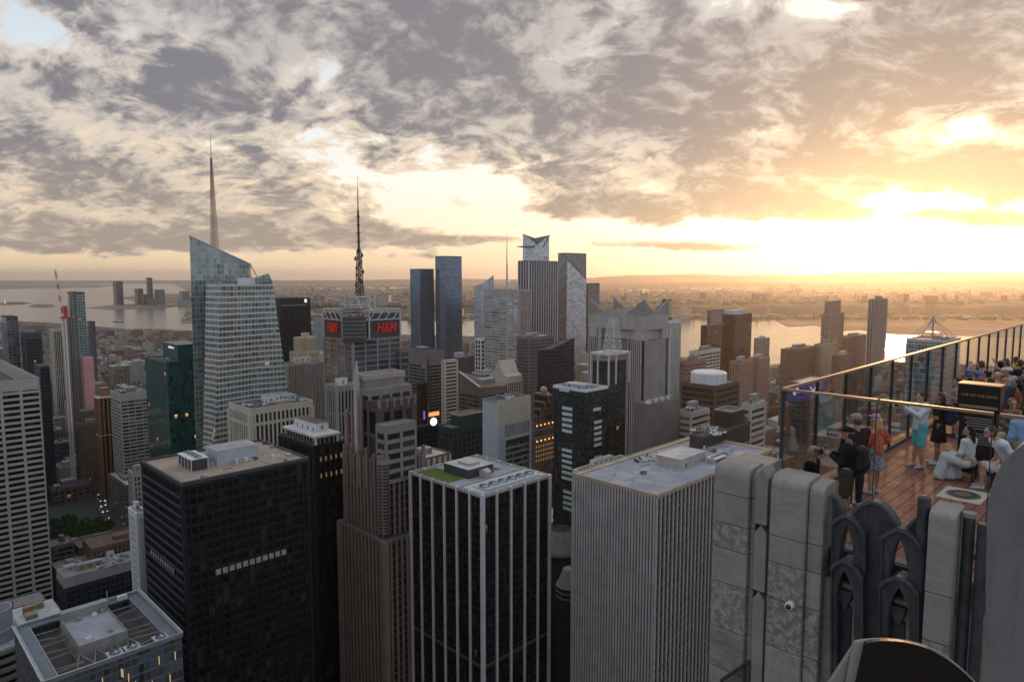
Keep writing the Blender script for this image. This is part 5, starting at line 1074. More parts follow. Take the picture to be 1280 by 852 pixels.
simple('residential_tower', 'right rose brick apartment slab with corner balconies', 'apartment tower', (934, 948, 962, 448), 900, DEF(fl=3.2, bay=3.4, bh=1.4, bp=.12, pw=1.8, pp=.3, top=3), 'window', 'rosebrick', 540, 'roof', 2, 6)
simple('office_building', 'peach brick block left of the white drum building', 'office building', (850, 857, 882, 452), 640, DEF(fl=3.6, bay=4, bh=1.8, bp=.2, pw=1.4, pp=.25, top=2), 'window', 'rosebrick', 490, 'roof', 1, 7)
simple('parking_building', 'white banded parking building behind the peach brick block', 'building', (862, 872, 900, 439), 780, S_band, 'window', 'cream', 470, 'roof', 1, 7)
# bronze building with the white drum
root, b, a, h = simple('office_building', 'bronze banded building with big white round drum on its roof', 'office building', (851, 894, 924.5, 482), 470, DEF(fl=4.2, bay=30, bh=1.5, bp=.4, pw=.3, pp=.05, top=1.2), 'bronzeglass', 'bronzewall' if 'bronzewall' in M else 'darkbrown', 540, 'roof', 0)
mb = MB(); mb.cyl((b*.42, a*.5, h-1), (b*.42, a*.5, h+6.5), 12.5, n=36); mb.cyl((b*.42, a*.5, h+6.5), (b*.42, a*.5, h+7.6), 12.5, 11, 36)
for k in range(18): an = k*math.pi/9; mb.obox((b*.42+12.5*math.cos(an), a*.5+12.5*math.sin(an), h+2.8), (.25*math.cos(an), .25*math.sin(an), 0), (-.5*math.sin(an), .5*math.cos(an), 0), (0, 0, 3.7))
mb.build('drum', M['white'], root)
simple('office_building', 'white banded block with stepped terraces below the bronze building', 'office building', (846, 864, 886, 515), 420, DEF(fl=4, bay=30, bh=2.1, bp=.5, pw=.6, pp=.3, top=1.5), 'window', 'limestone', 600, 'roof', 2, 5)
root, b, a, h = site('office_building', 'dark ribbed building with crowded roof and square dark tower, before the white banded block', 'office building', 862, 878.5, 938, 545, 350, 600)
S_d = DEF(fl=3.9, bay=1.6, bh=.2, bp=.04, pw=.22, pp=.25, top=1.0)
zu = h-17
mb = MB(); mb.box(.4, b-.4, .4, a-.4, 0, zu, 2, 1, (round(b/2.6), round(a/2.6), round(h/4))); mb.box(0, b, 0, a, zu, h-1, 1, 1)
for k in range(int(b/.8)): mb.box(k*.8, k*.8+.2, -.2, .02, zu, h-1.1, 1)
for k in range(int(a/.8)): mb.box(-.2, .02, k*.8, k*.8+.2, zu, h-1.1, 1)
mb.box(-.25, b+.2, -.25, a+.2, zu-.2, zu+.5, 0); mb.box(-.25, b+.2, -.25, a+.2, zu+5, zu+5.5, 0); mb.build('facade', [M['concrete'], M['charcoal'], M['tealglass']], root)
roofdeck(root, 0, b, 0, a, h-1, M['roofdark'], M['charcoal'], 1.0); ductwork(root, b*.3, a*.5, h-1, 16, 21, 8)
x0, x1, y0, y1, h1 = tier(root, 893, 915, 931, 514, 372); mb = MB(); mb.box(x0, x1, y0, y1, h-1, h1-.6, 0, 2); mb.box(x0-.2, x1+.2, y0-.2, y0+.6, h1-.7, h1, 1); mb.box(x0-.2, x0+.6, y0+.6, y1, h1-.7, h1-.01, 1); mb.box(x1-.6, x1+.2, y0+.6, y1, h1-.7, h1-.01, 1); mb.box(x0+.6, x1-.6, y1-.6, y1+.2, h1-.7, h1-.01, 1); mb.build('roof_tower', [M['black'], M['concrete'], M['roofdark']], root)
simple('office_building', 'white ribbed end wall building right of the square dark roof tower', 'office building', (928, 938, 956, 505), 400, DEF(fl=3.9, bay=20, bh=1.9, bp=.5, pw=1.6, pp=.6, top=2), 'window', 'limestone', 590, 'roof', 1, 5)
# right hand river towers
simple('residential_tower', 'brown brick block with notched roof left of the stepped stone tower', 'apartment tower', (976, 994, 1021, 437), 1000, S_brick, 'window', 'brick', 540, 'roof', 2, 5)
root, b, a, h = simple('residential_tower', 'tall stepped stone tower with narrow top storeys by the river', 'apartment tower', (1027, 1038, 1055, 392), 1150, DEF(fl=3.4, bay=3, bh=1.3, bp=.1, pw=1.4, pp=.3, top=2), 'window', 'beige', 470, 'roof', 0)
x0, x1, y0, y1, h1 = tier(root, 1031, 1038, 1051, 376, 1160); mb = MB(); relief(mb, x0, x1, y0, y1, h-2, h1, S_brick); mb.build('upper_storeys', [M['window'], M['beige']], root)
simple('residential_tower', 'low beige wing at the left foot of the stepped stone tower', 'apartment tower', (1018, 1026, 1046, 430), 1050, S_brick, 'window', 'beige', 490, 'roof', 1, 5)
simple('residential_tower', 'brown brick slab with sunlit edge between the two tallest river towers', 'apartment tower', (1048, 1062, 1083, 421), 1200, S_brick, 'window', 'rosebrick', 480, 'roof', 1, 6)
simple('residential_tower', 'low brown block beneath the brown brick slab by the river', 'apartment tower', (1040, 1052, 1066, 444), 1000, S_brick, 'window', 'brick', 500, 'roof', 1, 6)
simple('residential_tower', 'tall slim ribbed slab tower with the sun glare beside it', 'apartment tower', (1086, 1093, 1109.5, 374), 1150, DEF(fl=3.6, bay=4.2, bh=.8, bp=.1, pw=1.5, pp=.6, top=1.5), 'slateglass', 'concrete', 470, 'roofdark', 1, 5)
M['silverblue'] = curtain('silver_blue_glass', glass=(.30,.42,.46), band=.16, wall=(.30,.38,.40), mull=.10, lit=0, blindp=.2, blind=(.25,.33,.36), rough=.07, wrough=.2, gm=.7, tilt=.02, dirt=0)
# blue glass tower with the pyramid mast
root, b, a, h = gtower('office_tower', 'blue green glass tower with flared sides and pyramid of steel struts on top', 'office tower', (1129, 1184, 1201, 426), 430, 'silverblue', 560, 1.9, 3.9, roofm='roof', wm='palemetal', taper=(.0, -.0, .0, .06))
mx, my = b*.5, a*.5; mb = MB()
for (x_, y_) in ((2, 2), (b-2, 2), (b-2, a-2), (2, a-2), (b*.5, 2), (2, a*.5), (2, a*.75)): mb.bar((x_, y_, h), (mx, my, h+12.5), .28)
mb.cyl((mx-.7, my, h), (mx-.7, my, h+15), .45, n=8); mb.cyl((mx+.7, my, h), (mx+.7, my, h+15), .45, n=8); mb.box(mx-4, mx+4, my-4, my+4, h+3.6, h+4)
mb.build('roof_pyramid', M['metal'], root); ductwork(root, b*.5, a*.3, h, 8, 4, 7)
root, b, a, h = simple('office_building', 'broad brown brick building seen through the terrace glass', 'office building', (1008, 1075, 1150, 590), 300, DEF(fl=4, bay=3.2, bh=1.8, bp=.1, pw=1.9, pp=.15, top=2.5), 'window', 'brick', 640, 'roof', 2, 3)
simple('office_building', 'grey banded building with pale roof seen through the terrace glass', 'office building', (1012, 1048, 1085, 548), 470, S_band, 'window', 'granitedark', 600, 'roofpale', 2, 3)
root, b, a, h = simple('theatre_building', 'building carrying a purple billboard just beyond the terrace glass corner', 'theatre', (986, 1003, 1030, 478), 560, S_office, 'window', 'brown', 560, 'roofpale', 0)
mb = MB(); mb.box(-.9, -.3, 0, a, h-16, h-2); mb.box(0, b, -.9, -.3, h-16, h-2); mb.build('billboard', M.setdefault('purpleboard', mat('purple_billboard', (.10,.06,.30), .5, var=.1, emit=(.12,.07,.4), es=.12)), root)
mb = MB(); mb.tube([(-1.1, a*.7, h-6), (-1.1, a*.5, h-11), (-1.1, a*.3, h-4), (-1.1, a*.25, h-9)], .5); mb.tube([(b*.3, -1.1, h-5), (b*.45, -1.1, h-10), (b*.6, -1.1, h-5), (b*.7, -1.1, h-9)], .5); mb.build('billboard_script', M['whitesign'], root)
# dome tent
c = G(970, 528, 22); root = empty('dome_tent', (c.x, c.y, 0), R(45), 'white air dome over a roof court, right of the rose brick slabs', 'dome tent'); u_, v_ = w2uv(c.x, c.y); LAND.append((u_-16, u_+16, v_-26, v_+26, 34)); SCREEN.append((954, 990, 540, c.y-20, 'white dome', 970, 525))
mb = MB(); mb.box(-26, 26, -16, 16, 0, 21); mb.build('building', M['beige'], root)
mb = MB(); n = 14
pr_ = [(14*math.cos(math.pi*k/n), 21+10*math.sin(math.pi*k/n)**.8) for k in range(n+1)]
mb.extrude(pr_, lambda p, t: (t, p[0], p[1]), -23, 23); mb.build('air_dome', M['whitepier'], root)
# conical white roofs in the gap between the ribbed and grooved towers
c = P(700, 660, 400); root = empty('round_building', (c.x, c.y, 0), R(10), 'white ring roofed turret building in the gap between the ribbed and grooved towers', 'building')
mb = MB(); z_ = c.z; mb.cyl((0, 0, z_-12), (0, 0, z_), 10.5, 6.5, 12, caps=False); mb.cyl((0, 0, z_-1.5), (0, 0, z_-.8), 6.4, n=12, m=1); mb.cyl((0, 0, z_-14), (0, 0, z_-12), 10.8, n=12); mb.cyl((0, 0, 0), (0, 0, z_-14), 9, n=12, m=1); mb.build('turret', [M['limestone'], M['charcoal']], root)
mb = MB(); z_ = c.z-18; mb.cyl((2, -16, z_-10), (2, -16, z_), 8, 4, 8, m=0); mb.cyl((2, -16, 0), (2, -16, z_-10), 8, n=8, m=1)
for k in range(3): mb.cyl((2, -16, z_-10-k*3), (2, -16, z_-9.6-k*3), 8.4, n=8)
mb.build('lower_turret', [M['limestone'], M['charcoal']], root)
LAND.append((w2uv(c.x, c.y)[0]-22, w2uv(c.x, c.y)[0]+22, w2uv(c.x, c.y)[1]-22, w2uv(c.x, c.y)[1]+22, c.z))
# ================================================================ the lesser buildings
def pip(x, y, poly):
    c = False; n = len(poly); j = n-1
    for i in range(n):
        if (poly[i][1] > y) != (poly[j][1] > y) and x < (poly[j][0]-poly[i][0])*(y-poly[i][1])/(poly[j][1]-poly[i][1])+poly[i][0]: c = not c
        j = i
    return c
# roofline limit (pixel rows) of the low city across the picture
CAPX = [-200, 0, 60, 100, 118, 180, 240, 340, 388, 420, 500, 545, 600, 640, 700, 760, 850, 905, 960, 985, 1100, 1200, 1300, 1500]
CAPY = [402, 402, 406, 410, 412, 410, 413, 416, 402, 416, 424, 426, 428, 430, 440, 440, 447, 455, 462, 455, 452, 455, 465, 480]
TONES = [((.30,.19,.14), 'brown brick'), ((.24,.14,.10), 'red brick'), ((.40,.33,.25), 'tan brick'), ((.36,.35,.33), 'grey stone'), ((.50,.48,.44), 'white'), ((.20,.19,.185), 'dark grey'), ((.44,.37,.27), 'cream stone'), ((.16,.19,.22), 'blue grey')]
PROB = [.24, .16, .15, .13, .09, .08, .10, .05]
PARK = [w2uv(*G(x, y, 0)[:2]) for x, y in ((60, 672), (150, 690), (150, 640), (112, 630), (60, 640))]
pu0, pu1 = min(p[0] for p in PARK), max(p[0] for p in PARK); pv0, pv1 = min(p[1] for p in PARK), max(p[1] for p in PARK)
lots = []; rr = random.Random(77)
BU, SU, BV, SV = 62, 18, 245, 30
shore_s = shore
uA = w2uv(*G(124, 640, 0)[:2])
for iu in range(-45, 75):
    for iv in range(-14, 22):
        u0, v0 = iu*(BU+SU)+12, iv*(BV+SV)+uA[1]+14-5*(BV+SV)
        cx, cyy = uv2w(u0+BU/2, v0+BV/2)
        if cyy < 330 or cyy > 5200 or abs(cx) > cyy*.86+260: continue
        v = v0
        while v < v0+BV-10:
            wdt = min(rr.choice([14, 18, 22, 28, 36, 48]) , v0+BV-v)
            for row in (0, 1):
                if rr.random() < .035: continue
                dpt = rr.uniform(22, 30); uu = u0+(0 if row == 0 else BU-dpt)
                x, y = uv2w(uu+dpt/2, v+wdt/2)
                if y < 360: continue
                pxx, pyy = proj(x, y, 0)
                if not (-40 < pxx < 1330): continue
                if not pip(x, y, shore_s): continue
                if any(uu < L[1]+3 and uu+dpt > L[0]-3 and v < L[3]+3 and v+wdt > L[2]-3 for L in LAND): continue
                if pu0-4 < uu+dpt and uu < pu1+4 and pv0-4 < v+wdt and v < pv1+4: continue
                near = max(0, 1-(y-500)/1500)
                if rr.random() < .10+.35*near: hh = rr.uniform(35, 75)+near*rr.uniform(0, 70)
                elif rr.random() < .45+.3*near: hh = rr.uniform(20, 42)+near*25
                else: hh = rr.uniform(11, 22)+near*10
                # keep the photograph's skyline: nothing rises over the low city's roofline or hides a landmark
                xs = [proj(*uv2w(uu+a, v+b), hh)[0] for a in (0, dpt) for b in (0, wdt)]; x0, x1 = min(xs), max(xs)
                dmin = min((uu+a+v+b)*Q for a in (0, dpt) for b in (0, wdt))
                lim = float(np.interp(pxx, CAPX, CAPY))
                for S in SCREEN:
                    if x1 > S[0] and x0 < S[1] and dmin < S[3]: lim = max(lim, S[2]-rr.uniform(0, 6) if S[2] < 9000 else 0)
                hmax = EYE-(lim-346)/F*dmin*1.02
                hh = min(hh, hmax)
                if hh < 7: continue
                ti = rr.choices(range(8), PROB)[0]; k = rr.uniform(.75, 1.15); tone = tuple(min(.7, c*k) for c in TONES[ti][0])
                rt_ = rr.random(); rc = (.12,.12,.12) if rt_ < .35 else ((.26,.24,.22) if rt_ < .72 else ((.50,.49,.47) if rt_ < .92 else (.22,.15,.12)))
                lots.append(dict(u=uu, v=v, a=dpt, b=wdt, h=hh, tone=tone, kind=ti, roof=rc, d=y, x0=x0, x1=x1, s=rr.random(), rt=rt_))
            v += wdt+rr.choice([0, 0, 0, .0, 6])
print('lots', len(lots))
# which of them show largest?
boxes = np.array([(L[0], L[1], L[2], L[3], -1, L[4]) for L in LAND], float)
def visible(samples, bx, skip=None):
    """samples (n,3) in u,v,z; fraction test of segments from the camera against boxes"""
    o = np.array([0, 0, EYE]); d = samples-o
    with np.errstate(divide='ignore', invalid='ignore'):
        vis = np.ones(len(samples), bool)
        for k, b in enumerate(bx):
            lo = (b[[0, 2, 4]]-o)/d; hi = (b[[1, 3, 5]]-o)/d
            t0 = np.minimum(lo, hi).max(axis=1); t1 = np.maximum(lo, hi).min(axis=1)
            hit = (t0 < t1) & (t1 > 0) & (t0 < .985) & (t0 > 0)
            if skip is not None: hit &= (skip != k)
            vis &= ~hit
    return vis
for L in lots:
    sc = F/L['d']; L['area'] = (L['x1']-L['x0'])*(L['h']*sc+L['a']*sc*.25)
lots.sort(key=lambda L: -L['area'])
cand = lots[:1700]
cb = np.array([(L['u'], L['u']+L['a'], L['v'], L['v']+L['b'], 0, L['h']) for L in cand])
smp = []; own = []
for k, L in enumerate(cand):
    for fz in (.4, .75, .98):
        for fa in (.25, .75):
            smp.append((L['u']-.3, L['v']+L['b']*fa, L['h']*fz)); own.append(k); smp.append((L['u']+L['a']*fa, L['v']-.3, L['h']*fz)); own.append(k)
    smp.append((L['u']+L['a']/2, L['v']+L['b']/2, L['h']+.5)); own.append(k)
smp = np.array(smp); own = np.array(own)
vz = visible(smp, boxes); vz &= visible(smp, cb, own)
frac = np.bincount(own, weights=vz.astype(float), minlength=len(cand))/13
for k, L in enumerate(cand): L['vis'] = frac[k]*L['area']; L['fr'] = frac[k]
order = sorted(cand, key=lambda L: -L['vis'])
solo = [L for L in order if L['vis'] > 2][:270]; ids = set(id(L) for L in solo); rest = [L for L in lots if id(L) not in ids]
print('solo', len(solo), 'rest', len(rest), 'smallest', solo[-1]['vis'])
# labels: look, size, roof, nearest landmark, then order from the left
landmarks = [(S[5], S[6], S[3], S[4]) for S in SCREEN]
SHORT = {}
def words(L):
    nm = TONES[L['kind']][1]
    sz = 'low' if L['h'] < 24 else ('mid-rise' if L['h'] < 48 else 'tall')
    shape = 'slab' if L['b'] > 40 else ('narrow building' if L['b'] < 16 else 'block')
    rf = 'dark roof' if L['rt'] < .35 else ('grey roof' if L['rt'] < .72 else ('white roof' if L['rt'] < .92 else 'brown roof'))
    tank = L['s'] < .28 and L['h'] > 18
    L['tank'] = tank
    return f"{sz} {nm} {shape}", ('water tank and '+rf if tank else rf)
REF = [('travertine tower', 20, 600), ('tower crane', 78, 480), ('pink netted tower', 100, 500), ('copper brown tower', 128, 560), ('green glass tower', 208, 520), ('spired glass tower', 300, 450), ('black slab tower', 368, 410), ('red lettered tower', 450, 460),
       ('blue glass towers', 545, 420), ('white balcony slab', 562, 490), ('thin masted tower', 625, 430), ('striped tower', 680, 400), ('theatre tower', 684, 570), ('finned crown tower', 795, 440), ('mint slender tower', 836, 450), ('black river tower', 920, 425), ('white roof drum', 890, 480), ('white air dome', 970, 520), ('stepped stone tower', 1040, 420), ('slim river slab', 1098, 420), ('pyramid mast tower', 1165, 460), ('terrace glass', 1060, 560)]
for L in solo:
    cxp, cyp = proj(*uv2w(L['u'], L['v']), L['h']*.8); L['px'], L['py'] = cxp, cyp
    n0 = min(REF, key=lambda r: (r[1]-cxp)**2+((r[2]-cyp)*.8)**2); rel = 'left of' if cxp < n0[1]-12 else ('right of' if cxp > n0[1]+12 else ('above' if cyp < n0[2] else 'below'))
    w1, w2 = words(L); L['base'] = f"{w1} with {w2}, {rel} the {n0[0]}"
from collections import defaultdict
bd = defaultdict(list)
for L in solo: bd[L['base']].append(L)
ORD = ['leftmost', 'second', 'third', 'fourth', 'fifth', 'sixth', 'seventh', 'eighth', 'ninth', 'tenth', 'eleventh', 'twelfth']
for k_, g in bd.items():
    g.sort(key=lambda L: L['px'])
    for i, L in enumerate(g):
        if len(g) == 1: L['label'] = k_
        else: L['label'] = (ORD[i]+(' from left: ' if i else ': ') if i < 12 else 'last: ')+k_.replace('water tank and ', 'tank, ').replace(' narrow building', ' narrow block')
def trim(t):
    for a_, b_ in ((' narrow block', ' sliver'), (' of the ', ' of '), (' above the ', ' above '), (' below the ', ' below '), ('tank, ', 'tank '), (' with tank ', ' tank ')):
        if len(t.replace('-', ' ').split()) > 15: t = t.replace(a_, b_)
    return t
def lesser(L):
    L['label'] = trim(L['label'])
    x, y = uv2w(L['u'], L['v']); o_kind = TONES[L['kind']][1]
    root = empty('city_building', (x, y, 0), R(45), L['label'], 'building', 'buildings filling the city blocks')
    b, a, h = L['b'], L['a'], L['h']; s = random.Random(int(L['s']*1e6)); mb = MB()
    st = s.choice([DEF(fl=3.4, bay=2.8, bh=1.5, bp=.1, pw=1.4, pp=.14, top=1.6), DEF(fl=3.6, bay=3.6, bh=1.7, bp=.12, pw=1.6, pp=.2, top=2.0), DEF(fl=3.8, bay=2.4, bh=1.3, bp=.06, pw=1.1, pp=.25, top=2.4)] if L['kind'] < 5 else [DEF(fl=3.9, bay=6, bh=1.6, bp=.25, pw=.5, pp=.1, top=1.5), DEF(fl=3.8, bay=2.0, bh=1.0, bp=.08, pw=.6, pp=.25, top=1.8)])
    hh = h-1
    if h > 34 and s.random() < .45:
        hh = h*s.uniform(.6, .8); relief(mb, 0, b, 0, a, 0, hh, st); i_ = min(a, b)*.14; relief(mb, i_, b-i_, i_, a-i_, hh-.1, h-1, st); rx = (i_, b-i_, i_, a-i_)
    else: relief(mb, 0, b, 0, a, 0, hh, st); rx = (0, b, 0, a)
    w_ = mb.build('walls', [M['window'], M['objwall']], root); w_.color = (*L['tone'], 1)
    mb = MB(); x0, x1, y0, y1 = rx; zt = h-1
    mb.box(x0+.02, x1-.02, y0+.02, y1-.02, zt-.1, zt+.12, 0)
    for q in ((x0-.3, x1+.3, y0-.3, y0+.3), (x0-.3, x1+.3, y1-.3, y1+.3), (x0-.3, x0+.3, y0+.3, y1-.3), (x1-.3, x1+.3, y0+.3, y1-.3)): mb.box(*q, zt-.5, zt+1-(.01 if q[2] > y0 else 0), 1)
    r_ = mb.build('roof', [M['objwall'], M['objwall']], root); r_.color = (*L['roof'], 1)
    if hh < h-1.5: mb = MB(); mb.box(.02, b-.02, .02, a-.02, hh-.05, hh+.1, 0); r_ = mb.build('setback_roof', M['objwall'], root); r_.color = (*L['roof'], 1)
    W_, D_ = x1-x0, y1-y0; mb = MB(); px, pyy = x0+W_*s.uniform(.25, .55), y0+D_*s.uniform(.3, .5); pw, pd, ph = max(2.5, W_*s.uniform(.15, .35)), max(2.5, D_*s.uniform(.2, .35)), s.uniform(2.4, 4.5)
    mb.box(px, min(px+pw, x1-1), pyy, min(pyy+pd, y1-1), zt, zt+ph); mb.box(px-.15, min(px+pw, x1-1)+.15, pyy-.15, min(pyy+pd, y1-1)+.15, zt+ph-.01, zt+ph+.2); mb.box(px+.4, px+1.3, pyy-.05, pyy+.05, zt, zt+2.1)
    bk = mb.build('bulkhead', M['objwall'], root); bk.color = (*[min(.6, c*1.15) for c in L['tone']], 1)
    if L['tank']: watertank(root, x0+W_*.2+.5, y0+D_*.7, zt+.12, .85)
    if L['d'] < 1300:
        for q in range(s.randint(1, 4)):
            mb = MB(); p_, r2 = x0+1.5+s.random()*max(.5, W_-5), y0+1.5+s.random()*max(.5, D_-5); mb.box(p_, p_+1.8, r2, r2+1.4, zt+.3, zt+1.6); mb.box(p_+.1, p_+1.7, r2+.1, r2+1.3, zt+.1, zt+.3); mb.cyl((p_+.9, r2+.7, zt+1.6), (p_+.9, r2+.7, zt+1.85), .5, n=8); mb.build('air_handler', M['white'] if s.random() < .5 else M['metal'], root)
for L in solo: lesser(L)
# the rest: block after block to the shore
mb = MB(); rr = random.Random(3)
for L in rest:
    u, v, a, b, h = L['u'], L['v'], L['a'], L['b'], L['h']
    c = [uv2w(u, v), uv2w(u, v+b), uv2w(u+a, v+b), uv2w(u+a, v)]
    mb.col = L['tone']; nb, na, nh = max(1, round(b/3.2)), max(1, round(a/3.2)), max(1, round(h/3.4)); o1 = rr.randint(0, 900)
    for i, n in ((0, nb), (1, na), (2, nb), (3, na)):
        j = (i+1) % 4; mb.quad((*c[i], 0), (*c[j], 0), (*c[j], h), (*c[i], h), 0, [(o1, 0), (o1+n, 0), (o1+n, nh), (o1, nh)])
    mb.col = L['roof']; mb.quad(*[(*p, h-.6) for p in c], 1)
    if L['d'] < 3500:
        for q in range(rr.randint(1, 3)):
            mb.col = tuple(x*rr.uniform(.8, 1.6) for x in L['tone']); fx, fy = rr.uniform(.1, .6), rr.uniform(.1, .6); ww, dd, hh2 = rr.uniform(2, 6), rr.uniform(2, 6), rr.uniform(1.5, 4.5)
            cc = [uv2w(u+a*fy+q1, v+b*fx+q2) for q1, q2 in ((0, 0), (0, ww), (dd, ww), (dd, 0))]
            for i in range(4): mb.quad((*cc[i], h-.6), (*cc[(i+1) % 4], h-.6), (*cc[(i+1) % 4], h+hh2), (*cc[i], h+hh2), 1)
            mb.quad(*[(*p, h+hh2) for p in cc], 1)
for k in range(170):  # unseen blocks behind and beside the camera, added to shade the lower facades
    u, v = rr.uniform(-560, 420), rr.uniform(-560, 420); a, b = rr.uniform(28, 60), rr.uniform(28, 70); h = rr.uniform(110, 240)
    x_, y_ = uv2w(u+a/2, v+b/2)
    if (y_ > -30 and abs(x_) < y_*.85+95) or (abs(x_) < 55 and y_ > -75) or x_ > 40 and y_ > -40: continue
    c = [uv2w(u, v), uv2w(u, v+b), uv2w(u+a, v+b), uv2w(u+a, v)]; mb.col = rr.choice(TONES)[0]
    for i in range(4): mb.quad((*c[i], 0), (*c[(i+1) % 4], 0), (*c[(i+1) % 4], h), (*c[i], h), 0, [(0, 0), (12, 0), (12, h//3.6), (0, h//3.6)])
    mb.quad(*[(*p, h) for p in c], 1)
tag(mb.build('city_blocks_and_unseen_blockers', [M['farwin'], M['farroof']]), kind='stuff')
# towns on the far shore
mb = MB(); rr = random.Random(9); cnt = 0; tb = MB()
westp = west
while cnt < 9000:
    pxx = rr.uniform(-20, 1300); t = rr.random(); pyy = 354.5+(398-354.5)*t**.8
    if pxx < 380 and pyy > 356: continue
    g = G(pxx, pyy, 0)
    if not pip(g.x, g.y, westp): continue
    cnt += 1
    d = g.y; zb = 0
    if 4560 <= d < 5900: zb = 55 if 5300 < d else -999
    if d < 4560: zb = 0
    if zb < 0: continue
    if 5900 <= d < 8000: zb = 30
    s_ = rr.choice([8, 12, 16, 24, 40])*(1+d/16000); h = rr.choice([6, 8, 9, 12, 15])*(1+d/20000)+ (rr.random() < .045)*rr.uniform(15, 60); an = rr.choice([.2, .9, 1.4]); w2 = s_*rr.uniform(.6, 1.8)
    cs_, sn = math.cos(an), math.sin(an); c = [(g.x+i*s_/2*cs_-j*w2/2*sn, g.y+i*s_/2*sn+j*w2/2*cs_) for i, j in ((-1,-1),(1,-1),(1,1),(-1,1))]
    k = rr.uniform(.6, 1.2); tn = rr.choice([(.40,.36,.31), (.30,.22,.17), (.5,.48,.45), (.25,.22,.19), (.45,.38,.30)]); mb.col = tuple(x*k for x in tn)
    z0 = 0 if zb == 0 else zb-15
    for i in range(4): mb.quad((*c[i], z0), (*c[(i+1) % 4], z0), (*c[(i+1) % 4], zb+h), (*c[i], zb+h), 0, [(0, 0), (max(1, s_//4), 0), (max(1, s_//4), max(1, h//3.5)), (0, max(1, h//3.5))])
    mb.col = rr.choice([(.5,.5,.5), (.2,.19,.18), (.3,.28,.26)]); mb.quad(*[(*p, zb+h) for p in c], 1)
tag(mb.build('far_shore_towns', [M['farwin'], M['farroof']]), kind='stuff')
# trees of the far shore: leafy belts between the houses and along the cliffs
tb = MB(); rr = random.Random(21); n_t = 0
while n_t < 6500:
    pxx = rr.uniform(330, 1300); pyy = 355+(400-355)*rr.random()**.7; g = G(pxx, pyy, 0)
    if not pip(g.x, g.y, westp): continue
    d = g.y; n_t += 1
    zb = 0
    if 4400 < d < 5300: zb = 62*max(0, min(1, (d-4550)/750))*float(np.interp(pxx, [330, 500, 700], [.12, .35, 1]))
    elif 5300 <= d < 8000: zb = 25
    r_ = rr.uniform(4, 8.5)*(1+d/9000); k = 5
    tb.sphere((g.x, g.y, zb+r_*.35), r_, 0, 6, 4, sx=rr.uniform(.9, 2.0), sy=rr.uniform(.9, 1.8), sz=rr.uniform(.5, .8), jit=.22)
tag(tb.build('far_shore_woods', M['leaf']), kind='stuff')
# towers across the water, each a thing
def fartower(label, xl, xc, xr, yc, d, gm, tops=(0,0,0,0)):
    gtower('distant_tower', label, 'tower', (xl, xc, xr, yc), d, gm, 400, 7, 7, tops, group='towers across the river')
for args in (('tallest of the left cluster across the bay, dark blue with flat crown', 141, 145, 153.5, 351.5, 6400, 'navyglass'), ('broad reddish tower under a small crane in the bay cluster', 168, 172, 179, 361, 6500, 'bronzeglass'),
             ('thin pointed grey tower, highest at the centre of the bay cluster', 182.5, 185, 190.5, 347, 6600, 'navyglass'), ('rounded dark tower at the right of the bay cluster centre', 193, 197, 206, 362, 6400, 'slateglass'),
             ('short blue tower between the reddish and pointed ones in the bay cluster', 176, 180, 187, 368, 6300, 'navyglass'), ('squat dark block low in front of the pointed bay tower', 183, 189, 197, 373, 6200, 'slateglass'),
             ('pale wide building at the right end of the bay cluster', 222, 228, 239, 375, 6200, 'mintglass'), ('dark flat block above the pale wide bay building', 224, 229, 237, 364, 6700, 'slateglass'),
             ('pale apartment slab on the far cliffs right of the glass towers', 758, 766, 773, 369, 6900, 'mintglass'), ('dark slab on the far cliffs above the finned crown tower', 860, 868, 880, 371, 8200, 'slateglass'),
             ('broad slab on the cliffs beyond the black river tower', 967, 975, 984, 371, 7000, 'slateglass'), ('left of the twin hazy towers below the setting sun', 1114, 1118, 1122.5, 365, 8600, 'slateglass'),
             ('right of the twin hazy towers below the setting sun', 1128, 1132, 1138, 367, 8400, 'slateglass'), ('small hazy tower on the horizon above the stepped stone tower', 988, 992, 998, 355.5, 15000, 'slateglass'),
             ('wide hazy block at the right end of the far cliffs', 1257, 1262, 1274, 378, 6500, 'slateglass'), ('pale slab in the haze left of the silver slanted tower', 583, 586, 592, 379, 6300, 'mintglass'),
             ('grey slab in the haze over the black slab tower', 391, 395, 400, 380, 6800, 'mintglass'), ('dark block in the haze right of the black slab tower', 402, 406, 410, 383, 6400, 'slateglass')):
    fartower(*args)
rr = random.Random(6)
mb = MB(); mb.box(-12, 12, -12, 12, 0, 12); mb.box(-7, 7, -7, 7, 12, 38); mb.cyl((0, 0, 38), (0, 0, 62), 4, 2.4, 10); mb.sphere((0, 0, 66), 3); mb.cyl((2.5, 0, 60), (4.5, 0, 78), 1.2, .8, 6); g = G(5.5, 379.3, 0); o = mb.build('statue', M['mintpanel'], at=(g.x, g.y, 0)); tag(o, 'tiny green statue on its pedestal on the bay island', 'statue')
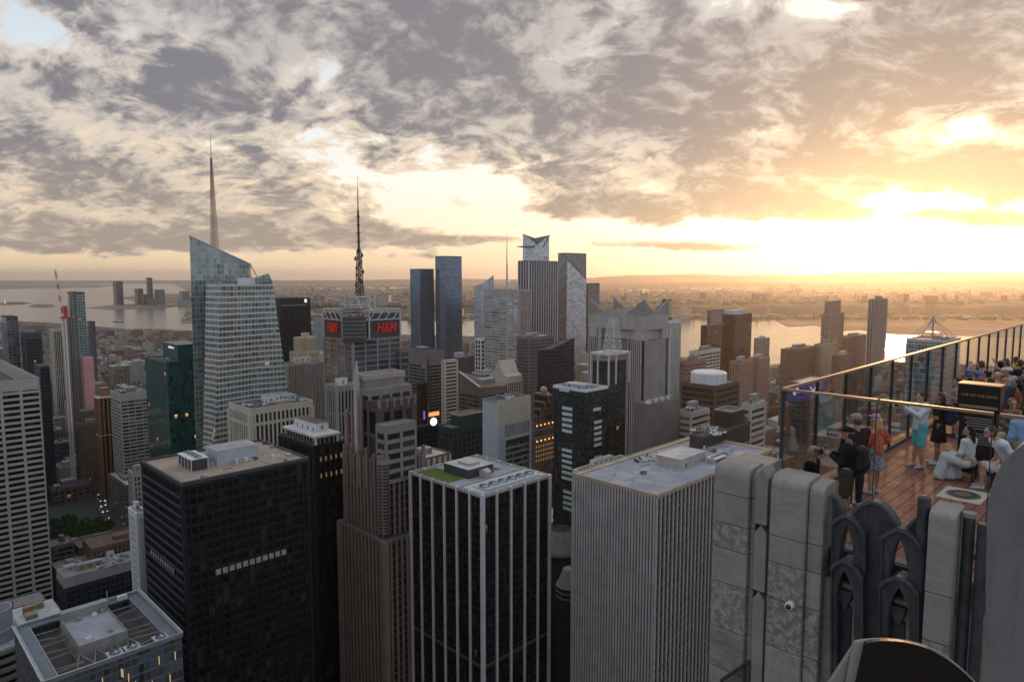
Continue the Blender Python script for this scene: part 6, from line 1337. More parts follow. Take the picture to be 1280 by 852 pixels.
for px_, py_, s_, lb in ((148, 402, 26, 'small ferry nearest the city shore in the left bay'), (231, 399, 20, 'small ferry beside the spired glass tower on the bay'), (1013, 441, 22, 'barge on the bright river above the brown brick block')):
    g = G(px_, py_, 0); hull = MB(); hull.add([(-s_, -4, -1.2), (s_*.7, -4, -1.2), (s_, 0, -1.2), (s_*.7, 4, -1.2), (-s_, 4, -1.2), (-s_, -5, 3), (s_*.75, -5, 3), (s_*1.15, 0, 3.6), (s_*.75, 5, 3), (-s_, 5, 3)], [(0,1,6,5),(1,2,7,6),(2,3,8,7),(3,4,9,8),(4,0,5,9),(5,6,7,8,9)])
    rt = empty('ferry', (g.x, g.y, 0), rr.uniform(-.3, .3), lb, 'boat'); hull.build('hull', M['charcoal'], rt); cb_ = MB(); cb_.box(-s_*.7, s_*.5, -3.4, 3.4, 3, 6.5); cb_.box(-s_*.3, s_*.3, -2.6, 2.6, 6.49, 9); cb_.build('cabin', M['white'], rt)
# park trees
def make_tree(seed):
    rr = random.Random(seed); t = MB(); t.cyl((0, 0, 0), (0, 0, 9), .45, .25, 7)
    for k in range(5): a_ = k*1.3; t.cyl((0, 0, 6+k*.5), (3.2*math.cos(a_), 3.2*math.sin(a_), 11+k*.5), .2, .08, 5)
    c = MB()
    for k in range(900):
        th_ = rr.uniform(0, 6.283); ph = math.acos(rr.uniform(-.55, 1)); r_ = 6.4*(rr.random()**.35)*(1+.22*math.sin(3*th_+seed)+.15*math.sin(5*ph+seed)); p = Vector((r_*math.sin(ph)*math.cos(th_), r_*math.sin(ph)*math.sin(th_), 12+r_*.85*math.cos(ph)))
        n = Vector((rr.uniform(-1, 1), rr.uniform(-1, 1), rr.uniform(-.2, 1))).normalized(); x = n.orthogonal().normalized()*rr.uniform(.35, .75); y = n.cross(x).normalized()*rr.uniform(.35, .7); c.quad(tuple(p-x-y), tuple(p+x-y), tuple(p+x+y), tuple(p-x+y))
    return t, c
protos = []
for s_ in range(3):
    t, c = make_tree(s_+4); rt = empty('park_tree', (0, 0, 0)); tag(rt, 'leafy green park tree standing among its like below the travertine grid tower', 'tree', 'trees of the small park'); t.build('trunk', M['bark'], rt); c.build('crown', M['leaf'], rt); protos.append(rt)
spots = []
rr = random.Random(5)
for k in range(400):
    u_, v_ = rr.uniform(pu0, pu1), rr.uniform(pv0, pv1); x, y = uv2w(u_, v_); px_, py_ = proj(x, y, 12)
    if 64 < px_ < 139 and 646 < py_ < 684 and (px_ < 125 or py_ > 655) and all((x-a)**2+(y-b)**2 > 90 for a, b in spots): spots.append((x, y))
spots = spots[:34]
for i, (x, y) in enumerate(spots):
    if i < 3: o = protos[i]
    else:
        src = protos[i % 3]; o = src.copy(); COL.objects.link(o)
        for ch in src.children: c = ch.copy(); COL.objects.link(c); c.parent = o
    o.location = (x, y, 0); o.rotation_euler = (0, 0, rr.uniform(0, 6)); s_ = rr.uniform(.7, 1.0); o.scale = (s_, s_, s_)
for i, (px_, py_) in enumerate(((985, 540), (978, 552), (968, 545), (946, 520), (983, 566), (992, 556))):
    src = protos[i % 3]; o = src.copy(); COL.objects.link(o); o['group'] = 'trees on the far streets'; o['label'] = 'leafy street tree standing near the white air dome'
    for ch in src.children: c = ch.copy(); COL.objects.link(c); c.parent = o
    g = G(px_, py_, 5); o.location = (g.x, g.y, 0); o.scale = (.7, .7, .7)
# cars on the avenue below
def make_car(col, name='parked_car'):
    rt = empty(name, (0, 0, 0)); b_ = MB(); b_.extrude([(-2.2, .35), (2.25, .35), (2.3, .8), (1.3, .95), (.7, 1.45), (-1.3, 1.48), (-2.0, .98), (-2.25, .9)], lambda p, t: (p[0], t, p[1]), -.9, .9)
    b_.build('body', mat('car_paint', col, .3, var=0), rt); g_ = MB(); g_.extrude([(1.2, .97), (.68, 1.40), (-1.28, 1.43), (-1.9, 1.0)], lambda p, t: (p[0], t, p[1]), -.92, .92); g_.build('window', M['black'], rt)
    for x_ in (-1.4, 1.4):
        for y_ in (-.85, .85): q = MB(); q.cyl((x_, y_-.12, .34), (x_, y_+.12, .34), .34, n=10); q.build('wheel', M['charcoal'], rt)
    for y_ in (-.6, .6): q = MB(); q.box(2.28, 2.36, y_-.2, y_+.2, .55, .75); q.build('headlight', M.setdefault('headlamp', mat('headlamp', (1,.95,.85), .4, var=0, emit=(1,.93,.8), es=5)), rt)
    return rt
cars = [make_car(c) for c in ((.6,.6,.6), (.03,.03,.03), (.55,.35,.03))]
CN = ['silver', 'black', 'yellow']; rr = random.Random(8); placed = defaultdict(int)
lane = [G(150, 676, 0), G(128, 600, 0)]
for i in range(40):
    t = (i//4)/10+rr.uniform(0, .05); p = lane[0].lerp(lane[1], t); k = rr.choice([0, 0, 1, 1, 2]) if i > 2 else i
    off = (-3.5, 3.5, -8, 8)[i % 4]+rr.uniform(-.4, .4)
    if i < 3: o = cars[i]
    else:
        o = cars[k].copy(); COL.objects.link(o)
        for ch in cars[k].children: c = ch.copy(); COL.objects.link(c); c.parent = o
    dn = (lane[1]-lane[0]).normalized(); o.location = (p.x-dn.y*off, p.y+dn.x*off, 0.01); o.rotation_euler = (0, 0, math.atan2(-dn.y, -dn.x) if i % 2 else math.atan2(dn.y, dn.x))
    tag(o, f'tiny {CN[k]} car in the avenue traffic beside the park', 'car', f'{CN[k]} cars on the avenue')

# lamps along the avenue
def lamp_post():
    rt = empty('street_lamp', (0, 0, 0)); mb = MB(); mb.cyl((0, 0, 0), (0, 0, 8), .12, .08, 6); mb.bar((0, 0, 8), (1.8, 0, 8.3), .1); mb.build('pole', M['darkmetal'], rt); mb = MB(); mb.sphere((1.8, 0, 8.2), .32, 0, 6, 5, sz=.6); mb.build('lamp', M['tanlight'], rt); return rt
lp = lamp_post(); dn = (lane[1]-lane[0]).normalized()
for i in range(12):
    if i == 0: o = lp
    else:
        o = lp.copy(); COL.objects.link(o)
        for ch in lp.children: c = ch.copy(); COL.objects.link(c); c.parent = o
    p = lane[0].lerp(lane[1], (i//2)/6+.05); off = -13 if i % 2 else 13; o.location = (p.x-dn.y*off, p.y+dn.x*off, 0); o.rotation_euler = (0, 0, math.atan2(dn.x, -dn.y)+(0 if i % 2 else math.pi)); tag(o, 'street lamp with warm light beside the avenue by the park', 'street lamp', 'street lamps on the avenue')
# ================================================================ the observation terrace
DZ = EYE-4.3
def PP(px, py, v):
    a, b = ray(px, py); d = v/(Q*(1+a)); return ((1-a)*d*Q, EYE+b*d)      # -> u, z on the plane v
def stone(name, base, pale=None, thr=(.45, .6), vein=.35, sc=3.0):
    m, nt, bs = new_mat(name); tc = nt.n('ShaderNodeTexCoord').outputs['Object']
    x, y, z = nt.sep(tc); st_ = nt.noise(nt.xyz(nt.m('MULTIPLY', x, 1.0), nt.m('MULTIPLY', y, 1.0), nt.m('MULTIPLY', z, 4.0)), sc*.7, 6, .7, .6)
    gr = nt.noise(tc, 60, 3, .7); bl = nt.noise(tc, sc*.5, 4, .6); run = nt.noise(nt.xyz(nt.m('MULTIPLY', x, 9), nt.m('MULTIPLY', y, 9), nt.m('MULTIPLY', z, .7)), 1.2, 4, .65)
    c = nt.mix(nt.ss(st_, .25, .75), tuple(k*(1-vein*.55) for k in base), tuple(k*(1+vein*.4) for k in base))
    c = nt.mix(nt.m('MULTIPLY', nt.ss(bl, .4, .7), .35), c, tuple(k*.6 for k in base)); c = nt.mix(nt.m('MULTIPLY', nt.ss(run, .5, .75), .45), c, tuple(k*.5 for k in base))
    if pale: c = nt.mix(nt.ss(nt.noise(tc, sc*2.6, 8, .78, .1), *thr), c, pale)
    c = nt.mix(nt.m('MULTIPLY', nt.ss(gr, .4, .75), .25), c, tuple(k*.4 for k in base))
    nt.put(bs.inputs['Base Color'], c); bs.inputs['Roughness'].default_value = .85; bs.inputs['Specular IOR Level'].default_value = .3
    bp = nt.n('ShaderNodeBump'); bp.inputs['Strength'].default_value = .35; bp.inputs['Distance'].default_value = .006; nt.put(bp.inputs['Height'], nt.m('ADD', gr, nt.m('MULTIPLY', st_, 1.5))); nt.put(bs.inputs['Normal'], bp.outputs[0])
    return m
M['stoneA'] = stone('weathered_limestone', (.30,.275,.245)); M['stoneB'] = stone('smooth_limestone', (.265,.25,.23), vein=.2); M['stoneC'] = stone('mottled_limestone', (.19,.18,.165), (.34,.325,.30), (.44, .60))
M['stoneD'] = stone('veined_limestone', (.24,.215,.185), vein=.7); M['granitegrain'] = stone('grained_parapet_stone', (.18,.168,.165), vein=.12, sc=6)
def cast_mat():
    m, nt, bs = new_mat('cast_aluminium'); tc = nt.n('ShaderNodeTexCoord').outputs['Object']; n = nt.noise(tc, 4, 5, .65); x, y, z = nt.sep(tc)
    r_ = nt.noise(nt.xyz(nt.m('MULTIPLY', x, 12), nt.m('MULTIPLY', y, 12), nt.m('MULTIPLY', z, .8)), 1.5, 4, .6)
    c = nt.mix(nt.ss(n, .3, .7), (.030,.032,.037), (.062,.065,.071)); c = nt.mix(nt.m('MULTIPLY', nt.ss(r_, .5, .8), .5), c, (.11,.113,.118)); nt.put(bs.inputs['Base Color'], c); bs.inputs['Roughness'].default_value = .5; bs.inputs['Metallic'].default_value = .25
    return m
M['cast'] = cast_mat()
def tile_mat():
    m, nt, bs = new_mat('red_paver_tiles'); tc = nt.n('ShaderNodeTexCoord').outputs['Object']; mp = nt.n('ShaderNodeMapping'); nt.put(mp.inputs[0], tc); mp.inputs['Scale'].default_value = (1, 1, 1)
    b = nt.n('ShaderNodeTexBrick'); nt.put(b.inputs['Vector'], mp.outputs[0]); b.offset = 0.5; b.inputs['Scale'].default_value = 1; b.inputs['Brick Width'].default_value = .62; b.inputs['Row Height'].default_value = .205; b.inputs['Mortar Size'].default_value = .012; b.inputs['Mortar Smooth'].default_value = .2
    b.inputs['Color1'].default_value = (.36,.155,.10,1); b.inputs['Color2'].default_value = (.26,.11,.075,1); b.inputs['Mortar'].default_value = (.035,.028,.024,1)
    n = nt.noise(tc, 1.3, 5, .65); c = nt.mix(nt.m('MULTIPLY', nt.ss(n, .35, .75), .5), b.outputs['Color'], (.10,.07,.06)); nt.put(bs.inputs['Base Color'], c); nt.put(bs.inputs['Roughness'], nt.lin(n, .3, .7, .62, .8)); bs.inputs['Specular IOR Level'].default_value = .2
    bp = nt.n('ShaderNodeBump'); bp.inputs['Strength'].default_value = .4; bp.inputs['Distance'].default_value = .004; bp.invert = True; nt.put(bp.inputs['Height'], b.outputs['Fac']); nt.put(bs.inputs['Normal'], bp.outputs[0])
    return m
M['tiles'] = tile_mat()
def pane_mat():
    m = bpy.data.materials.new('terrace_glass'); m.use_nodes = True; nt = NT(m.node_tree); m.node_tree.nodes.remove(m.node_tree.nodes['Principled BSDF'])
    tr = nt.n('ShaderNodeBsdfTransparent'); tr.inputs[0].default_value = (.95,.965,.96,1); gl = nt.n('ShaderNodeBsdfGlossy'); gl.inputs['Roughness'].default_value = .015; gl.inputs[0].default_value = (.9,.95,.95,1)
    fr = nt.n('ShaderNodeFresnel'); fr.inputs[0].default_value = 1.42; mx = nt.n('ShaderNodeMixShader'); nt.put(mx.inputs[0], nt.m('MULTIPLY', fr.outputs[0], .55)); nt.l.new(tr.outputs[0], mx.inputs[1]); nt.l.new(gl.outputs[0], mx.inputs[2]); nt.l.new(mx.outputs[0], m.node_tree.nodes['Material Output'].inputs[0])
    return m
M['pane'] = pane_mat(); M['brass'] = mat('bronze_rail', (.30,.22,.15), .5, .7, var=.15, scale=3); M['post'] = mat('dark_glass_post', (.028,.034,.04), .75, 0, var=0)
T = empty('terrace_building', (0, 0, 0), R(45), 'stone skyscraper top with red tiled observation terrace, limestone piers and dark cast arches', 'building')
mb = MB(); mb.box(10.9, 60, -26, 5.55, 60, DZ-.45); mb.build('wall', M['stoneA'], T)
mb = MB(); mb.box(11.3, 60, -26, 5.5, DZ-.45, DZ); mb.build('terrace_floor', M['tiles'], T)
rr = random.Random(12)
def pier(u0, u1, v0, v1, zt, zb, joints, rad=.2, name='stone_pier', mats=None, rtop=None):
    mats = mats or [M['stoneA'], M['stoneB'], M['stoneC'], M['stoneD']]; mb = MB(); zj = [z for z in joints if zb < z < zt-.3]; lv = [zt]+sorted(zj, reverse=True)+[zb]
    for i in range(len(lv)-1):
        a_, b_ = lv[i], lv[i+1]; mi = rr.choice([0, 1, 1, 3]) if i < 2 else rr.choice([2, 3, 1, 0, 2]); mi = min(mi, len(mats)-1); g = .006
        if i == 0:
            pr_ = [(v0, b_+g)]+[(v0+rad-rad*math.cos(t), a_-rad+rad*math.sin(t)) for t in [k*math.pi/16 for k in range(9)]]+[(v1, a_+.02), (v1, b_+g)]
            mb.extrude(pr_, lambda p, t: (p[0], t, p[1]), u0, u1, 0)
        else: mb.box(v0+rr.uniform(0, .004), v1, u0+rr.uniform(0, .003), u1-rr.uniform(0, .003), b_+g, a_-g, mi)
    mb.box(v0+.03, v1-.02, u0+.03, u1-.03, zb, zt-rad, 1)
    return mb.build(name, mats, T, bevel=.014)
Zt = DZ+1.1; J = [258.30, 257.78, 257.33, 256.72, 255.9, 255.15, 254.2]
pier(5.07, 5.70, 10.66, 11.19, Zt, 252, J, .17)
pier(5.05, 5.74, 11.23, 11.9, Zt-.06, 252, J, .05)
pier(4.11, 4.68, 10.64, 11.20, Zt, 252, [z+.03 for z in J][1:], .17)
pier(3.87, 4.10, 10.72, 11.22, Zt-.05, 252, [z+.02 for z in J][1:], .15)
pier(4.985, 5.062, 10.76, 11.15, Zt-.03, 252, J, .22, 'stone_rib', [M['stoneB']])
pier(4.69, 4.745, 10.76, 11.15, Zt-.03, 252, J, .22, 'stone_rib', [M['stoneB']])
mb = MB()                                   # pointed rib between the two big piers
for (za, zb2, vo) in ((258.86, 257.9, 0), (257.9, 256.75, .012), (256.75, 252, .024)):
    pr_ = [(4.76, zb2+.004), (4.76, za-.16), (4.865, za), (4.97, za-.16), (4.97, zb2+.004)]
    mb.extrude(pr_, lambda p, t: (t, p[0], p[1]), 10.70+vo, 11.1)
mb.extrude([(10.62, 258.0), (10.66, 258.5), (10.74, 258.62), (11.1, 258.70), (11.1, 258.0)], lambda p, t: (p[0], t, p[1]), 4.80, 4.93) if False else None
mb.build('pointed_rib', M['stoneB'], T, bevel=.012)
pier(2.10, 2.43, 10.64, 11.15, Zt-.02, 252, [257.6, 256.9, 256.3, 255.4, 254.4], .12)
mb = MB(); mb.cyl((10.8, 2.53, 252), (10.8, 2.53, Zt+.08), .085, n=20); mb.sphere((10.8, 2.53, Zt+.08), .085, 0, 20, 8, sz=.5); mb.cyl((10.9, 2.0, 252), (10.9, 2.0, Zt-.08), .075, n=18); mb.cyl((10.9, 2.0, Zt-.08), (10.9, 2.0, Zt-.02), .085, n=18, m=1); mb.cyl((10.86, 1.83, 252), (10.86, 1.83, Zt-.12), .07, n=18)
mb.build('cast_post', [M['cast'], M['stoneB']], T, smooth=False, bevel=0)
# cast tracery
def sweep(mb, path, t, v0, v1, both=True):
    n = len(path); off = []
    for k in range(n):
        a_, b_ = path[max(0, k-1)], path[min(n-1, k+1)]; dx_, dz_ = b_[0]-a_[0], b_[1]-a_[1]; l = math.hypot(dx_, dz_) or 1; off.append((dz_/l, -dx_/l))
    sgn = 1 if off[n//2][1] > 0 else -1
    o = [(p[0]+sgn*q[0]*t*.7, p[1]+sgn*q[1]*t*.7) for p, q in zip(path, off)]; i = [(p[0]-sgn*q[0]*t*.3, p[1]-sgn*q[1]*t*.3) for p, q in zip(path, off)]
    vs = []
    for k in range(n): vs += [(v0, *i[k]), (v0+.012, *o[k]), (v1, *o[k]), (v1, *i[k])]
    fs = []
    for k in range(n-1):
        b = 4*k
        for j in range(4): fs.append((b+j, b+(j+1) % 4, b+4+(j+1) % 4, b+4+j))
    fs += [(0, 1, 2, 3), (4*n-1, 4*n-2, 4*n-3, 4*n-4)]; mb.add(vs, fs)
def plate(pix, v0, v1, name='cast_panel', rim=None):
    pts = [PP(x, y, v0) for x, y in pix]; mb = MB(); mb.extrude(pts, lambda p, t: (t, p[0], p[1]), v0, v1)
    if rim:
        sweep(mb, [PP(*q, v0) for q in pix[rim[0]:rim[1]+1]], .045, v0-.04, v1+.06)
    return mb.build(name, M['cast'], T, bevel=.006)
def arcpts(p0, p1, p2, n=8):      # quadratic curve
    return [((1-t)**2*p0[0]+2*t*(1-t)*p1[0]+t*t*p2[0], (1-t)**2*p0[1]+2*t*(1-t)*p1[1]+t*t*p2[1]) for t in [k/n for k in range(n+1)]]
pm = arcpts((1063, 655), (1068, 629), (1091, 628), 9)+arcpts((1091, 628), (1110, 630), (1123, 664), 9)[1:]
plate(pm+[(1106, 680), (1105, 900), (1078, 900), (1079, 668)], 10.86, 10.96, rim=(0, 18))
plate([(1040, 620), (1046, 624), (1052, 636), (1057, 650), (1057, 664), (1040, 662)], 10.88, 10.96, rim=(0, 3))
pr2 = arcpts((1133, 668), (1138, 648), (1160, 643), 9)
plate(pr2+[(1160, 900), (1148, 900), (1149, 688)], 10.86, 10.96, rim=(0, 9))
def lancet(outer, inner, ybot, v0, v1, name='cast_lancet', hood=True):
    """outer / inner: (left x, spring y, tip x, tip y, right x, spring y right)"""
    def curve(o):
        lx, ly, tx, ty, rx, ry = o; L_ = arcpts((lx, ly), (lx+(tx-lx)*.25, ty+(ly-ty)*.28), (tx, ty), 8); R_ = arcpts((tx, ty), (rx-(rx-tx)*.25, ty+(ry-ty)*.28), (rx, ry), 8)
        return [(lx, ybot)]+L_+R_[1:]+[(rx, ybot+4)]
    O = [PP(x, y, v0) for x, y in curve(outer)]; I = [PP(x, y, v0) for x, y in curve(inner)]; mb = MB(); n = len(O)
    for k in range(n-1):
        mb.quad((v0, *O[k]), (v0, *O[k+1]), (v0, *I[k+1]), (v0, *I[k])); mb.quad((v0, *O[k]), (v0, *O[k+1]), (v1, *O[k+1]), (v1, *O[k])); mb.quad((v0, *I[k]), (v0, *I[k+1]), (v1, *I[k+1]), (v1, *I[k])); mb.quad((v1, *O[k]), (v1, *O[k+1]), (v1, *I[k+1]), (v1, *I[k]))
    sweep(mb, O, .03, v0-.03, v0+.05); sweep(mb, O[1:-1], .05, v0-.06, v1+.02)
    sweep(mb, I, .016, v0-.012, v0+.02)
    return mb.build(name, M['cast'], T)
lancet((1041, 656, 1058, 644, 1080, 668), (1048, 706, 1058, 655, 1069, 708), 712, 10.74, 10.95)
lancet((1040, 712, 1054, 700, 1077, 722), (1046, 742, 1055, 712, 1068, 750), 880, 10.70, 10.93)
lancet((1103, 673, 1124, 661, 1150, 684), (1111, 722, 1124, 671, 1137, 728), 733, 10.74, 10.95)
lancet((1100, 733, 1122, 721, 1147, 742), (1110, 770, 1124, 733, 1137, 776), 900, 10.70, 10.93)
for (cx_, cy_) in ((1055, 738), (1122, 758)):
    mb = MB(); a_ = PP(cx_-9, cy_-4, 10.82); b_ = PP(cx_+11, cy_+2, 10.82); c_ = PP(cx_+2, cy_+24, 10.82); d_ = PP(cx_+10, cy_+8, 10.82); e_ = PP(cx_-9, cy_+6, 10.82)
    mb.extrude([a_, b_, d_, c_, e_], lambda p, t: (t, p[0], p[1]), 10.78, 10.96); g_ = PP(cx_, cy_+60, 10.85); mb.box(10.86, 10.98, min(b_[0], a_[0])+.02, max(a_[0], b_[0])-.02, g_[1]-1.5, c_[1]+.05); mb.build('cast_bracket', M['cast'], T, bevel=.008)
mb = MB(); mb.box(11.02, 11.1, 2.5, 3.86, 252, DZ+.02); mb.build('cast_backing', M['cast'], T)
mb = MB(); mb.box(11.1, 11.32, 1.7, 5.0, DZ-.1, DZ+.03); mb.build('stone_sill', M['stoneB'], T)
# dome camera on the middle pier
u_, z_ = PP(987, 756, 10.62); rt = empty('security_camera', uv2w(u_, 10.63)+(z_,), R(45), 'small white dome security camera on the middle limestone pier', 'security camera')
mb = MB(); mb.cyl((.02, 0, 0), (-.06, 0, 0), .07, .062, 20); mb.build('housing', mat('white_plastic', (.7,.7,.7), .4, var=0), rt); mb = MB(); mb.sphere((-.055, 0, -.008), .045, 0, 14, 9); mb.build('dome', mat('smoked_dome', (.01,.01,.012), .08, var=0), rt, smooth=True)
# glass railings
def railing(label, axis, fixed, t0, t1, step, zt, postw=.035):
    rt = empty('glass_railing', (0, 0, 0), R(45), label, 'railing'); n = max(1, round((t1-t0)/step))
    def q(a_, b_, w0, w1, z0, z1, name, m):
        mb = MB(); mb.box(*((a_, b_, fixed+w0, fixed+w1) if axis == 'v' else (fixed+w0, fixed+w1, a_, b_)), z0, z1); return mb.build(name, m, rt)
    for k in range(n):
        a_ = t0+(t1-t0)*k/n; b_ = t0+(t1-t0)*(k+1)/n
        q(a_+.02, b_-.02, -.008, .008, DZ+.06, zt-.03, 'pane', M['pane'])
        if k < n: q(a_-postw/2, a_+postw/2, -.03, .03, DZ, zt-.02, 'post', M['post'])
    q(t1-postw/2, t1+postw/2, -.03, .03, DZ, zt-.02, 'post', M['post'])
    q(t0-.02, t1+.02, -.035, .035, zt-.03, zt+.02, 'top_rail', M['brass']); q(t0, t1, -.05, .05, DZ, DZ+.07, 'base_rail', M['post'])
    return rt
railing('tall glass railing with bronze top rail along the river side of the terrace', 'v', 5.2, 12.2, 44, 1.62, DZ+2.27)
def railB():
    rt = empty('glass_railing', (0, 0, 0), R(45), 'nearer glass railing with bronze top rail and open joints above the cast arches', 'railing'); v = 12.2
    for (a_, b_) in ((5.17, 3.62), (3.58, 2.02), (1.94, .4), (.36, -1.2), (-1.24, -2.8)):
        mb = MB(); mb.box(v-.008, v+.008, b_, a_, DZ+.03, DZ+2.25); mb.build('pane', M['pane'], rt); mb = MB(); mb.box(v-.03, v+.03, b_, a_, DZ+2.24, DZ+2.285); mb.build('top_rail', M['brass'], rt)
        mb = MB(); mb.box(v-.012, v+.012, b_, b_+.012, DZ+.02, DZ+2.23); mb.build('edge_trim', M['post'], rt)
    mb = MB(); mb.box(v-.05, v+.05, -2.8, 5.17, DZ, DZ+.05); mb.build('base_rail', M['post'], rt)
railB()
# manhole plate set in the floor
def dk(px, py): g = G(px, py, DZ); return g
c = [dk(*p) for p in ((1171, 618), (1189, 608), (1237, 617), (1225, 631))]
cu = [w2uv(p.x, p.y) for p in c]; u0, u1, v0, v1 = min(p[0] for p in cu), max(p[0] for p in cu), min(p[1] for p in cu), max(p[1] for p in cu)
rt = empty('floor_plaque', (0, 0, 0), R(45), 'pale stone plaque with oval bronze relief set into the red tiles', 'floor plaque')
mb = MB(); mb.box(v0, v1, u0, u1, DZ, DZ+.012); mb.build('slab', M['cream'], rt); mb = MB(); n = 30; cu_, cv_ = (u0+u1)/2, (v0+v1)/2
for s_, z_, mi in ((.40, .018, 0), (.33, .022, 1), (.2, .03, 0)): mb.extrude([(cu_+(u1-u0)*s_*math.cos(k*2*math.pi/n), cv_+(v1-v0)*s_*.85*math.sin(k*2*math.pi/n)) for k in range(n)], lambda p, t: (p[1], p[0], t), DZ+.01, DZ+z_, mi)
mb.build('relief', [M['brass'], M['bluegrey']], rt)
# information stand
g = dk(1217, 592); u_, v_ = w2uv(g.x, g.y); rt = empty('information_stand', (g.x, g.y, DZ), R(45), 'black information stand with gold lettering on its header box', 'information stand')
M['blacklac'] = mat('black_lacquer', (.012,.010,.009), .3, var=0); M['goldtext'] = mat('gold_lettering', (.55,.38,.16), .35, .7, var=0)
mb = MB(); mb.box(0, .30, -.34, .34, 0, 1.36); mb.build('panel', M['blacklac'], rt, bevel=.008)
mb = MB(); mb.box(-.07, .38, -.40, .38, 1.38, 1.97); mb.build('header_box', M['blacklac'], rt, bevel=.01)
mb = MB(); mb.box(-.075, .385, -.405, .385, 1.965, 1.99); mb.box(-.085, -.068, -.36, .34, 1.47, 1.53); mb.build('gold_trim', M['brass'], rt)
text_mesh('lettering', 'TOP OF THE ROCK', .078, M['goldtext'], rt, (-.078, -.02, 1.74), (math.pi/2, 0, -math.pi/2), .004)
mb = MB(); r2 = random.Random(3)
for k in range(11):
    if k == 5: continue
    mb.box(-.006, .0, -.29, .28-r2.uniform(0, .16), 1.22-k*.055, 1.242-k*.055)
mb.build('small_print', M['metal'], rt)
mb = MB(); mb.box(.02, .28, -.352, -.34, .05, .62); mb.build('painted_glow_side', M['rooftan'], rt)  # tan slab that paints golden light onto the black side
# stone coping shapes close to the camera
def near(name, label, cat, groups, mats):
    rt = empty(name, (0, 0, 0), 0, label, cat)
    for nm, pix, d0, d1, m in groups:
        mb = MB(); pts = [P(x, y, d0) for x, y in pix]; k_ = (.9, .9) if name == 'stone_upright' else (0, 1); mb.extrude(pts, lambda p, t: (p[0]+t*k_[0], p[1]+t*k_[1], p[2]), 0, d1-d0); mb.build(nm, m, rt, bevel=.012 if nm != 'face' else 0)
    return rt
near('stone_upright', 'large grained stone upright with rounded shoulder at the right edge of the view', 'stone pier', [('shaft', [(1224, 1500), (1232, 700), (1233, 650)]+arcpts((1233, 640), (1238, 572), (1290, 549), 12)+arcpts((1290, 549), (1350, 560), (1372, 650), 8)[1:]+[(1372, 1500)], 4.6, 5.0, M['granitegrain'])], None)
top = arcpts((1083, 803), (1120, 795), (1160, 810), 8)+arcpts((1160, 810), (1200, 828), (1235, 872), 8)[1:]
topo = arcpts((1068, 801.5), (1118, 792.5), (1161, 807.5), 8)+arcpts((1161, 807.5), (1202, 826), (1237, 872), 8)[1:]
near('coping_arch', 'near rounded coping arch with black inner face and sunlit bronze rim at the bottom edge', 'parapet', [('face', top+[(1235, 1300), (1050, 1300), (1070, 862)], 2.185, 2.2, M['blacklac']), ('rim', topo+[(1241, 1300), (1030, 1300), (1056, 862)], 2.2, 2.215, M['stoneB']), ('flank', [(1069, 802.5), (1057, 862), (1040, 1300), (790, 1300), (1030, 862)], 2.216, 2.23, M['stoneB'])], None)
rt = empty('glass_screen', (0, 0, 0), 0, 'corner of a glass screen with dark top edge at the foot of the left pier', 'glass screen')
mb = MB(); a_, b_ = P(901, 850, 7.2), P(937.5, 825, 6.4); mb.quad(tuple(a_), tuple(b_), (b_.x, b_.y, b_.z-2), (a_.x, a_.y, a_.z-2)); mb.build('pane', M['pane'], rt); mb = MB(); mb.bar(a_, b_, .025); mb.bar(b_, (b_.x, b_.y, b_.z-2), .02); mb.build('edge', M['post'], rt)
# ================================================================ people: one smooth body each, from a blended distance field
def snets(F_, org, hs):
    """surface nets: scalar grid -> verts, quads (negative inside)"""
    ins = F_ < 0; nx, ny, nz = F_.shape
    cs = [(i, j, k) for i in (0, 1) for j in (0, 1) for k in (0, 1)]
    cnt = sum(ins[i:nx-1+i, j:ny-1+j, k:nz-1+k].astype(int) for i, j, k in cs); act = (cnt > 0) & (cnt < 8); idx = -np.ones(act.shape, int); ii = np.argwhere(act); idx[act] = np.arange(len(ii))
    acc = np.zeros((len(ii), 3)); w = np.zeros(len(ii))
    for a in cs:
        for ax in range(3):
            if a[ax]: continue
            b = list(a); b[ax] = 1
            fa = F_[ii[:, 0]+a[0], ii[:, 1]+a[1], ii[:, 2]+a[2]]; fb = F_[ii[:, 0]+b[0], ii[:, 1]+b[1], ii[:, 2]+b[2]]; m = (fa < 0) != (fb < 0)
            t = np.where(m, fa/np.where(m, fa-fb, 1), 0); p = np.array(a, float)[None]+np.eye(3)[ax][None]*t[:, None]; acc[m] += p[m]; w[m] += 1
    V = (ii+acc/w[:, None])*hs+org; Fq = []
    for ax in range(3):
        sl = [slice(None)]*3; s0 = list(sl); s1 = list(sl); s0[ax] = slice(0, -1); s1[ax] = slice(1, None); e = ins[tuple(s0)] != ins[tuple(s1)]; P_ = np.argwhere(e); o1, o2 = [k for k in range(3) if k != ax]
        P_ = P_[(P_[:, o1] > 0) & (P_[:, o2] > 0) & (P_[:, o1] < F_.shape[o1]-1) & (P_[:, o2] < F_.shape[o2]-1)]
        def at(d1, d2): q = P_.copy(); q[:, o1] -= d1; q[:, o2] -= d2; return idx[q[:, 0], q[:, 1], q[:, 2]]
        q = np.stack([at(0, 0), at(1, 0), at(1, 1), at(0, 1)], 1); flip = ins[P_[:, 0], P_[:, 1], P_[:, 2]] ^ (ax == 1); q[~flip] = q[~flip][:, ::-1]; Fq.append(q[(q >= 0).all(1)])
    return V, np.concatenate(Fq)
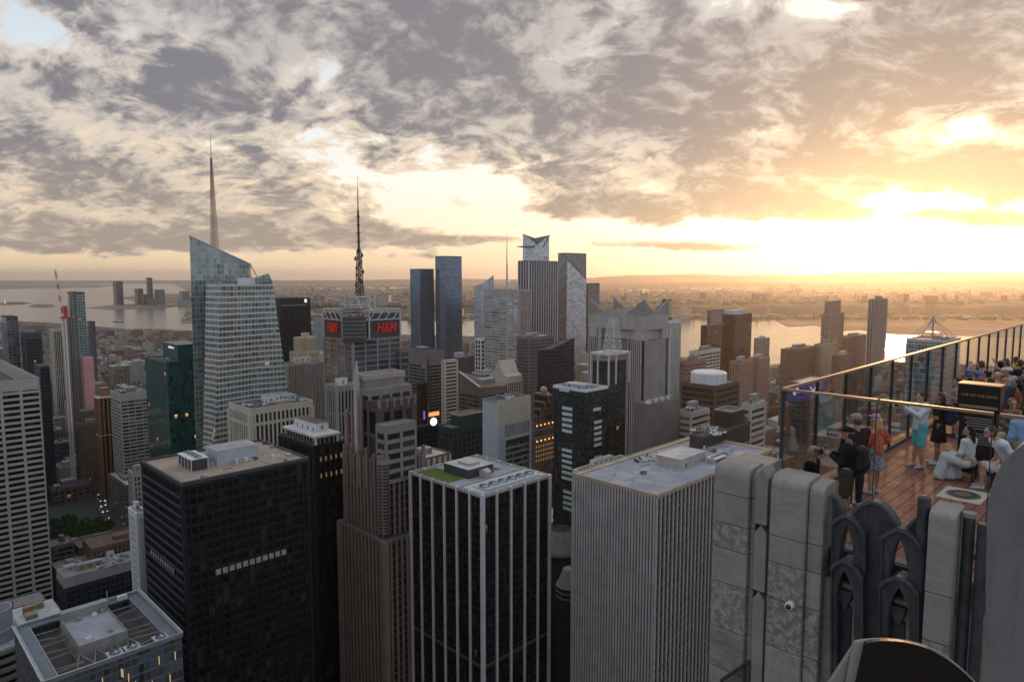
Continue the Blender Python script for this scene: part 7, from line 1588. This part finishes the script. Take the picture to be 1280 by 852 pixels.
def field(prims, hs=.014, cuts=(), wr=0, seed=0):
    """prims: ('c', a, b, ra, rb, k) tapered capsules, ('e', c, (rx,ry,rz), k[, yaw]) ellipsoids"""
    lo, hi = np.full(3, 9.), np.full(3, -9.)
    for p in prims:
        if p[0] == 'c': r = max(p[3], p[4])+.05; pts = np.array([p[1], p[2]], float)
        else: r = max(p[2])+.05; pts = np.array([p[1]], float)
        lo = np.minimum(lo, pts.min(0)-r); hi = np.maximum(hi, pts.max(0)+r)
    n = np.ceil((hi-lo)/hs).astype(int)+1; Fd = np.full(n, .3); ax = [lo[i]+np.arange(n[i])*hs for i in range(3)]
    for p in prims:
        k = p[5] if p[0] == 'c' else p[3]; pts = np.array([p[1], p[2]] if p[0] == 'c' else [p[1]], float); r = (max(p[3], p[4]) if p[0] == 'c' else max(p[2]))+k+.04
        i0 = np.maximum(0, ((pts.min(0)-r-lo)/hs).astype(int)); i1 = np.minimum(n, ((pts.max(0)+r-lo)/hs).astype(int)+2)
        X, Y, Z_ = np.meshgrid(*[ax[i][i0[i]:i1[i]] for i in range(3)], indexing='ij')
        if p[0] == 'c':
            a, b = pts; d = b-a; L2 = max(1e-9, d@d); t = np.clip(((X-a[0])*d[0]+(Y-a[1])*d[1]+(Z_-a[2])*d[2])/L2, 0, 1); D = np.sqrt((X-a[0]-t*d[0])**2+(Y-a[1]-t*d[1])**2+(Z_-a[2]-t*d[2])**2)-(p[3]+(p[4]-p[3])*t)
        else:
            c, rr_ = pts[0], p[2]; x_, y_ = X-c[0], Y-c[1]
            if len(p) > 4: ca, sa = math.cos(p[4]), math.sin(p[4]); x_, y_ = x_*ca+y_*sa, -x_*sa+y_*ca
            q = np.sqrt((x_/rr_[0])**2+(y_/rr_[1])**2+((Z_-c[2])/rr_[2])**2); D = (q-1)*min(rr_)
        s = Fd[i0[0]:i1[0], i0[1]:i1[1], i0[2]:i1[2]]; h = np.maximum(k-np.abs(s-D), 0)/max(k, 1e-6); Fd[i0[0]:i1[0], i0[1]:i1[1], i0[2]:i1[2]] = np.minimum(s, D)-h*h*k/4
    X, Y, Z_ = np.meshgrid(*ax, indexing='ij')
    if wr: Fd = Fd+wr*(np.sin(X*38+Z_*21+seed)*np.sin(Y*33-Z_*27+seed*2))
    for (nrm, off) in cuts: Fd = np.maximum(Fd, X*nrm[0]+Y*nrm[1]+Z_*nrm[2]-off)
    Fd[0] = Fd[-1] = .3; Fd[:, 0] = Fd[:, -1] = .3; Fd[:, :, 0] = Fd[:, :, -1] = .3
    return snets(Fd, lo, hs)
def sdfobj(name, parent, prims, m, **kw):
    V, Q4 = field(prims, **kw); me = bpy.data.meshes.new(name); me.from_pydata(V.tolist(), [], Q4.tolist()); me.materials.append(m); me.polygons.foreach_set('use_smooth', np.ones(len(me.polygons), bool)); me.update()
    o = bpy.data.objects.new(name, me); COL.objects.link(o); o.parent = parent; return o
_mc = {}
def cm(col, name='fabric', rough=.85):
    k = (col, name)
    if k not in _mc: _mc[k] = mat(name, col, rough, var=.12, scale=6, spec=.2)
    return _mc[k]
def pat(name, cols, sc):
    m, nt, bs = new_mat(name); tc = nt.n('ShaderNodeTexCoord').outputs['Object']; n = nt.noise(tc, sc, 3, .6, .4); nt.put(bs.inputs['Base Color'], nt.ramp(n, [(.38+.07*i, c) for i, c in enumerate(cols)], 'CONSTANT')); bs.inputs['Roughness'].default_value = .85; return m
SKIN = (.42,.25,.17)
def V3(*a): return np.array(a, float)
def person(px, py, face, label, H=1.75, female=False, pose='stand', top=(.03,.03,.035), sleeves='long', bottom='trousers', bcol=(.03,.03,.04), hair=(.05,.03,.02), hairlen=0, cap=None, shoes=(.5,.5,.5), skin=SKIN, arms='down', lean=0, headyaw=0, topmat=None, botmat=None, hood=False, legs=True, at=None, bun=False, loose=0.0, strap=False):
    """facing +Y in its own frame; face = heading in degrees, 0 = away from the camera, 90 = to the right"""
    g = G(px, py, DZ) if at is None else at
    rt = empty('person', (g.x, g.y, DZ), -R(face), label, 'person'); s = H/1.75; w = .92 if female else 1.0; k = .035
    sit = pose == 'sit'; hz = .50*s if sit else .93*s; ln = lean
    hip = V3(0, 0, hz)
    def up(x, y, z): # torso point with forward lean about the hips
        dz = z*s-.93*s; c_, s_ = math.cos(ln), math.sin(ln); return V3(x*s, y*s*c_+dz*s_, hz+dz*c_-y*s*s_)
    sw = .175*w if female else .19; neck = up(0, 0, 1.46); headc = up(0, .02, 1.62); sh = [up(-sw, 0, 1.40), up(sw, 0, 1.40)]
    hj = [V3(-.085*s, 0, hz-.02), V3(.085*s, 0, hz-.02)]
    if sit: kn = [V3(-.13*s, .42*s, hz+.02), V3(.13*s, .42*s, hz+.02)]; an = [V3(-.12*s, .46*s, .09*s), V3(.13*s, .38*s, .09*s)]
    elif pose == 'bend': kn = [V3(-.12*s, .12*s, .50*s), V3(.12*s, .02, .50*s)]; an = [V3(-.12*s, .0, .09*s), V3(.13*s, -.12, .09*s)]
    else: kn = [V3(-.095*s, .03*s, .50*s), V3(.10*s, .0, .50*s)]; an = [V3(-.10*s, -.02*s, .09*s), V3(.12*s, .03*s, .09*s)]
    toe = [a+V3(-.02, .15*s, -.055*s) for a in an]
    A = dict(down=[(up(-sw-.05, .0, 1.13), up(-sw-.04, .10, .90)), (up(sw+.05, .0, 1.13), up(sw+.04, .10, .90))],
             film=[(up(-sw-.02, .20, 1.24), up(-.08, .46, 1.42)), (up(sw+.02, .20, 1.24), up(.05, .47, 1.44))],
             phone=[(up(-sw-.02, .06, 1.14), up(-.07, .27, 1.22)), (up(sw+.02, .06, 1.14), up(.05, .28, 1.24))],
             cross=[(up(-sw-.05, .05, 1.15), up(.06, .22, 1.17)), (up(sw+.05, .05, 1.15), up(-.06, .24, 1.14))],
             lap=[(up(-sw-.05, .04, 1.14), up(-.04, .26, 1.02)), (up(sw+.05, .04, 1.14), up(.05, .27, 1.02))],
             hips=[(up(-sw-.14, -.04, 1.16), up(-sw-.01, .08, 1.02)), (up(sw+.14, -.04, 1.16), up(sw+.01, .08, 1.02))],
             point=[(up(-sw-.16, .16, 1.22), up(-sw-.34, .34, 1.10)), (up(sw+.03, .06, 1.14), up(.12, .26, 1.02))],
             up=[(up(-sw-.06, .22, 1.42), up(-.06, .30, 1.62)), (up(sw+.05, .05, 1.16), up(.10, .24, 1.12))])[arms]
    B = [('c', up(0, 0, .97), up(0, 0, 1.12), .125*s, .115*s*w, k), ('c', up(-.055, 0, 1.16), up(-.075, 0, 1.34), .085*s, .10*s*w, k), ('c', up(.055, 0, 1.16), up(.075, 0, 1.34), .085*s, .10*s*w, k), ('c', sh[0], sh[1], .055*s, .055*s, .04),
         ('c', up(0, -.01, 1.40), up(0, .005, 1.52), .058*s, .052*s, .03), ('e', tuple(headc+V3(0, -.005, .015)), (.075*s, .092*s, .105*s), .02, headyaw), ('c', headc+V3(0, .035, -.055), headc+V3(0, .055, -.075), .045*s, .03*s, .03)]
    cy_, sy_ = math.cos(headyaw), math.sin(headyaw)
    def hd(x, y, z): return headc+V3(x*cy_-y*sy_, x*sy_+y*cy_, z)*s
    B += [('c', hd(0, .086, .012), hd(0, .106, -.018), .009, .013, .012), ('c', hd(-.02, .083, -.052), hd(.02, .083, -.052), .009, .009, .008), ('c', hd(0, .07, -.075), hd(0, .08, -.082), .022, .018, .02), ('c', hd(-.03, .08, .028), hd(.03, .08, .028), .012, .012, .015),
          ('e', tuple(hd(-.078, 0, 0)), (.012, .02, .03), .01), ('e', tuple(hd(.078, 0, 0)), (.012, .02, .03), .01)]
    tone = skin
    for i, sg in ((0, -1), (1, 1)):
        el, wr_ = A[i]; B += [('c', sh[i], el, .05*s*w, .038*s*w, .03), ('c', el, wr_, .038*s*w, .026*s*w, .02)]
        d = (wr_-el)/np.linalg.norm(wr_-el); sd = np.cross(d, V3(0, 0, 1)); sd = sd/max(1e-6, np.linalg.norm(sd)); nr = np.cross(sd, d)
        if nr[2] < 0: nr = -nr
        pm_ = wr_+d*.075*s; B += [('c', wr_+d*.02, pm_, .026*s, .030*s, .02), ('c', wr_+d*.03+sd*.018, pm_+sd*.022, .018*s, .018*s, .015), ('c', wr_+d*.03-sd*.018, pm_-sd*.022, .018*s, .018*s, .015)]
        for f, (o_, L_) in enumerate(((-.034, .062), (-.012, .075), (.011, .07), (.032, .055))):
            b0 = pm_+sd*o_*s; b1 = b0+d*L_*.55*s-nr*.012; b2 = b1+d*L_*.35*s-nr*.028; B += [('c', b0, b1, .0095, .009, .004), ('c', b1, b2, .009, .008, .003)]
        tb_ = wr_+d*.03*s-sd*sg*.03; B += [('c', tb_, tb_+d*.035-sd*sg*.028, .011, .010, .01), ('c', tb_+d*.035-sd*sg*.028, tb_+d*.065-sd*sg*.03-nr*.01, .010, .009, .004)]
        if legs: B += [('c', hj[i], kn[i], .085*s*w, .055*s, .04), ('c', kn[i], an[i]+(kn[i]-an[i])*.55, .052*s, .054*s, .03), ('c', an[i]+(kn[i]-an[i])*.6, an[i], .052*s, .034*s, .03), ('c', an[i]+V3(0, -.03, -.04), toe[i], .034*s, .028*s, .03)]
    B.append(('c', hj[0]+V3(0, 0, .06), hj[1]+V3(0, 0, .06), .10*s, .10*s, .05))
    sdfobj('body', rt, B, cm(tone, 'skin', .55), hs=.0125)
    for x_ in (-.028, .028):
        q = hd(x_, .083, .008); e_ = MB(); e_.sphere(tuple(q), .011*s, 0, 8, 6); e_.build('eye', cm((.02,.015,.012), 'eye', .3), rt, smooth=True)
    # clothes
    i_ = .016+loose
    Tp = [('c', up(0, 0, .95), up(0, 0, 1.12), (.135+loose)*s, (.122+loose)*s*w, .05), ('c', up(-.055, 0, 1.16), up(-.075, 0, 1.34), .095*s+loose*.5, .108*s*w+loose*.5, .05), ('c', up(.055, 0, 1.16), up(.075, 0, 1.34), .095*s+loose*.5, .108*s*w+loose*.5, .05), ('c', sh[0]*1.0, sh[1]*1.0, .066*s, .066*s, .05)]
    if female and not strap: Tp += [('e', tuple(up(-.075, .085, 1.27)), (.055, .05, .055), .04), ('e', tuple(up(.075, .085, 1.27)), (.055, .05, .055), .04)]
    if sleeves != 'none':
        for i in (0, 1):
            el, wr_ = A[i]; Tp.append(('c', sh[i], el if sleeves == 'long' else sh[i]+(el-sh[i])*.65, .063*s+loose*.4, .052*s+loose*.4, .04))
            if sleeves == 'long': Tp.append(('c', el, el+(wr_-el)*.9, .052*s+loose*.4, .038*s+loose*.3, .03))
    upn = np.array([0, math.sin(ln), math.cos(ln)]); zn = 1.33 if strap else 1.475
    cuts = [(tuple(upn), float(up(0, 0, zn)@upn))]; hem = up(0, 0, .86 if not sit else .93); cuts.append((tuple(-upn), float(-(hem@upn))))
    if hood: Tp += [('e', tuple(up(0, -.10, 1.42)), (.12, .07, .09), .03)]; cuts[0] = (tuple(upn), float(up(0, 0, 1.50)@upn))
    sdfobj('hooded_top' if hood else 'top', rt, Tp, topmat or cm(top, 'cloth'), hs=.014, cuts=cuts, wr=.0045, seed=px)
    if bottom in ('trousers', 'shorts'):
        Bt_ = [('c', hj[0]+V3(0, 0, .07), hj[1]+V3(0, 0, .07), .125*s*w, .125*s*w, .05)]; fr = 1.0 if bottom == 'trousers' else .85
        for i in (0, 1):
            e = hj[i]+(kn[i]-hj[i])*(1 if bottom == 'trousers' else fr); Bt_.append(('c', hj[i], e, .107*s*w, (.072 if bottom == 'trousers' else .088)*s, .03))
            if bottom == 'trousers': Bt_.append(('c', kn[i], an[i]+V3(0, 0, .02), .072*s, .055*s, .02))
        sdfobj(bottom, rt, Bt_, botmat or cm(bcol, 'cloth'), hs=.014, wr=.004, seed=py, cuts=[((0, 0, 1), hz+.10*s)] if ln == 0 else [])
    elif bottom in ('skirt', 'dress', 'maxi'):
        if sit: Bt_ = [('c', hj[0], kn[0], .115, .095, .05), ('c', hj[1], kn[1], .115, .095, .05), ('c', kn[0], an[0]+V3(-.06, .03, .0), .095, .13, .05), ('c', kn[1], an[1]+V3(.07, .0, .0), .095, .13, .05), ('c', V3(0, .36, .42), V3(0, .36, .10), .09, .13, .05)]; ct = [((0, 0, -1), -.015)]
        else:
            zb_ = dict(skirt=.56, dress=.56, maxi=.10)[bottom]*s; n_ = 10; Bt_ = [('c', V3(.05*(-1)**q, 0, hz+.02), V3(.09*math.cos(q*.628), .07*math.sin(q*.628), zb_-.03), .10*s, .105*s if bottom != 'maxi' else .15, .05) for q in range(n_)]; Bt_.append(('c', V3(-.06, 0, hz+.07), V3(.06, 0, hz+.07), .10*s, .10*s, .05)); ct = [((0, 0, -1), -zb_)]
        sdfobj('skirt', rt, Bt_, botmat or cm(bcol, 'cloth'), hs=.016, cuts=ct, wr=.006, seed=px)
    if legs:
        for i in (0, 1): sdfobj('shoe', rt, [('c', an[i]+V3(0, -.035, -.045), toe[i]+V3(0, .02, 0), .043*s, .036*s, .02), ('c', an[i]+V3(0, -.02, -.045), an[i]+V3(0, -.02, -.02), .043*s, .042*s, .02)], cm(shoes, 'shoe'), hs=.013, cuts=[((0, 0, -1), .0)])
    # hair or cap
    Hh = [('e', tuple(hd(0, -.018, .035)), (.084*s, .092*s, .095*s), .02), ('e', tuple(hd(0, -.045, -.01)), (.078*s, .065*s, .085*s), .02)]
    fc = np.array([-sy_, cy_, -.55]); fc = fc/np.linalg.norm(fc); ct = [(tuple(fc), float(hd(0, .045, .045)@fc))] if not cap else [((0, 0, 1), float(hd(0, 0, .02)[2]))]
    if hairlen: Hh += [('c', hd(-.045, -.06, 0), hd(-.06, -.095, -.12-hairlen), .045, .035, .04), ('c', hd(.045, -.06, 0), hd(.06, -.095, -.12-hairlen), .045, .035, .04), ('c', hd(0, -.08, -.05), hd(0, -.105, -.14-hairlen), .05, .035, .04)]
    if bun: Hh += [('e', tuple(hd(0, -.12, .05)), (.045, .045, .045), .015)]
    if hair is not None: sdfobj('hair', rt, Hh, cm(hair, 'hair', .5), hs=.013, cuts=ct, wr=.004, seed=3)
    if cap:
        sdfobj('cap', rt, [('e', tuple(hd(0, -.005, .045)), (.088*s, .100*s, .082*s), .01), ('e', tuple(hd(0, .11, .052)), (.062, .065, .014), .012, headyaw)], cm(cap, 'cap_cloth'), hs=.0125, cuts=[((0, 0, -1), -float(hd(0, 0, .035)[2]))])
    return rt
def backpack(pr, label, col, z=1.22, m=None):
    c_, s_ = math.cos(pr.rotation_euler.z), math.sin(pr.rotation_euler.z); off = (0, -.20); rt = empty('backpack', (pr.location.x-off[1]*s_, pr.location.y+off[1]*c_, DZ+z), pr.rotation_euler.z, label, 'backpack')
    sdfobj('bag', rt, [('c', (0, 0, -.16), (0, -.01, .10), .13, .115, .03), ('c', (-.06, 0, -.15), (-.06, 0, .1), .09, .08, .03), ('c', (.06, 0, -.15), (.06, 0, .1), .09, .08, .03), ('e', (0, -.10, -.10), (.10, .06, .09), .02)], m or cm(col, 'nylon', .6), hs=.014, wr=.003)
    for x_ in (-.09, .09): sdfobj('strap', rt, [('c', (x_, .06, .14), (x_, .17, .22), .018, .018, .01), ('c', (x_, .17, .22), (x_*1.1, .33, .14), .018, .018, .01), ('c', (x_*1.1, .33, .14), (x_*1.2, .335, -.05), .016, .014, .01)], cm((.02,.02,.02), 'webbing'), hs=.012)
    return rt
def handheld(pr, label, loc_, cat='phone', name='phone', big=False):
    c_, s_ = math.cos(pr.rotation_euler.z), math.sin(pr.rotation_euler.z); x, y, z = loc_; rt = empty(name, (pr.location.x+x*c_-y*s_, pr.location.y+x*s_+y*c_, DZ+z), pr.rotation_euler.z, label, cat)
    mb = MB()
    if big: mb.box(-.07, .07, -.03, .04, -.045, .045); mb.box(-.03, .03, -.02, .03, .045, .065); mb.build('body', M['blacklac'], rt, bevel=.008); mb = MB(); mb.cyl((0, .04, 0), (0, .13, 0), .038, .042, 16); mb.build('lens', M['charcoal'], rt)
    else: mb.box(-.07, .07, -.005, .005, -.036, .036); mb.build('case', M['blacklac'], rt, bevel=.003); mb = MB(); mb.box(-.064, .064, -.0065, -.0052, -.032, .032); mb.build('screen', M.setdefault('phonescreen', mat('phone_screen', (.3,.3,.32), .2, var=0, emit=(.9,.85,.8), es=.5)), rt)
red = pat('red_patterned_silk', [(.42,.05,.03), (.50,.12,.04), (.30,.03,.05), (.55,.30,.16)], 9); flo = pat('speckled_skirt_cloth', [(.03,.03,.05), (.45,.45,.48), (.04,.05,.09), (.5,.5,.5)], 26); floral = pat('floral_shirt_cloth', [(.05,.04,.04), (.30,.25,.22), (.12,.05,.05), (.04,.04,.04)], 24)
BL_, OR_ = (.45,.31,.15), (.22,.08,.035)
person(1013, 640, -40, 'seated blonde woman in black with crossed arms at the glass corner', 1.66, True, 'sit', (.012,.012,.014), bcol=(.012,.015,.022), hair=BL_, arms='cross', bun=True, headyaw=.3, shoes=(.03,.03,.03))
p = person(1056, 655, -55, 'man in black cap and black jacket with khaki shorts holding a camera', 1.74, False, 'stand', (.012,.012,.014), bottom='shorts', bcol=(.055,.055,.042), hair=(.02,.015,.012), cap=(.012,.012,.012), arms='phone', shoes=(.03,.03,.03), loose=.02)
handheld(p, 'black camera held by the man in the black cap', (0, .42, 1.24), 'camera', 'camera', True)
backpack(p, 'large black backpack with yellow tag on the man in the black cap', (.02,.022,.022))
person(1066, 634, -5, 'man in tan cap and dark navy jumper seen from behind at the glass', 1.80, False, 'stand', (.014,.016,.022), bottom='trousers', bcol=(.03,.035,.05), hair=(.10,.06,.035), cap=(.30,.26,.21), arms='phone')
person(1091, 617, -20, 'woman in pink cap, red patterned kimono and speckled skirt', 1.63, True, 'stand', bottom='skirt', topmat=red, botmat=flo, hair=BL_, hairlen=.06, cap=(.50,.24,.42), arms='hips', shoes=(.42,.42,.48), loose=.035)
p = person(1147, 584, -95, 'man in white hoodie and turquoise shorts filming with raised arms', 1.74, False, 'stand', (.58,.60,.62), bottom='shorts', bcol=(.10,.42,.44), hair=(.05,.03,.02), arms='film', hood=True, shoes=(.38,.40,.44), loose=.02)
handheld(p, 'phone held out by the man in turquoise shorts', (-.01, .60, 1.45))
p = person(1171, 580, -60, 'woman in short black dress with white trainers', 1.68, True, 'stand', (.012,.012,.012), 'short', 'dress', (.012,.012,.012), (.10,.045,.02), .12, arms='phone', shoes=(.6,.6,.62), skin=(.36,.20,.13))
backpack(p, 'navy blue backpack on the woman in the black dress', (.015,.03,.08))
p = person(1193, 546, -70, 'woman in blue strap top and black shorts with red headscarf', 1.62, True, 'stand', (.13,.19,.33), 'none', 'shorts', (.012,.012,.014), (.02,.012,.01), .10, arms='phone', strap=True, shoes=(.05,.05,.06))
handheld(p, 'phone held by the woman in the blue strap top', (-.01, .40, 1.14))
sdfobj('headscarf', p, [('e', (0, -.05, 1.545), (.085, .075, .07), .01)], cm((.45,.02,.04), 'cloth'), hs=.013)
person(1208, 604, -25, 'woman with long dark hair in long white dress sitting by the black stand', 1.64, True, 'sit', (.55,.57,.57), 'long', 'maxi', (.52,.54,.55), (.02,.013,.01), .26, arms='lap', headyaw=.5, loose=.0)
person(1262, 642, -80, 'man in open white shirt bending near the floor plaque', 1.76, False, 'bend', (.58,.62,.70), 'short', 'shorts', (.5,.52,.56), (.06,.045,.035), arms='down', lean=.6, shoes=(.4,.4,.42))
person(1254, 612, -70, 'person in grey blue shirt crouched behind the man in white with one arm stretched out', 1.60, False, 'sit', (.20,.24,.30), 'short', 'shorts', (.5,.5,.52), BL_, arms='point', lean=.15, shoes=(.4,.4,.42))
person(1276, 617, 15, 'man in light blue shirt and khaki trousers with dark hair', 1.78, False, 'stand', (.20,.34,.52), 'long', 'trousers', (.22,.19,.14), (.02,.015,.012), arms='down', loose=.015)
person(1259, 588, 195, 'woman with curly auburn hair in dark floral shirt facing the camera', 1.64, True, 'stand', bottom='trousers', bcol=(.30,.31,.33), topmat=floral, hair=OR_, hairlen=.04, arms='lap', loose=.02)
g_ = G(1246, 569, DZ); rt = empty('shoulder_bag', (g_.x, g_.y, DZ+.62), 0, 'tan round shoulder bag beside the woman in the floral shirt', 'bag'); sdfobj('bag', rt, [('e', (0, 0, .1), (.17, .10, .20), .01)], cm((.28,.21,.13), 'canvas'), hs=.016, wr=.003); sdfobj('strap', rt, [('c', (-.1, 0, .27), (.06, .06, .60), .014, .014, .01), ('c', (.1, 0, .27), (.06, .06, .60), .014, .014, .01)], cm((.10,.07,.04), 'webbing'), hs=.013)
person(1206, 548, -30, 'man in navy cap and white shirt behind the black stand', 1.76, False, 'stand', (.58,.58,.60), 'short', 'trousers', (.03,.035,.06), (.03,.02,.015), cap=(.03,.06,.15), arms='phone')
person(1221, 550, 30, 'woman with long auburn hair behind the black stand', 1.70, True, 'stand', (.03,.03,.03), 'short', 'trousers', (.04,.04,.05), OR_, .16, arms='down')
person(1242, 537, -15, 'blonde woman with bare shoulders and dark dress seen from behind', 1.66, True, 'stand', (.012,.012,.014), 'none', 'dress', (.012,.012,.014), BL_, 0, arms='phone', strap=True, bun=True)
person(1251, 531, -35, 'woman with long blonde hair and beige strap top', 1.68, True, 'stand', (.40,.33,.26), 'none', 'trousers', (.4,.4,.42), BL_, .16, arms='up', strap=True)
p = person(1261, 536, -50, 'man in white cap and grey hoodie with pale shorts', 1.78, False, 'stand', (.34,.36,.38), 'long', 'shorts', (.42,.42,.44), (.06,.04,.03), cap=(.6,.6,.6), arms='phone', hood=True, loose=.02, lean=.12)
backpack(p, 'dark backpack on the man in the grey hoodie', (.02,.02,.022))
person(1246, 520, 10, 'dark haired person with only the head showing behind the blonde women', 1.74, False, 'stand', (.05,.04,.04), 'long', 'trousers', (.03,.03,.03), (.02,.015,.012), arms='down')
person(1270, 524, -20, 'tall person in black top and navy trousers near the far end of the terrace', 1.84, False, 'stand', (.012,.012,.014), 'long', 'trousers', (.02,.025,.05), (.06,.035,.02), arms='down', loose=.01)
person(1281, 522, -10, 'person in white shirt at the right edge of the far crowd', 1.74, False, 'stand', (.55,.58,.62), 'short', 'trousers', (.05,.05,.06), (.05,.03,.02), arms='down')
for px_, py_, f_, lb, kw in ((1229, 533, -40, 'woman in pale pink top with dark ponytail near the far glass', dict(female=True, top=(.48,.30,.30), hair=(.03,.02,.015), bun=True, arms='phone', H=1.64)),
  (1275, 534, 160, 'bearded man in olive shirt facing back toward the camera', dict(top=(.10,.11,.06), hair=(.04,.025,.015), arms='phone', H=1.78)), (1266, 512, -10, 'person in mustard jacket far along the terrace railing', dict(top=(.38,.24,.05), hair=(.05,.03,.02), arms='down')),
  (1253, 515, -60, 'person in light denim jacket at the far railing', dict(top=(.22,.30,.42), hair=(.12,.07,.03), arms='up', female=True, hairlen=.06)), (1233, 547, 20, 'woman in cream blouse standing just right of the black stand', dict(female=True, top=(.50,.46,.38), hair=(.04,.025,.015), hairlen=.1, arms='phone', H=1.63)),
  (1250, 552, 200, 'man in charcoal polo turned toward the camera in the crowd', dict(top=(.05,.055,.06), sleeves='short', hair=(.03,.02,.015), arms='down', H=1.77)), (1268, 552, -40, 'woman in rust coloured dress with black hair in the crowd', dict(female=True, top=(.32,.10,.05), bottom='dress', bcol=(.32,.10,.05), hair=(.015,.012,.01), hairlen=.12, arms='phone', H=1.65)),
  (1282, 540, 30, 'person in grey beanie and black puffer jacket at the right edge', dict(top=(.02,.02,.022), cap=(.15,.15,.16), hair=(.05,.03,.02), loose=.03, arms='down')), (1222, 524, -20, 'man in striped blue shirt far behind the black stand', dict(top=(.14,.20,.32), hair=(.08,.05,.03), arms='up', H=1.8)),
  (1284, 560, -20, 'person in dark green coat cut by the right edge', dict(top=(.03,.06,.04), hair=(.05,.03,.02), arms='down'))):
    person(px_, py_, f_, lb, **kw)
g_ = G(1017, 636, DZ); rt = empty('stone_bench', (g_.x, g_.y, DZ), R(45), 'low dark bench under the seated blonde woman', 'bench'); mb = MB(); mb.box(-.25, .3, -.5, .4, .36, .44); mb.build('seat', M['post'], rt, bevel=.01)
for y_ in (-.42, .28): mb = MB(); mb.box(-.2, .25, y_, y_+.06, 0, .36); mb.build('leg', M['post'], rt)
g_ = G(1209, 600, DZ); rt = empty('stool', (g_.x, g_.y+.08, DZ), R(45), 'low black stool beneath the woman in the long white dress', 'stool'); mb = MB(); mb.box(-.2, .2, -.2, .2, .36, .42); mb.build('seat', M['post'], rt, bevel=.01)
for x_ in (-.16, .16):
    for y_ in (-.16, .16): mb = MB(); mb.box(x_-.02, x_+.02, y_-.02, y_+.02, 0, .36); mb.build('leg', M['post'], rt)
g_ = G(1253, 610, DZ); rt = empty('stool', (g_.x, g_.y+.05, DZ), R(45), 'low stool beneath the crouched person in grey blue', 'stool'); mb = MB(); mb.box(-.2, .2, -.2, .2, .34, .40); mb.build('seat', M['post'], rt, bevel=.01)
for x_ in (-.16, .16): mb = MB(); mb.box(x_-.02, x_+.02, -.16, .16, 0, .34); mb.build('leg', M['post'], rt)
